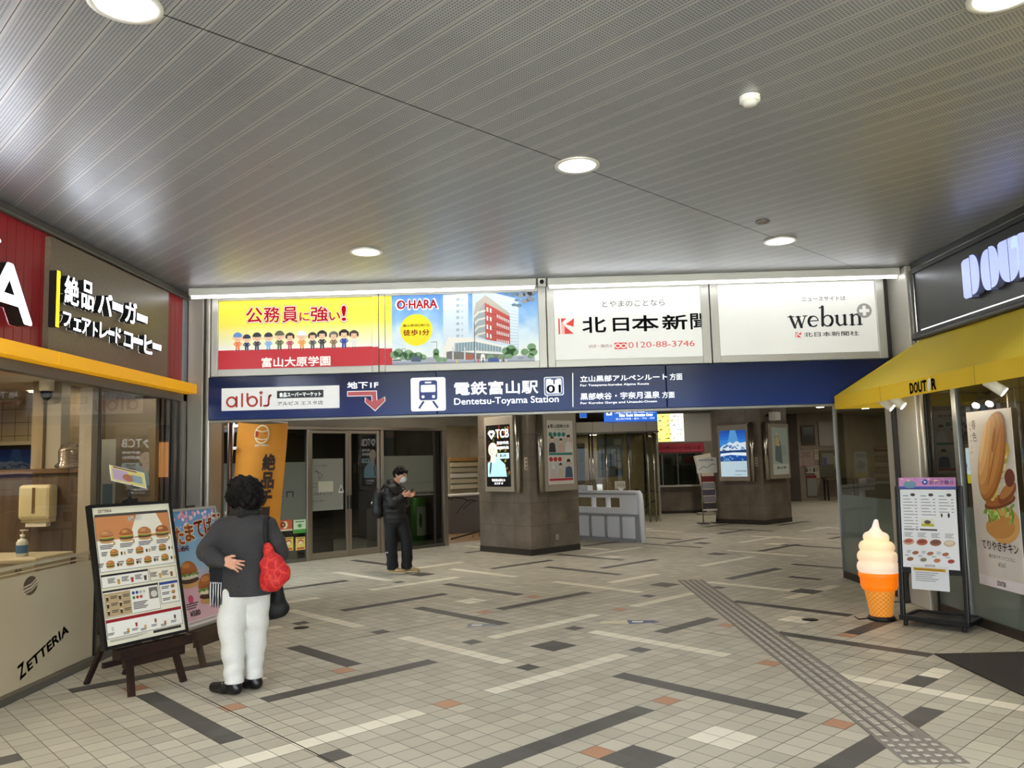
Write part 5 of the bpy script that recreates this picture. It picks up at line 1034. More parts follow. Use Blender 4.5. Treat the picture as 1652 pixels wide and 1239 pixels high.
def sdoor(nm, a, b, y, hs):
    e = bpy.data.objects.new(nm, None); COL.objects.link(e); e.location = DW.world((a+b)/2, y, 0); e.rotation_euler = (0, 0, DW.ang); OFFS[e.name] = (-(a+b)/2, -y, 0); e['kind'] = 'structure'
    m1 = MB(); w_ = .055
    m1.box(a, a+w_, y-.02, y+.02, .01, 2.285, FST, .004); m1.box(b-w_, b, y-.02, y+.02, .01, 2.285, FST, .004); m1.box(a+w_, b-w_, y-.02, y+.02, 2.225, 2.285, FST, .004); m1.box(a+w_, b-w_, y-.02, y+.02, .01, .12, FST, .004); m1.build('door_frame', e)
    m1 = MB(); m1.rect(a+w_, b-w_, .12, 2.225, y, DG); m1.build('door_glass', e)
    m1 = MB(); m1.box(hs-.012, hs+.012, y-.045, y-.021, .85, 1.10, BLACK, .004); m1.build('door_handle', e)
    return e
d1 = sdoor('door_1', .0, .79, .05, .76); d2 = sdoor('door_2', .795, 1.46, .05, .825)
m1 = MB(); p = Pr(m1, DW, .047, (430, 680, 5.3875), .047); y = .047
p.R((400, 780), (665, 320), M('#77786f', .6), .0); dk_ = M('#23241f', .6)
p.T('ともに未来へ', (415, 392), (540, 374), dk_, .0, .002); p.L([(410, 440), (430, 424), (486, 466), (458, 505), (450, 450), (430, 424)], .008, dk_, .002); p.L([(458, 505), (486, 466)], .008, dk_, .002); p.L([(400, 540), (445, 540)], .006, dk_, .002)
p.T('パルティーノ', (402, 645), (568, 612), dk_, .03, .002); p.T('センター', (402, 703), (512, 678), dk_, .02, .002); p.T('あすか', (400, 578), (440, 560), dk_, 0, .002)
p.R((450, 615), (578, 518), M('#a9a692', .6), .004); [p.R((468, 540+i*11), (555, 536+i*11), M('#7d7a6c', .6), .005) for i in range(6)]
x, z = p.pt(648, 590); m1.poly([(x-.06, z-.05), (x+.06, z-.05), (x, z+.09)], y-.003, M('#c9c9c2', .6)); m1.poly([(x-.04, z-.035), (x+.04, z-.035), (x, z+.06)], y-.004, M('#5a5b54', .6)); p.R((628, 620), (668, 610), M('#c9c9c2', .6), .003)
m1.build('door_lettering', d1)
m1 = MB(); p = Pr(m1, DW, .02, (430, 680, 5.3875), .02); y = .02; dk2 = M('#0d0e0c', .6)
for pts in ([(138, 610), (85, 613), (85, 655), (138, 653)], [(88, 633), (135, 632)], [(176, 655), (176, 613), (230, 610), (230, 650)]): p.L(pts, .022, dk2, .001)
m1.build('window_lettering', None, DW, 'dark squared lettering on the grey window left of the sliding door', 'lettering')
PST = [((62, 960), (224, 852), '#b4532f', 'orange poster with a dark ring on the lower window left of the sliding door', 0), ((232, 975), (343, 847), '#79b06a', 'green poster on the lower window beside the orange one', 1), ((150, 1128), (232, 1002), '#d3c15c', 'yellow poster on the lower window, left one of the bottom pair', 2), ((254, 1120), (336, 1000), '#d8c268', 'yellow poster on the lower window, right one of the bottom pair', 3)]
for bl, tr, c_, lb, kd in PST:
    x0, x1, z0, z1 = p.box(bl, tr); t = thing('window_poster', lb, 'poster', DW, ((x0+x1)/2, .02, z0), 'posters on the dark window'); w_, h_ = x1-x0, z1-z0; cx, cz = (x0+x1)/2, (z0+z1)/2
    m1 = MB(); m1.box(x0, x1, .018, .024, z0, z1, M(c_, .6)); m1.build('sheet', t); m1 = MB(); yy = .0175
    if kd == 0: m1.ell(cx+.1*w_, cz+.05*h_, .28*h_, .34*h_, yy, M('#d9c9a8', .6), 20); m1.ell(cx, cz+.08*h_, .24*h_, .24*h_, yy-.0005, dk2, 20); m1.ell(cx, cz+.08*h_, .13*h_, .13*h_, yy-.001, M('#c7703f', .6), 16); m1.rect(x0, x1, z0, z0+.15*h_, yy-.0005, M('#c9bfa6', .6))
    elif kd == 1: m1.rect(x0+.03*w_, x1-.03*w_, z0+.3*h_, z1-.04*h_, yy, M('#c2d4b6', .6)); m1.ell(cx, cz+.05*h_, .17*w_, .14*h_, yy-.0005, M('#4f9440', .6), 14); m1.rect(x0+.15*w_, x1-.15*w_, z1-.2*h_, z1-.13*h_, yy-.0005, M('#3a5a34', .6)); m1.rect(x0, x1, z0, z0+.26*h_, yy-.0005, M('#3f8a35', .6))
    else: m1.ell(cx, cz+.12*h_, .30*w_, .2*h_, yy, M('#a8503a', .6), 18); m1.ell(cx, cz+.06*h_, .24*w_, .13*h_, yy-.0005, M('#e3cfa6', .6), 16); m1.rect(x0+.1*w_, x1-.1*w_, z0+.05*h_, z0+.2*h_, yy-.0005, M('#b5532f', .6)); m1.rect(x0+.1*w_, x1-.1*w_, z1-.12*h_, z1-.05*h_, yy-.0005, M('#6a4a2a', .6))
    m1.build('print', t)
m1 = MB(); p = Pr(m1, DW, .02, (560, 680, 5.386), .02)
p.T('働く。つながる。ひろがる', (515, 540), (735, 520), M('#1a1c1a', .6), .0, .001); p.T('Youth Career Center', (558, 630), (790, 603), M('#0f110f', .6), .03, .001); m1.build('window_lettering', None, DW, 'dark lettering on the frosted window behind the standing man', 'lettering')
# room behind the doors
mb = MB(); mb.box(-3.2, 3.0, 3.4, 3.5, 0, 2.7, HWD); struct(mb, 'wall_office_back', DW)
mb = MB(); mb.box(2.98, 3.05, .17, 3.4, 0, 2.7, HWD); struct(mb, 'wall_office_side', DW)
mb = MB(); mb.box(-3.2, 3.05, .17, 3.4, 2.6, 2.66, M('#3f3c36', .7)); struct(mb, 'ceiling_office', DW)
GRM = noisy('green_marble', '#14201a', '#2c3a30', 30, .3); t = MB(); t.box(.04, .74, .5, .56, .0, .92, GRM); t.build('marble_screen', None, DW, 'low green marble screen behind the sliding glass door', 'screen wall')
LOUV = M('#6b6248', .5); t = thing('window_blind', 'half-lowered slatted blind behind the top of the sliding door glass', 'blind', DW, (0, .9, 1.75)); m1 = MB()
for i in range(14): m1.box(-1.4, .78, .88, .92, 1.76+i*.035, 1.778+i*.035, LOUV)
m1.build('slats', t); m1 = MB(); m1.box(-1.4, .78, .87, .93, 2.26, 2.31, LOUV); m1.build('head_rail', t)
GX = min(DW.q(684, 878, .55)[0], 2.78); GREEN = M('#3f8f2c', .4); t = thing('green_post', 'green round post with a white panel behind the window right of the standing man', 'post', DW, (GX, .55, 0))
m1 = MB(); m1.lathe([(0, 0), (.155, 0), (.155, .95), (0, .96)], (GX, .62, 0), GREEN, 30); m1.build('body', t)
m1 = MB(); m1.add([(GX+.158*math.sin(a), .62-.158*math.cos(a), z) for z in (.2, .78) for a in [math.radians(q) for q in range(-50, 41, 6)]], [(i, i+1, i+17, i+16) for i in range(15)], M('#e4e8dc', .5), True); m1.build('white_panel', t)
m1 = MB(); m1.add([(GX+.160*math.sin(math.radians(-22)+.5*.4*math.cos(a)), .62-.1605*math.cos(math.radians(-22)+.5*.4*math.cos(a)), .50+.15*math.sin(a)) for a in [i*math.pi/10 for i in range(20)]], [tuple(range(20))], GREEN); m1.build('green_disc', t)
t = thing('hanging_notice_board', 'dim blue notice board hanging inside the dark window right of the doors', 'notice board', DW, (2.35, 1.2, 1.7)); m1 = MB(); m1.box(2.12, 2.62, 1.2, 1.23, 1.82, 2.2, M('#3b5560', .5)); m1.build('panel', t); m1 = MB(); m1.box(2.1, 2.12, 1.19, 1.24, 1.80, 2.22, STEEL); m1.box(2.62, 2.64, 1.19, 1.24, 1.80, 2.22, STEEL); m1.build('frame', t)
mb = MB(); mb.box(1.72, 2.02, .5, .9, 0, .78, M('#8b8a82', .5), .01); mb.box(1.74, 2.0, .49, .499, .66, .70, BLACK); mb.build('low_cabinet', None, DW, 'pale low cabinet behind the window beside the green post', 'cabinet')
# bright office seen through the gap between the door wall and the first pillar
CRW = noisy('office_cream', '#b9b199', '#c7bfa7', 3, .6)
mb = MB(); mb.box(3.05, 7.5, 4.6, 4.7, 0, 2.9, CRW); mb.box(7.5, 7.6, 2.6, 4.6, 0, 2.9, CRW); struct(mb, 'wall_counter_back', DW)
mb = MB(); mb.box(3.05, 7.5, 1.0, 4.6, 2.66, 2.72, CRW); struct(mb, 'ceiling_counter', DW)
mb = MB(); mb.add([(3.06, .3, .002), (7.4, .3, .002), (7.4, 4.6, .002), (3.06, 4.6, .002)], [(0, 1, 2, 3)], noisy('office_floor', '#8a6a48', '#9c7b57', 5, .5)); struct(mb, 'floor_counter', DW)
t = thing('service_counter', 'grey service counter with a black mountain line seen left of the first pillar', 'counter', DW, (4.6, 2.0, 0)); x0 = DW.q(727, 800, 2.0)[0]; zc = DW.q(745, 768, 2.0)[1]
m1 = MB(); m1.box(x0, 7.0, 2.0, 2.6, .0, .86, M('#6f6c68', .45)); m1.build('body', t); m1 = MB(); m1.box(x0-.03, 7.0, 1.95, 2.65, .862, .90, M('#d5d3cc', .35), .006); m1.build('worktop', t)
m1 = MB(); p = Pr(m1, DW, 1.996, (560, 680, 5.386), 1.996); p.L([(905, 675), (930, 655), (965, 665), (1010, 668), (1050, 688), (1090, 682), (1130, 695)], .02, dk2, 0); p.L([(1040, 690), (990, 745), (950, 800)], .016, dk2, 0); p.L([(1110, 692), (1065, 710), (1010, 760)], .016, dk2, 0); m1.build('mountain_line', t)
t = thing('pamphlet_rack', 'rack of pale pamphlets behind the service counter left of the first pillar', 'rack', DW, (5.2, 4.3, .9)); x0 = DW.q(726, 780, 4.3)[0]; x1 = DW.q(768, 780, 4.3)[0]
m1 = MB(); m1.box(x0, x1+.4, 4.35, 4.58, .0, 1.75, M('#a9a390', .6)); m1.build('frame', t)
for i in range(5): m1 = MB(); m1.box(x0+.05, x1+.35, 4.28, 4.348, .95+i*.15, 1.06+i*.15, M(('#d5d0bd', '#c2b9a0', '#d9d7cf', '#b5ad96', '#cfc2a2')[i], .6)); m1.build('shelf', t)
m1 = MB(); m1.box(x0, x1+.4, 4.26, 4.345, 1.70, 1.80, M('#b58a52', .5)); m1.build('header', t)
t = thing('stair_rail', 'dark sloping stair handrail beside the first pillar', 'handrail', DW, (3.9, .9, 0)); a_ = DW.q(728, 876, .9); b_ = DW.q(770, 858, .9)
m1 = MB(); m1.tube([(a_[0], .9, max(a_[1], .02)), (b_[0], .9, b_[1]), (b_[0]+.5, .9, b_[1]+.22)], .018, M('#241a14', .4), 8); m1.build('rail', t)
for i in range(3): m1 = MB(); xx = b_[0]-.12+i*.18; m1.tube([(xx, .9, .004), (xx, .9, b_[1]-.06+i*.085)], .009, M('#241a14', .4), 6); m1.build('baluster', t)
t = thing('counter_screen_post', 'white post with a flat top at the end of the service counter gap', 'post', DW, (3.2, .4, 0)); m1 = MB(); m1.box(3.14, 3.22, .4, .46, .002, 1.12, M('#a9a8a2', .5)); m1.build('post', t); m1 = MB(); m1.box(3.10, 3.28, .38, .48, 1.122, 1.17, M('#c9c8c2', .5)); m1.build('top', t)
def hallight(x, y, z, lb, e=16.0, group='hall downlights'):
    t = thing('hall_downlight', lb, 'ceiling light', WORLD, (x, y, z), group); m1 = MB(); m1.lathe([(.13, -.001), (.13, -.010), (.11, -.012)], (x, y, z), CANR, 28); m1.build('trim_ring', t); m1 = MB(); m1.lathe([(.11, -.010), (0, -.012)], (x, y, z), M('#fff4e2', .5, 0, e), 28); m1.build('lamp', t)
q_ = onfloor(1323, 657, 3.09); hallight(q_[0], q_[1], 3.099, 'small lit hall downlight seen just below the blue sign at the right', 90.0, None)
for x, y in ((-2.0, 12.2), (1.6, 12.2), (3.6, 16.0), (6.9, 14.4), (2.2, 19.0), (7.6, 17.6), (9.6, 21.6), (5.2, 22.4), (-1.2, 14.4)): hallight(x, y, 3.099, 'recessed hall ceiling light hidden above the blue sign', 120.0)
for s_, y_ in ((4.0, 2.2), (5.2, 3.4)): w_ = DW.world(s_, y_, 0); hallight(w_.x, w_.y, 2.658, 'recessed ceiling light over the service counter', 100.0, 'counter room lights')
w_ = DW.world(.3, 1.6, 0); w2 = DW.world(2.1, 1.2, 0); hallight(w2.x, w2.y, 2.598, 'dim recessed ceiling light behind the frosted window', 45.0, None)
hallight(1.9, 22.6, 2.34, 'added fill light inside the glass entrance box', 80.0, None); hallight(4.4, 25.0, 2.39, 'added fill light inside the ticket office', 45.0, None); hallight(11.2, 26.6, 3.099, 'added fill light over the back corner of the hall', 120.0, None); hallight(-.2, 9.9, 3.099, 'hall ceiling light just behind the blue sign', 60.0, None)  # entrance box, ticket office and back corner lamps are added fill
hallight(w_.x, w_.y, 2.598, 'dim recessed ceiling light behind the sliding doors', 70.0, None)
# ---- poster and screen boxes on the pillars
HSB = M('#9d9486', .45, .1)
def kiosk(fr, px, label, cat_name, tube_side, painter, depth=.13):
    (x0, x1, z0, z1), (a0_, a1_, b0, b1) = px
    t = thing(cat_name, label, 'screen' if 'screen' in cat_name else 'poster case', fr, ((x0+x1)/2, -depth/2, z0))
    m1 = MB(); m1.box(x0, x1, -depth, -.003, z0, z1, HSB, .006); m1.build('housing', t)
    m1 = MB(); painter(m1, a0_, a1_, b0, b1, -depth-.002); m1.build('display', t)
    m1 = MB(); xx = x1+.06 if tube_side > 0 else x0-.06; m1.tube([(xx, -.07, z0-.02), (xx, -.07, z1+.04)], .05, STEEL, 20); m1.build('corner_tube', t)
    return t
PL = Fr(.06, 14.14, G-90); PR = Fr(.06, 14.14, G); PL2 = Fr(5.62, 19.31, G-90); PR2 = Fr(5.62, 19.31, G)
def pb(fr, bl, tr, dep=-.13): a = fr.q(*bl, dep); b = fr.q(*tr, dep); return a[0], b[0], a[1], b[1]
def clinic(m, x0, x1, z0, z1, y):
    w_, h_ = x1-x0, z1-z0; e = .85
    I = lambda c: ink(c, e, .3); X = lambda u: x0+u*w_; Z = lambda v: z0+v*h_
    m.rect(x0, x1, z0, z1, y, ink('#10100e', .2, .3)); random.seed(4)
    for i in range(70):
        c_ = random.choice(['#3a2a18', '#5a6a28', '#7a2a20', '#8a6a20', '#2a3a1a', '#8f9a3a', '#a85a2a']); m.ell(X(random.uniform(.04, .96)), Z(random.uniform(.18, .97)), .035, .02, y-.0003-.00001*i, ink(c_, .5, .3), 7, rot=random.uniform(0, 180))
    bl_ = I('#a9dbe6')
    m.poly([(X(.05), Z(.16)), (X(.85), Z(.16)), (X(.78), Z(.36)), (X(.62), Z(.42)), (X(.42), Z(.49)), (X(.18), Z(.42)), (X(.05), Z(.38))], y-.0015, bl_)
    sk = I('#f0ddc6'); m.poly([(X(.18), Z(.42)), (X(.30), Z(.36)), (X(.42), Z(.48)), (X(.36), Z(.55)), (X(.2), Z(.55))], y-.0018, sk); m.ell(X(.28), Z(.60), .19*w_, .115*h_, y-.002, sk, 24)
    for sx in (-.07, .07): m.ell(X(.26+sx), Z(.605), .028*w_, .006*h_, y-.0024, I('#4a3a34'), 8); m.line([(X(.26+sx)-.03*w_, Z(.627)), (X(.26+sx)+.03*w_, Z(.629))], .004*h_, y-.0024, I('#8a7466'))
    m.line([(X(.26), Z(.60)), (X(.25), Z(.57)), (X(.27), Z(.565))], .004*h_, y-.0024, I('#caa98e')); m.ell(X(.26), Z(.535), .04*w_, .006*h_, y-.0024, I('#b06a5e'), 10)
    m.poly([(X(.17), Z(.40)), (X(.23), Z(.39)), (X(.20), Z(.28)), (X(.15), Z(.18)), (X(.12), Z(.24))], y-.0022, I('#22304a'))
    wh = I('#ffffff'); hx, hz = X(.24), Z(.85); m.poly([(hx-.16*w_, hz+.02*h_), (hx-.09*w_, hz+.065*h_), (hx+.09*w_, hz+.065*h_), (hx+.16*w_, hz+.02*h_), (hx, hz-.085*h_)], y-.0026, wh); m.poly([(hx-.07*w_, hz+.018*h_), (hx-.035*w_, hz+.035*h_), (hx, hz+.018*h_), (hx+.035*w_, hz+.035*h_), (hx+.07*w_, hz+.018*h_), (hx, hz-.035*h_)], y-.003, ink('#0f1218', .2))
    m.text('TCB', X(.42), X(.96), Z(.79), Z(.925), y-.0026, wh, .03); m.text('東京中央', X(.46), X(.95), Z(.68), Z(.73), y-.0026, wh, .03); m.text('美容外科', X(.46), X(.95), Z(.60), Z(.65), y-.0026, wh, .03)
    m.rrect(X(.46), X(.96), Z(.45), Z(.54), .02*w_, y-.0024, I('#bfe4ec')); m.text('富山院', X(.58), X(.84), Z(.475), Z(.52), y-.003, ink('#23303a', .2), .04)
    m.rect(x0, x1, z0, Z(.155), y-.0026, ink('#0b0b0d', .1)); m.text('電鉄富山駅ビル', X(.22), X(.78), Z(.085), Z(.125), y-.003, wh, .03); m.text('エスタ 1F', X(.32), X(.68), Z(.035), Z(.07), y-.003, wh, .03)
kiosk(PL, (pb(PL, (783, 793), (826, 670)), pb(PL, (786, 785), (822, 684))), 'glowing portrait screen with a bald man in a pale blue shirt, on the first pillar', 'advert_screen', 1, clinic)
def univ(m, x0, x1, z0, z1, y):
    w_, h_ = x1-x0, z1-z0; I = lambda c: ink(c, 0, .4); X = lambda u: x0+u*w_; Z = lambda v: z0+v*h_
    m.rect(x0, x1, z0, z1, y, I('#cfcbc1')); m.text('富山国際大学', X(.12), X(.86), Z(.885), Z(.94), y-.001, I('#3a3733'), .03); m.text('子ども育成・現代社会', X(.25), X(.75), Z(.85), Z(.87), y-.001, I('#5a5650'), .0); m.ell(X(.06), Z(.90), .02, .03, y-.001, I('#2d2c2a'), 10)
    te = I('#2f7f78'); rd = I('#b2323a')
    for i in range(4): m.ell(X(.12+i*.17), Z(.78), .075*w_, .037*h_, y-.001, te, 20)
    m.rect(X(.04), X(.96), Z(.455), Z(.49), y-.001, te)
    for i in range(3): m.ell(X(.12+i*.17), Z(.39), .075*w_, .037*h_, y-.001, rd, 20)
    m.rect(X(.04), X(.96), Z(.055), Z(.09), y-.001, rd)
    def pers(u, v, s, body, hair, face='#d9b79c'): m.poly([(X(u)-.13*w_*s, Z(v)), (X(u)+.13*w_*s, Z(v)), (X(u)+.10*w_*s, Z(v)+.13*h_*s), (X(u), Z(v)+.15*h_*s), (X(u)-.10*w_*s, Z(v)+.13*h_*s)], y-.0012, I(body)); m.ell(X(u), Z(v)+.19*h_*s, .06*w_*s, .045*h_*s, y-.0014, I(face), 14); m.ell(X(u), Z(v)+.205*h_*s, .065*w_*s, .04*h_*s, y-.0016, I(hair), 14, 0, 0, 180)
    m.rect(X(.04), X(.96), Z(.49), Z(.72), y-.0006, I('#b9b8b0')); m.rect(X(.04), X(.96), Z(.09), Z(.34), y-.0006, I('#b9bec2'))
    pers(.18, .50, 1.05, '#33302e', '#4a4038'); pers(.52, .50, .9, '#c9a9a0', '#2a2422'); pers(.82, .50, 1.15, '#d6d3cc', '#2a2623'); pers(.2, .1, .95, '#c2b2b0', '#c9c4bc', '#d9ccc4'); pers(.48, .1, .95, '#bfb39c', '#3a302a'); pers(.8, .1, 1.2, '#46566e', '#2a2624')
    m.text('入学説明会・オープンキャンパス', X(.3), X(.7), Z(.025), Z(.036), y-.001, I('#7a756c'), 0)
kiosk(PR, (pb(PR, (881, 793), (928, 668)), pb(PR, (885, 782), (923, 679))), 'framed university poster with people in teal and red sections, on the first pillar', 'poster_case', -1, univ)
def alps(m, x0, x1, z0, z1, y):
    w_, h_ = x1-x0, z1-z0; I = lambda c, e=.75: ink(c, e, .3); X = lambda u: x0+u*w_; Z = lambda v: z0+v*h_
    for i in range(10): m.rect(x0, x1, Z(.33+i*.067), Z(.33+(i+1)*.067), y, I(('#0d3f8f', '#0f4a9f', '#1558b0', '#1d66bd', '#2a76c8', '#2f80d2', '#2a78d0', '#1f66c2', '#1a58b4', '#154a9f')[i]))
    m.poly([(X(.42), Z(1)), (X(.62), Z(1)), (X(.75), Z(.7)), (X(.3), Z(.7))], y-.0005, I('#5aa5e6', .5))
    m.poly([(X(0), Z(.62)), (X(.12), Z(.68)), (X(.25), Z(.70)), (X(.4), Z(.75)), (X(.5), Z(.71)), (X(.65), Z(.76)), (X(.8), Z(.72)), (X(1), Z(.74)), (X(1), Z(.55)), (X(0), Z(.56))], y-.001, I('#c9dcee'))
    random.seed(8)
    for i in range(26): m.poly([(X(u_ := random.uniform(.05, .9)), Z(v_ := random.uniform(.57, .70))), (X(u_+.10), Z(v_-.03)), (X(u_+.03), Z(v_-.045))], y-.0014, I('#3f6fa8', .5))
    m.poly([(X(0), Z(.56)), (X(1), Z(.57)), (X(1), Z(.50)), (X(0), Z(.52))], y-.0016, I('#123f7a', .5)); m.poly([(X(.02), Z(.50)), (X(.5), Z(.52)), (X(1), Z(.51)), (X(1), Z(.44)), (X(.4), Z(.47)), (X(0), Z(.44))], y-.0018, I('#dbe9f5'))
    for i in range(22): m.poly([(X(u_ := random.uniform(.02, .9)), Z(v_ := random.uniform(.37, .46))), (X(u_+.11), Z(v_-.02)), (X(u_+.04), Z(v_-.05))], y-.002, I('#7fb0de' if i % 2 else '#2a62a8', .5))
    m.rect(x0, x1, z0, Z(.33), y-.001, I('#bcd6e4', .6)); m.text('TOYAMA', X(.55), X(.97), Z(.10), Z(.135), y-.0022, ink('#2a4050', .1), .02); m.text('立山黒部アルペン', X(.52), X(.97), Z(.03), Z(.055), y-.0022, ink('#2a4050', .1), .0)
kiosk(PL2, (pb(PL2, (1161, 776), (1205, 684)), pb(PL2, (1164, 769), (1202, 693))), 'glowing screen of snowy mountains under a deep blue sky, on the second pillar', 'advert_screen', 1, alps)
def statue(m, x0, x1, z0, z1, y):
    w_, h_ = x1-x0, z1-z0; I = lambda c: ink(c, .10, .4); X = lambda u: x0+u*w_; Z = lambda v: z0+v*h_
    m.rect(x0, x1, z0, z1, y, I('#98a79c')); m.poly([(X(.15), Z(.3)), (X(.6), Z(.22)), (X(.58), Z(.62)), (X(.42), Z(.80)), (X(.3), Z(.86)), (X(.18), Z(.78)), (X(.2), Z(.6))], y-.001, I('#5f6a6a')); m.poly([(X(.2), Z(.62)), (X(.5), Z(.60)), (X(.44), Z(.76)), (X(.3), Z(.84)), (X(.2), Z(.76))], y-.0015, I('#b9a877')); m.ell(X(.32), Z(.86), .09*w_, .03*h_, y-.0016, I('#c9b48f'), 12)
    for i in range(6): m.rect(X(.62), X(.85), Z(.42+i*.035), Z(.428+i*.035), y-.001, I('#4a5652'))
    m.rect(x0, x1, z0, Z(.22), y-.0012, I('#b5bab2')); m.text('富山の薬', X(.25), X(.8), Z(.12), Z(.17), y-.002, I('#3f4744'), .02)
kiosk(PR2, (pb(PR2, (1244, 773), (1271, 684)), pb(PR2, (1248, 766), (1269, 690))), 'pale green framed poster of a figure in armour-like robes on the second pillar'.replace(' in armour-like robes', ''), 'poster_case', -1, statue)
t = thing('camera_mount', 'white camera box bracketed above the pale green poster on the second pillar', 'camera', PR2, (.5, -.3, 2.42)); x_, z_ = PR2.q(1247, 673, -.15); m1 = MB(); m1.box(x_-.12, x_+.10, -.30, -.10, z_-.08, z_+.12, WHITE, .01); m1.build('housing', t); m1 = MB(); m1.tube([(x_, -.10, z_+.05), (x_, -.004, z_+.05)], .03, DKGREY, 8); m1.build('bracket', t)
def plate(fr, px, lb):
    x_, z_ = fr.q(*px); t = thing('switch_plate', lb, 'switch', fr, (x_, -.005, z_-.1)); m1 = MB(); m1.box(x_-.035, x_+.035, -.012, -.002, z_-.11, z_+.11, M('#c9b8a8', .5), .003); m1.build('plate', t)
    for i in range(3): m1 = MB(); m1.box(x_-.014, x_+.014, -.016, -.0125, z_-.085+i*.065, z_-.055+i*.065, M('#5a4c46', .5)); m1.build('button', t)
plate(PR, (848, 748), 'small pale switch plate between the two poster boxes of the first pillar'); plate(PL2, (1220.5, 745), 'small pale switch plate beside the mountain screen on the second pillar')
m1 = MB(); x_, z_ = PR.q(898, 866); m1.box(x_-.04, x_+.04, -.02, -.002, z_-.05, z_+.05, M('#a39c90', .4, .3), .004); m1.build('floor_socket', None, PR, 'small grey socket low on the right face of the first pillar', 'socket')
# ---- white barrier behind the first pillar
BR = Fr(2.17, 15.89, G-90); WH = M('#eef3fb', .35); GRB = M('#a4a9b0', .45)
t = thing('counter_barrier', 'white panelled barrier with three small windows right of the first pillar', 'barrier', BR, (-.8, .1, 0))
m1 = MB(); L0 = -1.75
m1.box(L0, -.10, 0, .16, .0, .06, GRB); m1.box(L0, -.04, .0, .16, .50, .54, GRB); m1.box(L0, -.06, .02, .14, .925, .945, GRB)
for a in (L0, -1.30, -.88, -.49, -.10): m1.box(a, a+.035, 0, .16, .06, .50, GRB)
m1.build('frame', t)
for i, (a, b) in enumerate(((-1.715, -1.30), (-1.265, -.88), (-.845, -.49), (-.455, -.10))): m1 = MB(); m1.box(a+.002, b-.002, .02, .14, .062, .498, WH, .02); m1.build('panel', t)
m1 = MB(); m1.box(L0, -.06, .01, .15, .542, .66, WH, .004); m1.box(-.48, -.06, .01, .15, .66, .86, WH, .004); m1.box(L0, -.06, .01, .15, .86, .92, WH, .004)
for a in (-1.22, -.83): m1.box(a-.015, a+.015, .02, .14, .66, .86, WH)
m1.build('window_panel', t)
m1 = MB(); m1.box(L0, -.04, -.01, .17, .946, 1.0, WH, .02); m1.box(L0, -1.30, .0, .16, 1.0, 1.10, WH, .01); m1.tube([(-.06, .08, .97), (-.015, .08, .93), (.0, .08, .80), (.03, .08, .0)], .055, WH, 10); m1.build('cap_rail', t)
# ---- glass entrance box
VF = Fr(3.39, 21.09, 0)
mb = MB(); 
for a, b in ((-2.4, -1.62), (-1.61, -1.09), (-1.08, -.22), (-.21, .08)): mb.box(a+.003, b-.003, 0, .1, 2.35, 2.62, HSB)
mb.box(-2.4, .08, .01, 2.5, 2.36, 2.60, BEI); mb.box(-2.4, .1, -.04, .12, 2.31, 2.348, M('#4a463f', .4, .4)); struct(mb, 'wall_entrance_header', VF)
VG = glassmat('entrance_glass', '#b6bab0', 1.3)
mb = MB(); mb.rect(-2.4, .06, .03, 2.31, .04, VG); struct(mb, 'window_12', VF)
mb = MB(); mb.add([(.06, .05, .03), (.06, 2.4, .03), (.06, 2.4, 2.31), (.06, .05, 2.31)], [(0, 1, 2, 3)], VG); struct(mb, 'window_13', VF)
mb = MB(); 
for px_ in (952, 957, 979, 1015, 1046, 1056): x_ = VF.q(px_, 760)[0]; mb.tube([(x_, .0, 0), (x_, .0, 2.31)], .022 if px_ != 1015 else .035, STEEL, 12)
mb.box(.03, .08, .02, .07, 0, 2.31, STEEL); struct(mb, 'trim_12', VF)
mb = MB(); mb.box(-2.4, .02, 2.4, 2.5, 0, 2.35, noisy('vestibule_tan', '#8a7a58', '#9a8a68', 3, .6)); struct(mb, 'wall_entrance_back', VF)
def flat(nm, fr, dep, bl, tr, base, lb, cat_, paint, th=.02, group=None):
    a = fr.q(*bl, dep); b = fr.q(*tr, dep); x0, x1, z0, z1 = a[0], b[0], a[1], b[1]; t = thing(nm, lb, cat_, fr, ((x0+x1)/2, dep, z0), group); m1 = MB(); m1.box(x0, x1, dep, dep+th, z0, z1, base); m1.build('panel', t)
    m1 = MB(); paint(m1, x0, x1, z0, z1, dep-.002); m1.build('print', t); return t
def RGB(c, e=0): return ink(c, e, .5)
def leaflets(m, x0, x1, z0, z1, y):
    random.seed(6); w_, h_ = x1-x0, z1-z0
    for i in range(3):
        for j in range(5): m.rect(x0+w_*(.06+i*.31), x0+w_*(.32+i*.31), z0+h_*(.04+j*.19), z0+h_*(.19+j*.19), y, RGB(random.choice(['#8f9aa2', '#5a6a78', '#b5b3a8', '#6a7a6a', '#9aa5b5', '#3f5a7a'])))
flat('hanging_notice_board', VF, .30, (965, 770), (1004, 705), M('#8b8c84', .5), 'board of small leaflets behind the entrance glass', 'notice board', leaflets)
flat('entrance_sign', VF, -.06, (992, 788), (1008.5, 776), M('#c4beb0', .5), 'small beige sign with two dark characters on the entrance glass', 'sign', lambda m, x0, x1, z0, z1, y: m.text('入口', x0+.04, x1-.04, z0+.05, z1-.05, y, M('#23201d', .5), .02), .012)
flat('hanging_poster', VF, 1.2, (933, 782), (943, 715), M('#b9b5ac', .5), 'pale tall poster seen through the glass right behind the first pillar', 'poster', lambda m, x0, x1, z0, z1, y: (m.rect(x0+.03, x1-.03, z0+(z1-z0)*.55, z1-.1, y, RGB('#7a8478')), m.rect(x0+.03, x1-.03, z0+.05, z0+(z1-z0)*.5, y, RGB('#9a96aa'))))
m1 = MB(); p = Pr(m1, VF, .036, (920, 655, 5.387), .036)
t = thing('mountain_decal', 'black mountain outline stuck on the glass beside the ticket windows', 'decal', VF, (-.3, .036, 0))
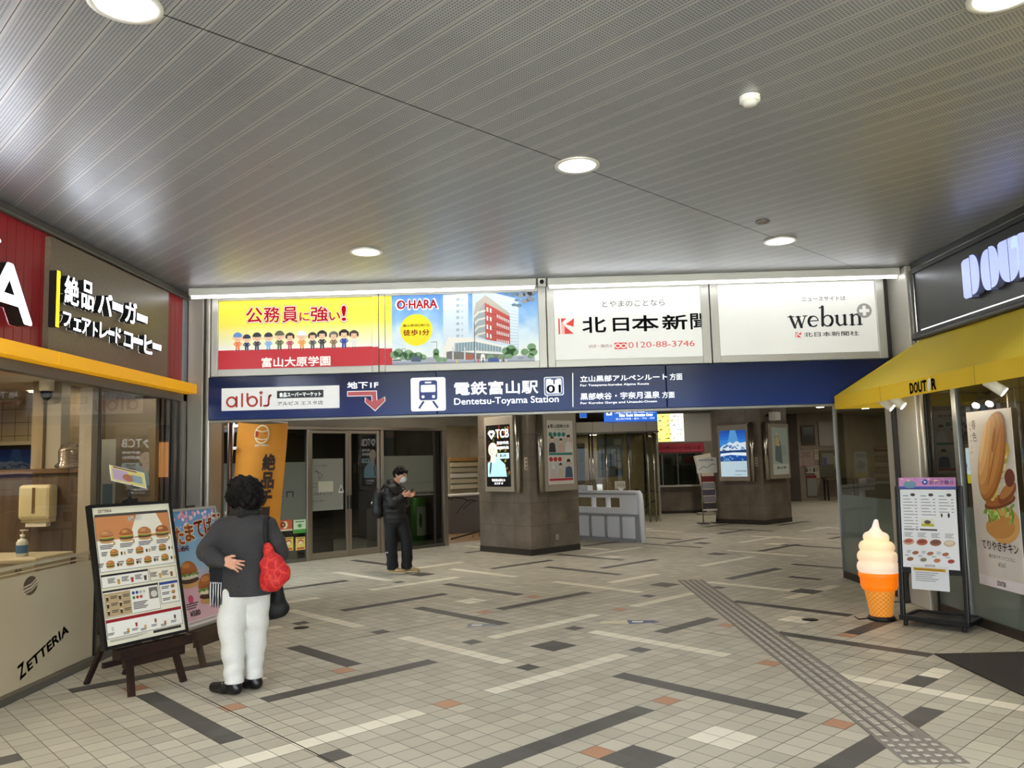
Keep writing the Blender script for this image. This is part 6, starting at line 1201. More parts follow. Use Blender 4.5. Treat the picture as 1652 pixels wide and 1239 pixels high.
for pts in ([(565, 720), (600, 730), (632, 758), (668, 732), (715, 738), (755, 748)], [(640, 805), (600, 860)], [(740, 820), (690, 845), (650, 875)]): m1 = MB(); p = Pr(m1, VF, .036, (920, 655, 5.387), .036); p.L(pts, .03, dk2, 0); m1.build('outline', t)
def bsign(m, x0, x1, z0, z1, y):
    w_, h_ = x1-x0, z1-z0; wh = ink('#ffffff', 1.0); m.text('1号線・宇奈月・立山方面センター', x0+w_*.2, x1-.06, z0+h_*.62, z0+h_*.92, y, wh, .03); m.text('Ticket  Tourist  Information  Center', x0+w_*.28, x0+w_*.92, z0+h_*.34, z0+h_*.52, y, wh, .02); m.rect(x0+w_*.2, x1-.05, z0+h_*.57, z0+h_*.585, y, wh); m.text('富山地方鉄道・案内・予約・切符', x0+w_*.22, x0+w_*.95, z0+h_*.12, z0+h_*.26, y, wh, .0)
    m.rrect(x0+w_*.04, x0+w_*.15, z0+h_*.45, z0+h_*.97, .02, y, wh); m.rect(x0+w_*.07, x0+w_*.12, z0+h_*.55, z0+h_*.85, y-.001, ink('#1550b0', .8))
flat('station_lightbox', VF, -.08, (975, 681), (1059.5, 655), ink('#1462cf', .9), 'bright blue lit sign with white lettering above the glass entrance', 'sign', bsign, .1)
flat('hanging_lightbox', VF, -.05, (936, 674), (946, 655), ink('#dfe8f5', .8), 'fragment of a white and blue lit sign beside the first pillar top', 'sign', lambda m, x0, x1, z0, z1, y: m.poly([(x0, z0), (x1, z0), (x1, z1), (x0+(x1-x0)*.5, z0+(z1-z0)*.6), (x0, z0+(z1-z0)*.35)], y, ink('#1462cf', .8)), .08)
# ---- ticket windows
TK = Fr(3.94, 24.18, 0)
mb = MB(); mb.box(-.4, 3.2, .0, .1, 2.10, 3.1, M('#8a867c', .5)); mb.box(1.35, 3.2, .0, .1, 0, 2.10, BEI); mb.box(-.4, 1.35, .0, .1, 1.76, 2.10, M('#5a5348', .5)); mb.box(.83, 1.6, -.01, 0, 2.12, 2.93, M('#a19f98', .5)); mb.box(-.4, 3.2, -.03, 0, 2.96, 3.0, M('#4b473f', .5)); struct(mb, 'wall_ticket', TK)
mb = MB(); mb.box(-.5, 1.4, 1.4, 1.5, .0, 2.4, M('#26352c', .6)); struct(mb, 'wall_ticket_room', TK)
t = thing('ticket_counter', 'brown granite ticket counter with a pale worktop under the red banner', 'counter', TK, (.5, 0, 0)); m1 = MB(); m1.box(-.4, 1.33, .0, .3, .08, .78, GRAN); m1.box(-.4, 1.33, .01, .3, .0, .08, SKIRT); m1.build('body', t); m1 = MB(); m1.box(-.4, 1.35, -.12, .4, .782, .83, M('#b9b4a8', .3), .008); m1.build('worktop', t)
mb = MB(); mb.rect(-.4, 1.35, .83, 1.76, .06, glassmat('ticket_glass', '#a9b0a8', 1.2)); struct(mb, 'window_14', TK)
mb = MB(); [mb.box(a, a+.03, .03, .09, .83, 1.76, STEEL) for a in (.12, .58, 1.32)]; struct(mb, 'trim_13', TK)
for bl, tr, c_, lb in (((1060, 748), (1068, 736), '#8f2432', 'small red notice at the left end of the ticket window'), ((1073, 780), (1085, 735), '#8f978c', 'tall grey notice in the ticket window'), ((1087, 749), (1099, 735), '#a3a79d', 'pale square notice in the ticket window'), ((1104, 747), (1118, 736), '#7a2230', 'red sign at the right of the ticket window'), ((1087, 780), (1101, 750), '#15402c', 'dark green panel in the ticket window'), ((1103, 779), (1120, 749), '#5a615c', 'grey panel with a dark mark in the ticket window')):
    flat('ticket_notice', TK, .10, bl, tr, M(c_, .5), lb, 'notice', lambda m, x0, x1, z0, z1, y: lines(m, x0+.05*(x1-x0), z1-.12*(z1-z0), .8*(x1-x0), 3, .04*(z1-z0), y, '#57534c'), .012, 'notices in the ticket window')
def tboard(m, x0, x1, z0, z1, y):
    w_, h_ = x1-x0, z1-z0; random.seed(12)
    m.rect(x0, x0+w_*.55, z0, z1, y, ink('#f4dc7a', 1.5)); m.rect(x0+w_*.555, x1, z0, z1, y, ink('#e4f4f4', 1.5))
    for i in range(6):
        zz = z0+h_*(.05+i*.16); m.rect(x0, x1, zz, zz+.008, y-.001, ink('#c9a53a', .6))
        for j in range(6): u = random.uniform(.03, .9); m.rect(x0+u*w_, x0+(u+random.uniform(.03, .09))*w_, zz+.03, zz+.03+random.uniform(.02, .06), y-.001, ink(random.choice(['#d9a21a', '#7a8a3a', '#8fb5c9', '#f0b81a', '#c9d9b0']), .7))
flat('departure_board', TK, -.05, (1056, 713), (1102, 667), ink('#f0e6b0', .8), 'bright yellow and white lit board above the ticket windows', 'lit board', tboard, .045)
def rban(m, x0, x1, z0, z1, y):
    w_, h_ = x1-x0, z1-z0; m.text('立山黒部アルペンルート', x0+w_*.17, x0+w_*.56, z0+h_*.42, z0+h_*.72, y, M('#d9a5b0', .5), .02); m.text('きっぷうりば', x0+w_*.60, x0+w_*.92, z0+h_*.34, z0+h_*.78, y, M('#d99a2a', .5), .03); m.rect(x0, x1-.03, z0+h_*.18, z0+h_*.22, y, M('#c46a7a', .5))
flat('ticket_banner', TK, -.03, (1056, 731), (1135.5, 714), M('#a01c34', .5), 'red banner with yellow and pink lettering over the ticket windows', 'banner', rban)
t = thing('leaning_panel', 'tall blank cream panel leaning beside the ticket counter', 'panel', TK, (1.45, -.2, 0)); m1 = MB(); m1.M = Matrix.Translation((1.22, -.75, .06)) @ Matrix.Rotation(math.radians(-9), 4, 'Y') @ Matrix.Rotation(math.radians(-10), 4, 'X'); m1.box(.0, .50, 0, .03, 0, 1.66, M('#b3ac9a', .5), .004); m1.build('panel', t); m1 = MB(); m1.box(.95, 1.85, -.95, -.55, .002, .055, M('#a9a396', .5), .01); m1.build('foot', t)
# leaflet stand
LSF = Fr(4.33, 20.13, 12)
t = thing('leaflet_stand', 'slim steel leaflet stand with a white sign on top in front of the second pillar', 'leaflet stand', LSF, (.2, 0, 0))
m1 = MB(); [m1.tube([(a, 0, .02), (a, 0, 1.30)], .014, STEEL, 8) for a in (.0, .36)]; m1.box(-.12, .12, -.14, .14, .002, .025, DKGREY, .005); m1.box(.25, .50, -.14, .14, .002, .025, DKGREY, .005); m1.build('frame', t)
m1 = MB(); m1.box(-.12, .42, -.03, -.02, 1.24, 1.62, WHITE, .003); m1.text('時刻表', -.05, .35, 1.53, 1.58, -.032, M('#4a4a4a', .5), 0); m1.line([(-.06, 1.32), (.05, 1.40), (.15, 1.37), (.3, 1.46), (.37, 1.44)], .015, -.032, M('#7a7a7a', .5)); m1.build('top_sign', t)
for i, c_ in enumerate(('#4a4448', '#8f8c94', '#5a5568', '#9a9aa2', '#7f2a2e')): m1 = MB(); m1.box(.02, .34, -.03, .02, .36+i*.165, .50+i*.165, M(c_, .5)); m1.build('leaflets', t)
m1 = MB(); m1.box(.0, .36, -.05, .03, .32, .35, WHITE); m1.build('tray', t)
# ---- right back corner
BK = Fr(9.75, 29.25, 0)
BKW = noisy('back_panel', '#84786a', '#918576', 2, .55)
mb = MB(); mb.box(0, 4, 0, .1, 0, 3.1, BKW); mb.box(-.72, -.01, -.25, .1, 0, 3.1, HWD); mb.box(0.0, .06, -.06, 0, 0, 2.95, M('#9a8e7c', .5)); struct(mb, 'wall_back_corner', BK)
def dull(c): return lambda m, x0, x1, z0, z1, y: m.rect(x0+.06*(x1-x0), x1-.06*(x1-x0), z0+.05*(z1-z0), z1-.05*(z1-z0), y, M(c, .5))
flat('picture_frame', BK, -.06, (1294, 718), (1314, 686), M('#4a3426', .5), 'dark framed dim landscape picture on the back wall right of the second pillar', 'picture', lambda m, x0, x1, z0, z1, y: (m.rect(x0+.06, x1-.06, z0+.07, z1-.06, y, M('#3f4a48', .3)), m.rect(x0+.06, x1-.06, z0+.07, z0+.35, y-.001, M('#33382f', .3))), .05)
flat('wall_panel', BK, -.05, (1322, 720), (1352, 679), M('#8f8c85', .5), 'blank grey panel high on the back wall beside the coffee shop glass', 'panel', dull('#98958e'), .04)
for bl, tr, c_, lb in (((1286, 752), (1294, 727), '#b39a98', 'pinkish notice on the back wall, leftmost'), ((1295, 752), (1312, 726), '#a88f86', 'pinkish notice with a figure on the back wall below the picture'), ((1314, 742), (1321, 725), '#b5aa94', 'cream notice on the back wall beside the pinkish ones'), ((1315, 771), (1323, 751), '#b0a898', 'white notice on the back wall right of the restroom sign')):
    flat('wall_notice', BK, -.03, bl, tr, M(c_, .5), lb, 'notice', lambda m, x0, x1, z0, z1, y: lines(m, x0+.1*(x1-x0), z1-.15*(z1-z0), .7*(x1-x0), 4, .05*(z1-z0), y, '#857468'), .02, 'notices on the back wall')
def toilet(m, x0, x1, z0, z1, y):
    k_ = M('#1a1816', .5); cx = (x0+x1)/2
    for sg in (-1, 1): m.ell(cx+sg*.13, z1-.09, .03, .03, y, k_, 12); m.rect(cx+sg*.13-.035, cx+sg*.13+.035, z0+.06, z1-.13, y, k_)
    m.poly([(cx-.03, z0+.1), (cx+.03, (z0+z1)/2), (cx-.03, z1-.1)], y, k_)
flat('restroom_sign', BK, -.05, (1300, 764), (1315, 752), M('#a9a497', .5), 'restroom sign with two dark pictograms on the back wall', 'sign', toilet, .04)
flat('wall_hatch', BK, -.05, (1303, 801), (1317, 767), M('#77746e', .5), 'grey upright hatch with a dark red top under the restroom sign', 'hatch', lambda m, x0, x1, z0, z1, y: (m.rect(x0+.02, x1-.02, z0+.02, z1-.1, y, M('#8b8983', .5)), m.rect(x0, x1, z1-.09, z1, y, M('#7a2420', .5))), .04)
flat('notice_case', BK, -.08, (1324, 770), (1352, 726), M('#5b5648', .5), 'dark glazed notice case above the table in the back corner', 'notice board', lambda m, x0, x1, z0, z1, y: (m.rect(x0+.1, x0+.5, z0+.45, z1-.1, y, M('#7d7d72', .5)), m.rect(x0+.5, x0+.9, z0+.3, z1-.2, y-.001, M('#8c8a52', .5)), m.rect(x0+.12, x0+.25, z0+.4, z0+.7, y-.002, M('#50567a', .5))), .06)
t = thing('side_table', 'narrow brown table with dark legs in the back corner', 'table', BK, (1.2, -.3, 0)); m1 = MB(); m1.box(.8, 2.0, -.55, -.10, .73, .80, M('#5f4c38', .5)); m1.build('table_top', t)
for a, b in ((.86, -.5), (1.9, -.5), (.86, -.15), (1.9, -.15)): m1 = MB(); m1.box(a-.02, a+.02, b-.02, b+.02, .001, .729, BLACK); m1.build('leg', t)
# floor stickers and covers
for px_, lb, c1, c2 in (((757, 1009), 'worn pale floor sticker in the middle of the concourse', '#b9b29c', '#7f8694'), ((1016, 1003.5), 'cream and blue floor sticker right of the middle of the concourse', '#cfc7ac', '#4a5a86')):
    q_ = onfloor(*px_); m1 = MB(); F_ = Fr(q_[0], q_[1], 0); vs = []
    m1.add([(-.30, -.05, .0016), (-.02, -.10, .0016), (-.02, .09, .0016), (-.28, .07, .0016)], [(0, 1, 2, 3)], M(c1, .5)); m1.add([(-.02, -.10, .0017), (.30, -.06, .0017), (.24, .05, .0017), (-.02, .09, .0017)], [(0, 1, 2, 3)], M(c2, .5)); m1.add([(.02, -.03, .0019), (.12, -.04, .0019), (.14, .03, .0019), (.03, .04, .0019)], [(0, 1, 2, 3)], M('#d9d6cc', .5)); m1.build('floor_sticker', None, F_, lb, 'floor sticker')
for px_, lb in (((486, 1013), 'small dark floor cover near the standing woman'), ((1307, 1000), 'small dark floor cover left of the soft cream lamp')):
    q_ = onfloor(*px_); m1 = MB(); m1.lathe([(.0, .003), (.075, .003), (.08, .001)], (q_[0], q_[1], .001), M('#35312d', .4, .5), 24); m1.build('floor_cover', None, WORLD, lb, 'drain cover')
# ================================================================ PEOPLE (continuous surfaces grown from distance fields)
import openvdb
def smin(a, b, k): h = np.clip(0.5+0.5*(b-a)/k, 0, 1); return b*(1-h)+a*h-k*h*(1-h)
def smax(a, b, k): return -smin(-a, -b, k)
class SDF:
    def __init__(s, lo, hi, vox):
        s.lo = np.array(lo, np.float32); s.vox = vox; s.n = np.ceil((np.array(hi)-s.lo)/vox).astype(int)+1
        s.d = np.full(s.n, 0.25, np.float32)
    def win(s, lo, hi):
        a = np.clip(((np.array(lo)-s.lo)/s.vox).astype(int), 0, s.n-1); b = np.clip(np.ceil((np.array(hi)-s.lo)/s.vox).astype(int)+1, 1, s.n)
        sl = tuple(slice(int(p), int(q)) for p, q in zip(a, b))
        ax = [(s.lo[i]+np.arange(a[i], b[i])*s.vox).astype(np.float32) for i in range(3)]
        return sl, np.meshgrid(*ax, indexing='ij')
    def put(s, sl, d, k, op):
        s.d[sl] = smin(s.d[sl], d.astype(np.float32), k) if op == '+' else smax(s.d[sl], -d.astype(np.float32), k)
    def cap(s, p0, p1, r0, r1=None, k=0.02, op='+', sc=(1, 1, 1)):
        r1 = r0 if r1 is None else r1; p0, p1 = np.array(p0, float), np.array(p1, float); sc = np.array(sc, float); R = max(r0, r1)*max(sc)+0.08
        sl, (X, Y, Z) = s.win(np.minimum(p0, p1)-R, np.maximum(p0, p1)+R)
        a, b = p0/sc, p1/sc; ab = b-a; L2 = max(float(ab@ab), 1e-9); X, Y, Z = X/sc[0], Y/sc[1], Z/sc[2]
        t = np.clip(((X-a[0])*ab[0]+(Y-a[1])*ab[1]+(Z-a[2])*ab[2])/L2, 0, 1)
        d = np.sqrt((X-a[0]-ab[0]*t)**2+(Y-a[1]-ab[1]*t)**2+(Z-a[2]-ab[2]*t)**2)-(r0+(r1-r0)*t)
        s.put(sl, d*min(sc), k, op); return s
    def ell(s, c, r, k=0.02, op='+', rz=0.0, rx=0.0):
        c, r = np.array(c, float), np.array(r, float); R = max(r)+0.08; sl, (X, Y, Z) = s.win(c-R, c+R); X, Y, Z = X-c[0], Y-c[1], Z-c[2]
        if rz: a = math.radians(rz); X, Y = X*math.cos(a)+Y*math.sin(a), -X*math.sin(a)+Y*math.cos(a)
        if rx: a = math.radians(rx); Y, Z = Y*math.cos(a)+Z*math.sin(a), -Y*math.sin(a)+Z*math.cos(a)
        q = np.sqrt((X/r[0])**2+(Y/r[1])**2+(Z/r[2])**2); q2 = np.sqrt((X/r[0]**2)**2+(Y/r[1]**2)**2+(Z/r[2]**2)**2)+1e-6
        s.put(sl, q*(q-1)/q2, k, op); return s
    def chain(s, pts, rs, k=0.02, sc=(1, 1, 1)):
        for i in range(len(pts)-1): s.cap(pts[i], pts[i+1], rs[i], rs[i+1], k, '+', sc)
        return s
    def clip(s, axis, val, keep_above=True, k=0.006):
        ax = s.lo[axis]+np.arange(s.n[axis])*s.vox; d = (val-ax) if keep_above else (ax-val); sh = [1, 1, 1]; sh[axis] = -1
        s.d = smax(s.d, np.broadcast_to(d.reshape(sh), s.d.shape).astype(np.float32), k); return s
    def disp(s, f):
        near = np.abs(s.d) < 0.06; I = np.argwhere(near); P = s.lo+I*s.vox; s.d[near] += f(P[:, 0], P[:, 1], P[:, 2]).astype(np.float32); return s
    def mesh(s, name, mat, parent, pick=None, label=None):
        g = openvdb.FloatGrid(0.25); g.copyFromArray(np.ascontiguousarray(s.d)); P, Q = g.convertToQuads(0.0)
        P = P*s.vox+s.lo; me = bpy.data.meshes.new(name); me.from_pydata([tuple(map(float, v)) for v in P], [], [tuple(int(i) for i in q)[::-1] for q in Q])
        ms = mat if isinstance(mat, list) else [mat]
        for m in ms: me.materials.append(m)
        if pick:
            cen = P[Q].mean(1); me.polygons.foreach_set('material_index', pick(cen).astype(np.int32))
        me.polygons.foreach_set('use_smooth', [True]*len(me.polygons)); me.update()
        o = bpy.data.objects.new(name, me); COL.objects.link(o)
        if parent is not None: o.parent = parent
        if label: o['label'] = label
        return o
def person(label, loc):
    e = bpy.data.objects.new('person', None); COL.objects.link(e); e.location = loc; OFFS[e.name] = (0, 0, 0); e.empty_display_size = .1
    return tag(e, label, 'person')
def headpts(c, f, s=1.0):
    """head frame: centre c, facing f (unit vector): returns a function from (right, forward, up) to world"""
    f = np.array(f, float); f /= np.linalg.norm(f); r = np.cross(f, [0, 0, 1]); r /= np.linalg.norm(r); u = np.cross(r, f)
    return lambda a, b, d: tuple(np.array(c)+s*(r*a+f*b+u*d))
def head(S, c, f, neck_to, s=1.0):
    h = headpts(c, f, s); rzv = math.degrees(math.atan2(f[1], f[0]))-90
    S.ell(h(0, -.008, .025), (.074*s, .092*s, .098*s), .02, rz=rzv); S.ell(h(0, .025, -.045), (.058*s, .064*s, .07*s), .025, rz=rzv)
    S.cap(h(0, .05, -.085), h(0, .06, -.09), .022*s, .02*s, .025)               # chin
    S.cap(h(0, .088, .012), h(0, .108, -.022), .008*s, .013*s, .012)            # nose
    S.cap(h(-.02, .086, .028), h(.02, .086, .028), .012*s, .012*s, .02)         # brow
    for a in (-1, 1):
        S.ell(h(a*.034, .088, .008), (.014*s,)*3, .008, '-'); S.ell(h(a*.04, .062, -.025), (.022*s,)*3, .02)
        S.ell(h(a*.076, -.012, -.005), (.012*s, .02*s, .03*s), .006, rz=rzv)     # ears
    S.cap(h(-.02, .086, -.058), h(.02, .086, -.058), .006*s, .006*s, .008)      # lips
    S.cap(h(0, -.03, -.07), neck_to, .05*s, .056*s, .03)
    return h
def hand(S, wrist, palm_dir, finger_dir, thumb_dir, curl, s=1.0, spread=.1):
    """palm + four fingers (three joints each) + a thumb leaving the side of the palm near its base"""
    n = np.array(palm_dir, float); n /= np.linalg.norm(n); f = np.array(finger_dir, float); f -= n*(f@n); f /= np.linalg.norm(f)
    t = np.array(thumb_dir, float); t -= n*(t@n)+f*(t@f); t /= np.linalg.norm(t); w = np.array(wrist, float); P = lambda a, b, c=0: w+s*(f*a+t*b+n*c)
    for b in (-.028, -.01, .01, .026): S.cap(P(.012, b*.7), P(.078, b), .0135*s, .0125*s, .012)
    L = [(.026, .070, .0088), (.009, .078, .009), (-.009, .072, .0088), (-.026, .056, .0078)]
    for i, (b, ln, r) in enumerate(L):
        a = P(.082, b); d = f+t*(b/.026*spread); d /= np.linalg.norm(d); ang = 0; c_ = curl[i] if isinstance(curl, (list, tuple)) else curl
        for j, fr_ in enumerate((.44, .31, .25)):
            ang += c_*(.5, .9, .6)[j]; dd = d*math.cos(ang)+n*math.sin(ang); e = a+dd*ln*fr_*s*1.05; S.cap(a, e, r*s*(1-.1*j), r*s*(.95-.1*j), .004); a = e
    a = P(.022, .030); b_ = P(.050, .052, .012); c_ = P(.078, .060, .022); S.cap(P(.01, .012), a, .017*s, .015*s, .012); S.cap(a, b_, .0115*s, .0105*s, .008); S.cap(b_, c_, .010*s, .008*s, .004)
SKN = noisy('skin', '#c78f74', '#d6a287', 40, .5); SKN.node_tree.nodes['Principled BSDF'].inputs['Subsurface Weight'].default_value = .08
# ---------------- woman seen from behind
JAC = noisy('grey_wool', '#2e2d2f', '#3b393b', 90, .85, 0, None, .002); WPT = noisy('white_denim', '#d6d5d0', '#dcdbd5', 60, .8, 0, None, .001); BLK = M('#0e0e10', .75); SHO = M('#0f0f10', .35)
pw = person('woman from behind in a dark grey jacket and white trousers, one hand on her back', (-2.11, 5.95, 0))
S = SDF((-.36, -.32, 0), (.42, .36, 1.62), .005)
hf = (-.62, .78, -.04); hc = (.008, .05, 1.425)
h = head(S, hc, hf, (.03, .04, 1.24)); 
S.chain([(.03, .05, .80), (.03, .05, 1.0), (.03, .04, 1.16)], [.12, .115, .125], .03, (1.2, .8, 1)); S.cap((-.11, .03, 1.17), (.17, .03, 1.17), .05, .05, .04)
S.chain([(-.03, .05, .80), (-.035, .02, .45), (-.02, .01, .07)], [.085, .055, .04], .03); S.chain([(.09, .08, .80), (.085, .12, .45), (.075, .13, .07)], [.085, .055, .04], .03)
for x, y in ((-.02, .01), (.075, .13)): S.cap((x, y, .05), (x-.15, y+.06, .035), .035, .03, .02)
S.chain([(-.14, .03, 1.16), (-.215, -.03, 1.03), (-.055, -.155, .965)], [.045, .038, .027], .02); S.chain([(.19, .03, 1.16), (.27, .04, .99), (.15, .25, .93)], [.045, .038, .028], .02)
hand(S, (-.052, -.162, .962), (-.12, -1, .1), (1, -.10, -.30), (.15, 0, 1), [.06, .1, .16, .22], .98, .24); hand(S, (.15, .25, .93), (-.9, .2, 0), (-.5, .5, -.6), (-.3, .8, .5), .9, .95)
S.mesh('body', SKN, pw)
def wav(ax, ay, az, amp, ph=0): return lambda x, y, z: amp*np.sin(ax*x+ph)*np.cos(ay*y+ph*.7)+amp*.8*np.sin(az*z+ax*.6*x+1.3)
S = SDF((-.24, -.18, .02), (.32, .34, 1.0), .006)
S.chain([(.035, .05, .86), (.035, .05, .76)], [.135, .14], .03, (1.12, .88, 1)); S.chain([(-.045, .04, .78), (-.06, .02, .50), (-.045, .01, .30), (-.03, .0, .085)], [.108, .095, .078, .066], .03); S.chain([(.10, .08, .78), (.085, .12, .50), (.075, .13, .30), (.068, .13, .095)], [.104, .09, .074, .062], .02)
S.disp(lambda x, y, z: .004*np.sin(46*z+14*x)*np.exp(-((z-.42)/.16)**2)+.0045*np.sin(60*z-22*x+9*y)*np.exp(-((z-.16)/.09)**2)+.002*np.sin(30*x+18*z)); S.clip(2, .08); S.mesh('trousers', WPT, pw)
S = SDF((-.34, -.24, .60), (.44, .40, 1.34), .006)
S.chain([(.035, .05, .66), (.03, .045, .80), (.028, .04, 1.0), (.03, .035, 1.14)], [.175, .163, .158, .145], .03, (1.14, .80, 1)); S.chain([(-.13, .035, 1.175), (.03, .04, 1.215), (.19, .035, 1.175)], [.075, .085, .075], .05); S.cap((.03, .045, 1.23), (.03, .05, 1.285), .075, .065, .03)
S.chain([(-.145, .03, 1.165), (-.205, -.02, 1.06), (-.222, -.055, 1.01)], [.078, .07, .066], .03); S.chain([(-.222, -.05, 1.02), (-.15, -.12, .985), (-.075, -.155, .962)], [.066, .06, .048], .03)
S.chain([(.195, .03, 1.165), (.255, .03, 1.06), (.278, .05, .99)], [.078, .07, .064], .03); S.chain([(.278, .05, .99), (.22, .16, .955), (.165, .235, .94)], [.062, .055, .046], .03)
S.disp(lambda x, y, z: .006*np.sin(38*z+20*x+8)*np.exp(-((x+.19)/.09)**2)*np.exp(-((z-1.03)/.12)**2)+.005*np.sin(26*x+3*z)*np.exp(-((z-.74)/.2)**2)+.004*np.sin(42*z-16*x)*np.exp(-((x-.24)/.07)**2)+.003*np.sin(14*z+18*x)*np.exp(-((z-.95)/.12)**2))
S.clip(2, .695); S.mesh('jacket', JAC, pw)
S = SDF((-.16, -.14, 1.16), (.22, .24, 1.42), .005); S.chain([(-.045, .02, 1.285), (.03, -.035, 1.288), (.105, .02, 1.285), (.08, .12, 1.28), (-.02, .12, 1.28), (-.045, .02, 1.285)], [.036]*6, .02); S.chain([(-.04, .03, 1.33), (.03, -.03, 1.335), (.1, .03, 1.33)], [.024, .028, .024], .02); S.disp(lambda x, y, z: .003*np.sin(70*z+15*x)); S.mesh('scarf_collar', BLK, pw)
# scarf end with black and white fringe hanging at her left side
m1 = MB()
SCF = M('#12141c', .85)
m1.add([(-.215, -.03, .96), (-.105, -.06, .96), (-.10, -.06, .80), (-.205, -.02, .80), (-.215, -.01, .96), (-.105, -.04, .96), (-.10, -.04, .80), (-.205, .0, .80)], [(0, 1, 2, 3), (4, 7, 6, 5), (0, 3, 7, 4), (1, 5, 6, 2), (3, 2, 6, 7), (0, 4, 5, 1)], SCF); m1.build('scarf_end', pw)
m1 = MB(); random.seed(1)
for i in range(15):
    x = -.205+i*.0072; y0 = -.025-.002*i; wv = M('#d9d9d9', .8) if i % 3 == 1 else SCF; m1.tube([(x, y0, .80), (x+random.uniform(-.004, .004), y0-.004, .72), (x+random.uniform(-.006, .006), y0, .62+random.uniform(0, .03))], [.0045, .005, .003], wv, 6); m1.sph((x, y0-.001, .795), .0065, M('#d9d9d9', .8) if i % 2 else SCF, 8, 6)
m1.build('scarf_fringe', pw)
HAIR = noisy('dark_hair', '#050404', '#0f0b0a', 60, .7, 0, None, .003); HAIR.node_tree.nodes['Principled BSDF'].inputs['Specular IOR Level'].default_value = .2
S = SDF((-.2, -.18, 1.22), (.24, .28, 1.62), .005)
S.ell((.025, .045, 1.455), (.118, .12, .105), .02); S.ell((.055, -.005, 1.41), (.105, .09, .10), .03); S.ell((.095, .03, 1.395), (.075, .08, .085), .03); S.ell((.0, .0, 1.42), (.1, .08, .10), .03); S.ell((-.02, .05, 1.50), (.075, .08, .058), .03)
fc = h(0, .085, -.03); S.ell(fc, (.055, .055, .09), .02, '-')
S.disp(lambda x, y, z: .007*np.sin(75*x+38*y+4)*np.sin(70*z-25*y)+.005*np.sin(125*x-60*y+50*z)*np.sin(90*y+50*z)+.004*np.sin(160*x+40*z)*np.sin(150*z+30*y)); S.mesh('hair', HAIR, pw)
m1 = MB(); random.seed(4)
for i in range(70):
    a, b = random.uniform(0, 2*math.pi), random.uniform(-.5, 1.2); d = np.array([math.cos(a)*math.cos(b), math.sin(a)*math.cos(b), math.sin(b)]); c0 = np.array([.03, .03, 1.43])+d*np.array([.112, .11, .105])
    if d@np.array(hf) > .35: continue
    tg = np.array([-math.sin(a), math.cos(a), -.5]); m1.tube([c0, c0+d*.018+tg*.012, c0+d*.012+tg*.036], [.007, .006, .001], HAIR, 5)
m1.build('hair_curls', pw)
m1 = MB()
for a in (-1, 1): m1.sph(h(a*.034, .079, .008), .012, M('#d9d4cc', .3), 10, 8); m1.sph(h(a*.034, .0875, .007), .0055, M('#2a1a12', .2), 8, 6)
m1.build('eyes', pw)
for i, (x, y) in enumerate(((-.03, .0), (.075, .125))):
    S = SDF((x-.30, y-.12, 0), (x+.12, y+.2, .16), .005); S.cap((x+.02, y-.01, .045), (x-.07, y+.025, .042), .042, .042, .02); S.cap((x-.07, y+.025, .04), (x-.175, y+.075, .035), .042, .036, .02); S.cap((x+.0, y, .05), (x+.0, y, .10), .045, .048, .02); S.clip(2, .004); S.clip(2, .125, False)
    so = S.mesh('shoe', SHO, pw)
    m1 = MB(); [m1.sph((x-.05-.02*j, y+.018+.008*j-.03, .088-.006*j), .005, M('#c9c9c9', .4), 8, 6) for j in range(3)]; m1.build('lace_stud', so)
m1 = MB(); m1.lathe([(.0105, -.002), (.0115, 0), (.0105, .002)], (0, 0, 0), M('#d9d2bc', .2, 1.0), 16); 
c_, s_ = np.array([.062, -.183, .918]), None; m1.v = [(c_[0]+v[2]*.94+v[0]*.0, c_[1]+v[0]-v[2]*.1, c_[2]+v[1]-v[2]*.3) for v in m1.v]; m1.build('ring', pw)
# red shoulder tote
RB = NT('red_tote_cloth'); vv = RB.obj(); vo = RB.new('ShaderNodeTexVoronoi'); vo.feature = 'DISTANCE_TO_EDGE'; vo.inputs['Scale'].default_value = 15; wv_ = RB.new('ShaderNodeTexNoise'); wv_.inputs['Scale'].default_value = 9; RB.l(vv, wv_.inputs['Vector']); av = RB.new('ShaderNodeVectorMath'); av.operation = 'MULTIPLY_ADD'; RB.l(wv_.outputs['Color'], av.inputs[0]); av.inputs[1].default_value = (.12, .12, .12); RB.l(vv, av.inputs[2]); RB.l(av.outputs[0], vo.inputs['Vector'])
RB.l(RB.mix(RB.math('LESS_THAN', vo.outputs['Distance'], .07), lin('#b8101a'), lin('#cf3524')), RB.b.inputs['Base Color']); RB.b.inputs['Roughness'].default_value = .65
t = thing('tote_bag', 'bright red patterned tote bag hanging from the grey-jacketed woman\'s right shoulder', 'bag', Fr(-2.11, 5.95, 0), (.26, -.07, .70)); OFFS[t.name] = (-.26, .07, -.70)
S = SDF((.10, -.26, .64), (.48, .08, 1.16), .006); S.ell((.285, -.095, .865), (.095, .055, .13), .03); S.cap((.235, -.09, 1.05), (.25, -.09, .95), .03, .055, .04, sc=(1, .7, 1)); S.cap((.24, -.09, .80), (.355, -.09, .865), .055, .045, .04, sc=(1, .8, 1)); S.cap((.24, -.09, .80), (.25, -.09, .775), .05, .045, .03, sc=(1, .8, 1)); S.disp(lambda x, y, z: .004*np.sin(45*x+30*z)+.003*np.sin(70*z-20*x)); o = S.mesh('bag_body', RB.m, t); o.location = OFFS[t.name]
m1 = MB(); m1.tube([(.225, .10, 1.10), (.21, .04, 1.245), (.205, -.03, 1.245), (.215, -.075, 1.19), (.228, -.085, 1.04)], [.012, .017, .018, .02, .018], BLK, 8); m1.build('strap', t)
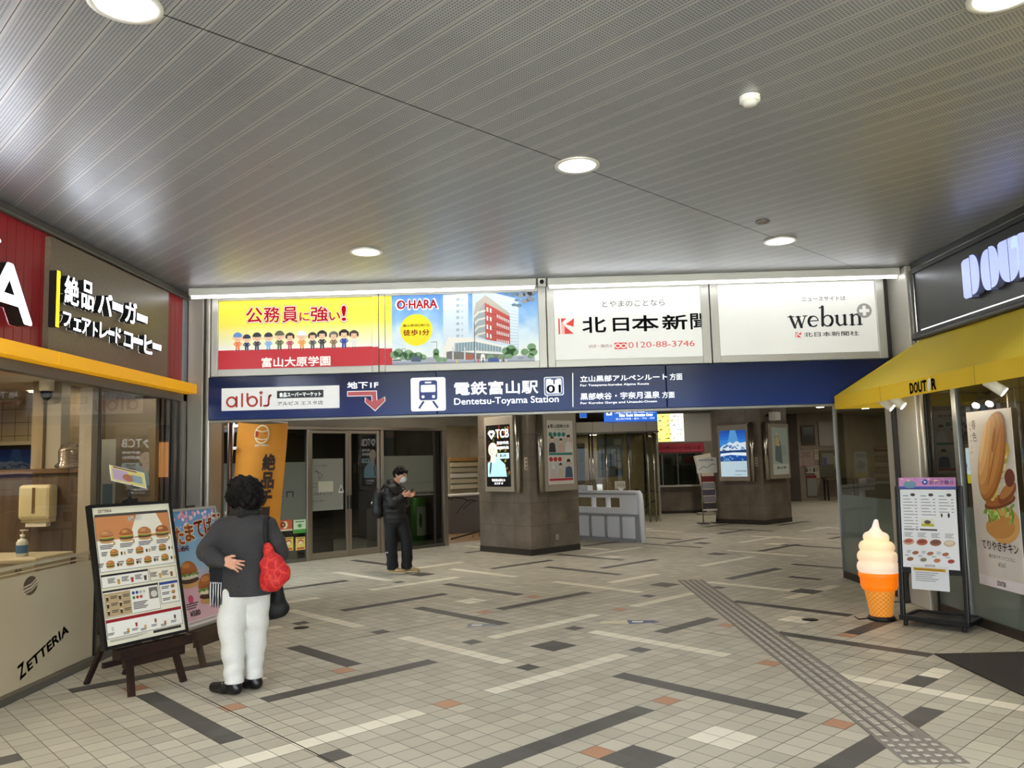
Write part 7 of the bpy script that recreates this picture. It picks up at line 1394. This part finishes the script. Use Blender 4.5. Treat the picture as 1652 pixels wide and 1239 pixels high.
# large black bag held in front of her
t = thing('black_bag', 'black bag held low in front of the woman in white trousers, showing either side', 'bag', Fr(-2.11, 5.95, 0), (.02, .3, .42)); OFFS[t.name] = (-.02, -.3, -.42)
S = SDF((-.34, .12, .40), (.36, .48, .98), .008); S.ell((.0, .31, .60), (.235, .085, .16), .03); S.cap((-.20, .30, .52), (.22, .30, .54), .06, .06, .04); S.cap((.19, .28, .62), (.2, .27, .74), .05, .035, .03); S.disp(lambda x, y, z: .005*np.sin(30*x+25*z)); o = S.mesh('bag_body', M('#0b0b0d', .7), t); o.location = OFFS[t.name]
m1 = MB(); m1.tube([(.10, .29, .74), (.13, .29, .85), (.135, .285, .90), (.16, .30, .85), (.17, .31, .74)], .010, M('#0b0b0d', .6), 8); m1.build('handles', t)
# ---------------- man looking at his phone
NAVY = M('#090b10', .6); PUF = noisy('black_puffer', '#040405', '#08090b', 30, .6); TAN = M('#a08458', .6)
pm = person('man in a black padded jacket and white face mask looking down at his phone', (-1.98, 12.31, 0)); X_ = lambda p: p
S = SDF((-.32, -.34, 0), (.36, .26, 1.72), .0055)
mf = (.80, -.50, -.34); mc = (.075, -.03, 1.475); h = head(S, mc, mf, (-.01, .0, 1.30), 1.0)
S.chain([(-.02, 0, .82), (-.03, .0, 1.05), (-.03, 0, 1.24)], [.12, .12, .13], .03, (1, .85, 1)); S.chain([(-.08, .0, .82), (-.06, -.03, .45), (-.045, -.02, .07)], [.08, .055, .042], .03); S.chain([(.06, .02, .82), (.14, .02, .47), (.145, .06, .07)], [.08, .055, .042], .03)
for x, y in ((-.045, -.02), (.145, .06)): S.cap((x, y, .05), (x+.13, y-.06, .035), .035, .03, .02)
S.chain([(-.08, -.13, 1.23), (-.02, -.17, 1.03), (.125, -.17, 1.165)], [.05, .04, .028], .02); S.chain([(.05, .13, 1.23), (.12, .10, 1.03), (.185, -.08, 1.165)], [.05, .04, .028], .02)
hand(S, (.125, -.17, 1.165), (.2, .75, .5), (.85, -.1, .35), (-.1, .55, .9), .8, .95, .05); hand(S, (.18, -.075, 1.16), (.1, -.8, .5), (.80, -.35, .35), (-.1, -.5, .9), .85, .95, .05)
S.mesh('body', SKN, pm)
S = SDF((-.30, -.30, .03), (.36, .30, 1.0), .007)
S.chain([(-.01, 0, .90), (-.01, 0, .80)], [.14, .145], .03, (1, .9, 1)); S.chain([(-.085, -.01, .80), (-.075, -.03, .45), (-.06, -.02, .06)], [.105, .085, .085], .03); S.chain([(.07, .02, .80), (.15, .02, .47), (.145, .05, .06)], [.105, .085, .082], .02)
S.disp(lambda x, y, z: .005*np.sin(40*z+10*x)*np.exp(-((z-.15)/.15)**2)+.003*np.sin(25*z+20*x)); S.clip(2, .06); tr = S.mesh('trousers', M('#05060a', .8), pm)
m1 = MB(); m1.box(-.155, -.11, -.118, -.108, .315, .33, M('#c9c9c9', .5)); m1.build('reflective_tab', tr)
S = SDF((-.36, -.36, .68), (.40, .34, 1.46), .007)
S.chain([(-.02, .0, .80), (-.03, 0, 1.0), (-.035, 0, 1.2)], [.165, .17, .165], .03, (1, .92, 1)); S.chain([(-.075, -.12, 1.24), (-.03, .0, 1.28), (.03, .13, 1.24)], [.085, .09, .085], .05)
S.chain([(-.08, -.14, 1.22), (-.03, -.185, 1.04)], [.082, .072], .03); S.chain([(-.03, -.185, 1.04), (.105, -.175, 1.145)], [.07, .05], .03); S.chain([(.05, .14, 1.22), (.12, .11, 1.04)], [.082, .07], .03); S.chain([(.12, .11, 1.04), (.17, -.05, 1.145)], [.068, .05], .03)
S.chain([(-.06, -.06, 1.34), (-.085, .02, 1.36), (-.03, .08, 1.345), (.045, .02, 1.325)], [.05, .055, .05, .035], .03)
S.disp(lambda x, y, z: .008*np.abs(np.sin(34*z))-.004+.002*np.sin(30*x+20*y)); S.clip(2, .755); jk = S.mesh('jacket', PUF, pm)
m1 = MB(); m1.box(.115, .135, -.118, -.11, 1.26, 1.268, M('#c9c9c9', .5)); m1.build('chest_mark', jk)
S = SDF((-.1, -.2, 1.40), (.24, .14, 1.66), .005); S.ell(h(0, -.018, .045), (.090, .098, .085), .02); S.ell(h(0, -.05, .0), (.082, .07, .085), .02); S.cap(h(-.04, .07, .075), h(.04, .07, .075), .028, .028, .02); S.ell(h(0, .11, -.06), (.07, .07, .10), .01, '-'); S.disp(lambda x, y, z: .004*np.sin(90*x+60*z)+.003*np.sin(110*y+70*z)); S.mesh('hair', HAIR, pm)
S = SDF((-.05, -.28, 1.30), (.28, .12, 1.56), .0045); S.ell(h(0, .058, -.048), (.066, .060, .056), .01); S.ell(h(0, .03, -.045), (.055, .07, .06), .004, '-'); S.cap(h(0, .10, -.02), h(0, .10, -.075), .012, .012, .012); S.mesh('face_mask', M('#d9dadb', .7), pm)
m1 = MB()
for a in (-1, 1): m1.tube([h(a*.06, .06, -.03), h(a*.08, .01, -.005), h(a*.082, -.02, .005)], .002, WHITE, 5)
m1.build('mask_loops', pm)
m1 = MB()
for a in (-1, 1): m1.sph(h(a*.034, .080, .008), .011, M('#c9beb4', .4), 10, 8); m1.sph(h(a*.034, .0885, .003), .005, M('#1a120e', .2), 8, 6); m1.tube([h(a*.018, .098, .03), h(a*.036, .096, .036), h(a*.054, .084, .030)], [.003, .004, .002], M('#14100e', .6), 6)
m1.build('eyes', pm)
for i, (x, y) in enumerate(((-.05, -.02), (.145, .06))):
    S = SDF((x-.12, y-.2, 0), (x+.30, y+.14, .16), .005); S.cap((x-.03, y+.015, .045), (x+.06, y-.025, .042), .044, .044, .02); S.cap((x+.06, y-.025, .042), (x+.165, y-.075, .036), .044, .036, .02); S.cap((x, y, .05), (x, y, .09), .045, .045, .02); S.clip(2, .02); S.clip(2, .11, False); so = S.mesh('shoe', TAN, pm)
    S = SDF((x-.12, y-.2, 0), (x+.30, y+.14, .06), .005); S.cap((x-.03, y+.015, .03), (x+.06, y-.025, .03), .05, .05, .02); S.cap((x+.06, y-.025, .03), (x+.17, y-.077, .03), .05, .042, .02); S.clip(2, .004); S.clip(2, .028, False); S.mesh('sole', M('#b9ab92', .6), so)
t = thing('smartphone', 'phone held in both hands by the man in the black padded jacket', 'phone', Fr(-1.98, 12.31, 0), (.225, -.15, 1.18)); OFFS[t.name] = (-.225, .15, -1.18)
m1 = MB(); m1.M = Matrix.Translation((.235, -.14, 1.215)) @ Matrix.Rotation(math.radians(-32), 4, 'Z') @ Matrix.Rotation(math.radians(-35), 4, 'Y'); m1.box(-.07, .075, -.035, .035, .0, .008, BLACK, .003); m1.build('body', t)
m1 = MB(); m1.M = Matrix.Translation((.235, -.14, 1.215)) @ Matrix.Rotation(math.radians(-32), 4, 'Z') @ Matrix.Rotation(math.radians(-35), 4, 'Y'); m1.add([(-.066, -.032, .0085), (.071, -.032, .0085), (.071, .032, .0085), (-.066, .032, .0085)], [(0, 1, 2, 3)], M('#9aa6b5', .2, 0, .6)); m1.build('display', t)
t = thing('backpack', 'black backpack worn on the back of the man with the white face mask', 'backpack', Fr(-1.98, 12.31, 0), (-.27, .05, .82)); OFFS[t.name] = (.27, -.05, -.82)
S = SDF((-.48, -.2, .76), (-.12, .34, 1.36), .007); S.ell((-.285, .075, 1.05), (.10, .135, .22), .03); S.cap((-.275, .02, .92), (-.275, .13, .92), .10, .10, .04); S.cap((-.34, .07, .98), (-.34, .08, 1.02), .06, .06, .03); S.clip(0, -.205, False); o = S.mesh('pack_body', M('#070708', .6), t); o.location = OFFS[t.name]
m1 = MB(); m1.sph((-.365, -.02, 1.06), .018, M('#d5d5d5', .15, .8), 10, 8); m1.build('reflector_badge', t)
m1 = MB(); m1.tube([(-.215, -.06, 1.25), (-.15, -.13, 1.335), (-.06, -.215, 1.30), (.0, -.19, 1.18)], .016, M('#070708', .6), 8); m1.build('strap', t)
# ================================================================ HALL LIGHTS, WORLD, CAMERA
def area(name, loc, rot, sx, sy, power, col):
    l = bpy.data.lights.new(name, 'AREA'); l.shape = 'RECTANGLE'; l.size = sx; l.size_y = sy; l.energy = power; l.color = col
    o = bpy.data.objects.new(name, l); o.location = loc; o.rotation_euler = rot; COL.objects.link(o); return o
w = bpy.data.worlds.new('daylight'); SC.world = w; w.use_nodes = True
wt = w.node_tree; bg = wt.nodes['Background']
tc = wt.nodes.new('ShaderNodeTexCoord'); sx = wt.nodes.new('ShaderNodeSeparateXYZ'); rp = wt.nodes.new('ShaderNodeValToRGB')
wt.links.new(tc.outputs['Generated'], sx.inputs[0]); wt.links.new(sx.outputs[2], rp.inputs[0]); wt.links.new(rp.outputs[0], bg.inputs[0])
el = rp.color_ramp.elements; el[0].position = 0.0; el[0].color = (0.03, 0.033, 0.037, 1); el[1].position = 0.5; el[1].color = (0.82, 0.92, 1.0, 1)
e_ = el.new(0.14); e_.color = (0.09, 0.10, 0.112, 1)
bg.inputs[1].default_value = 24.0
cd = bpy.data.cameras.new('camera'); cam = bpy.data.objects.new('camera', cd); COL.objects.link(cam)
cd.sensor_width = 36.0; cd.lens = FPX*36.0/W; cd.clip_end = 200; cd.clip_start = 0.05
mw = Matrix.Identity(4)
for i in range(3): mw[i][0] = CR[i]; mw[i][1] = CU[i]; mw[i][2] = -CF[i]; mw[i][3] = CAM[i]
cam.matrix_world = mw
SC.camera = cam
vs = SC.view_settings; vs.view_transform = 'Standard'; vs.look = 'None'; vs.gamma = 1.0; vs.use_curve_mapping = False; vs.exposure = 1.0
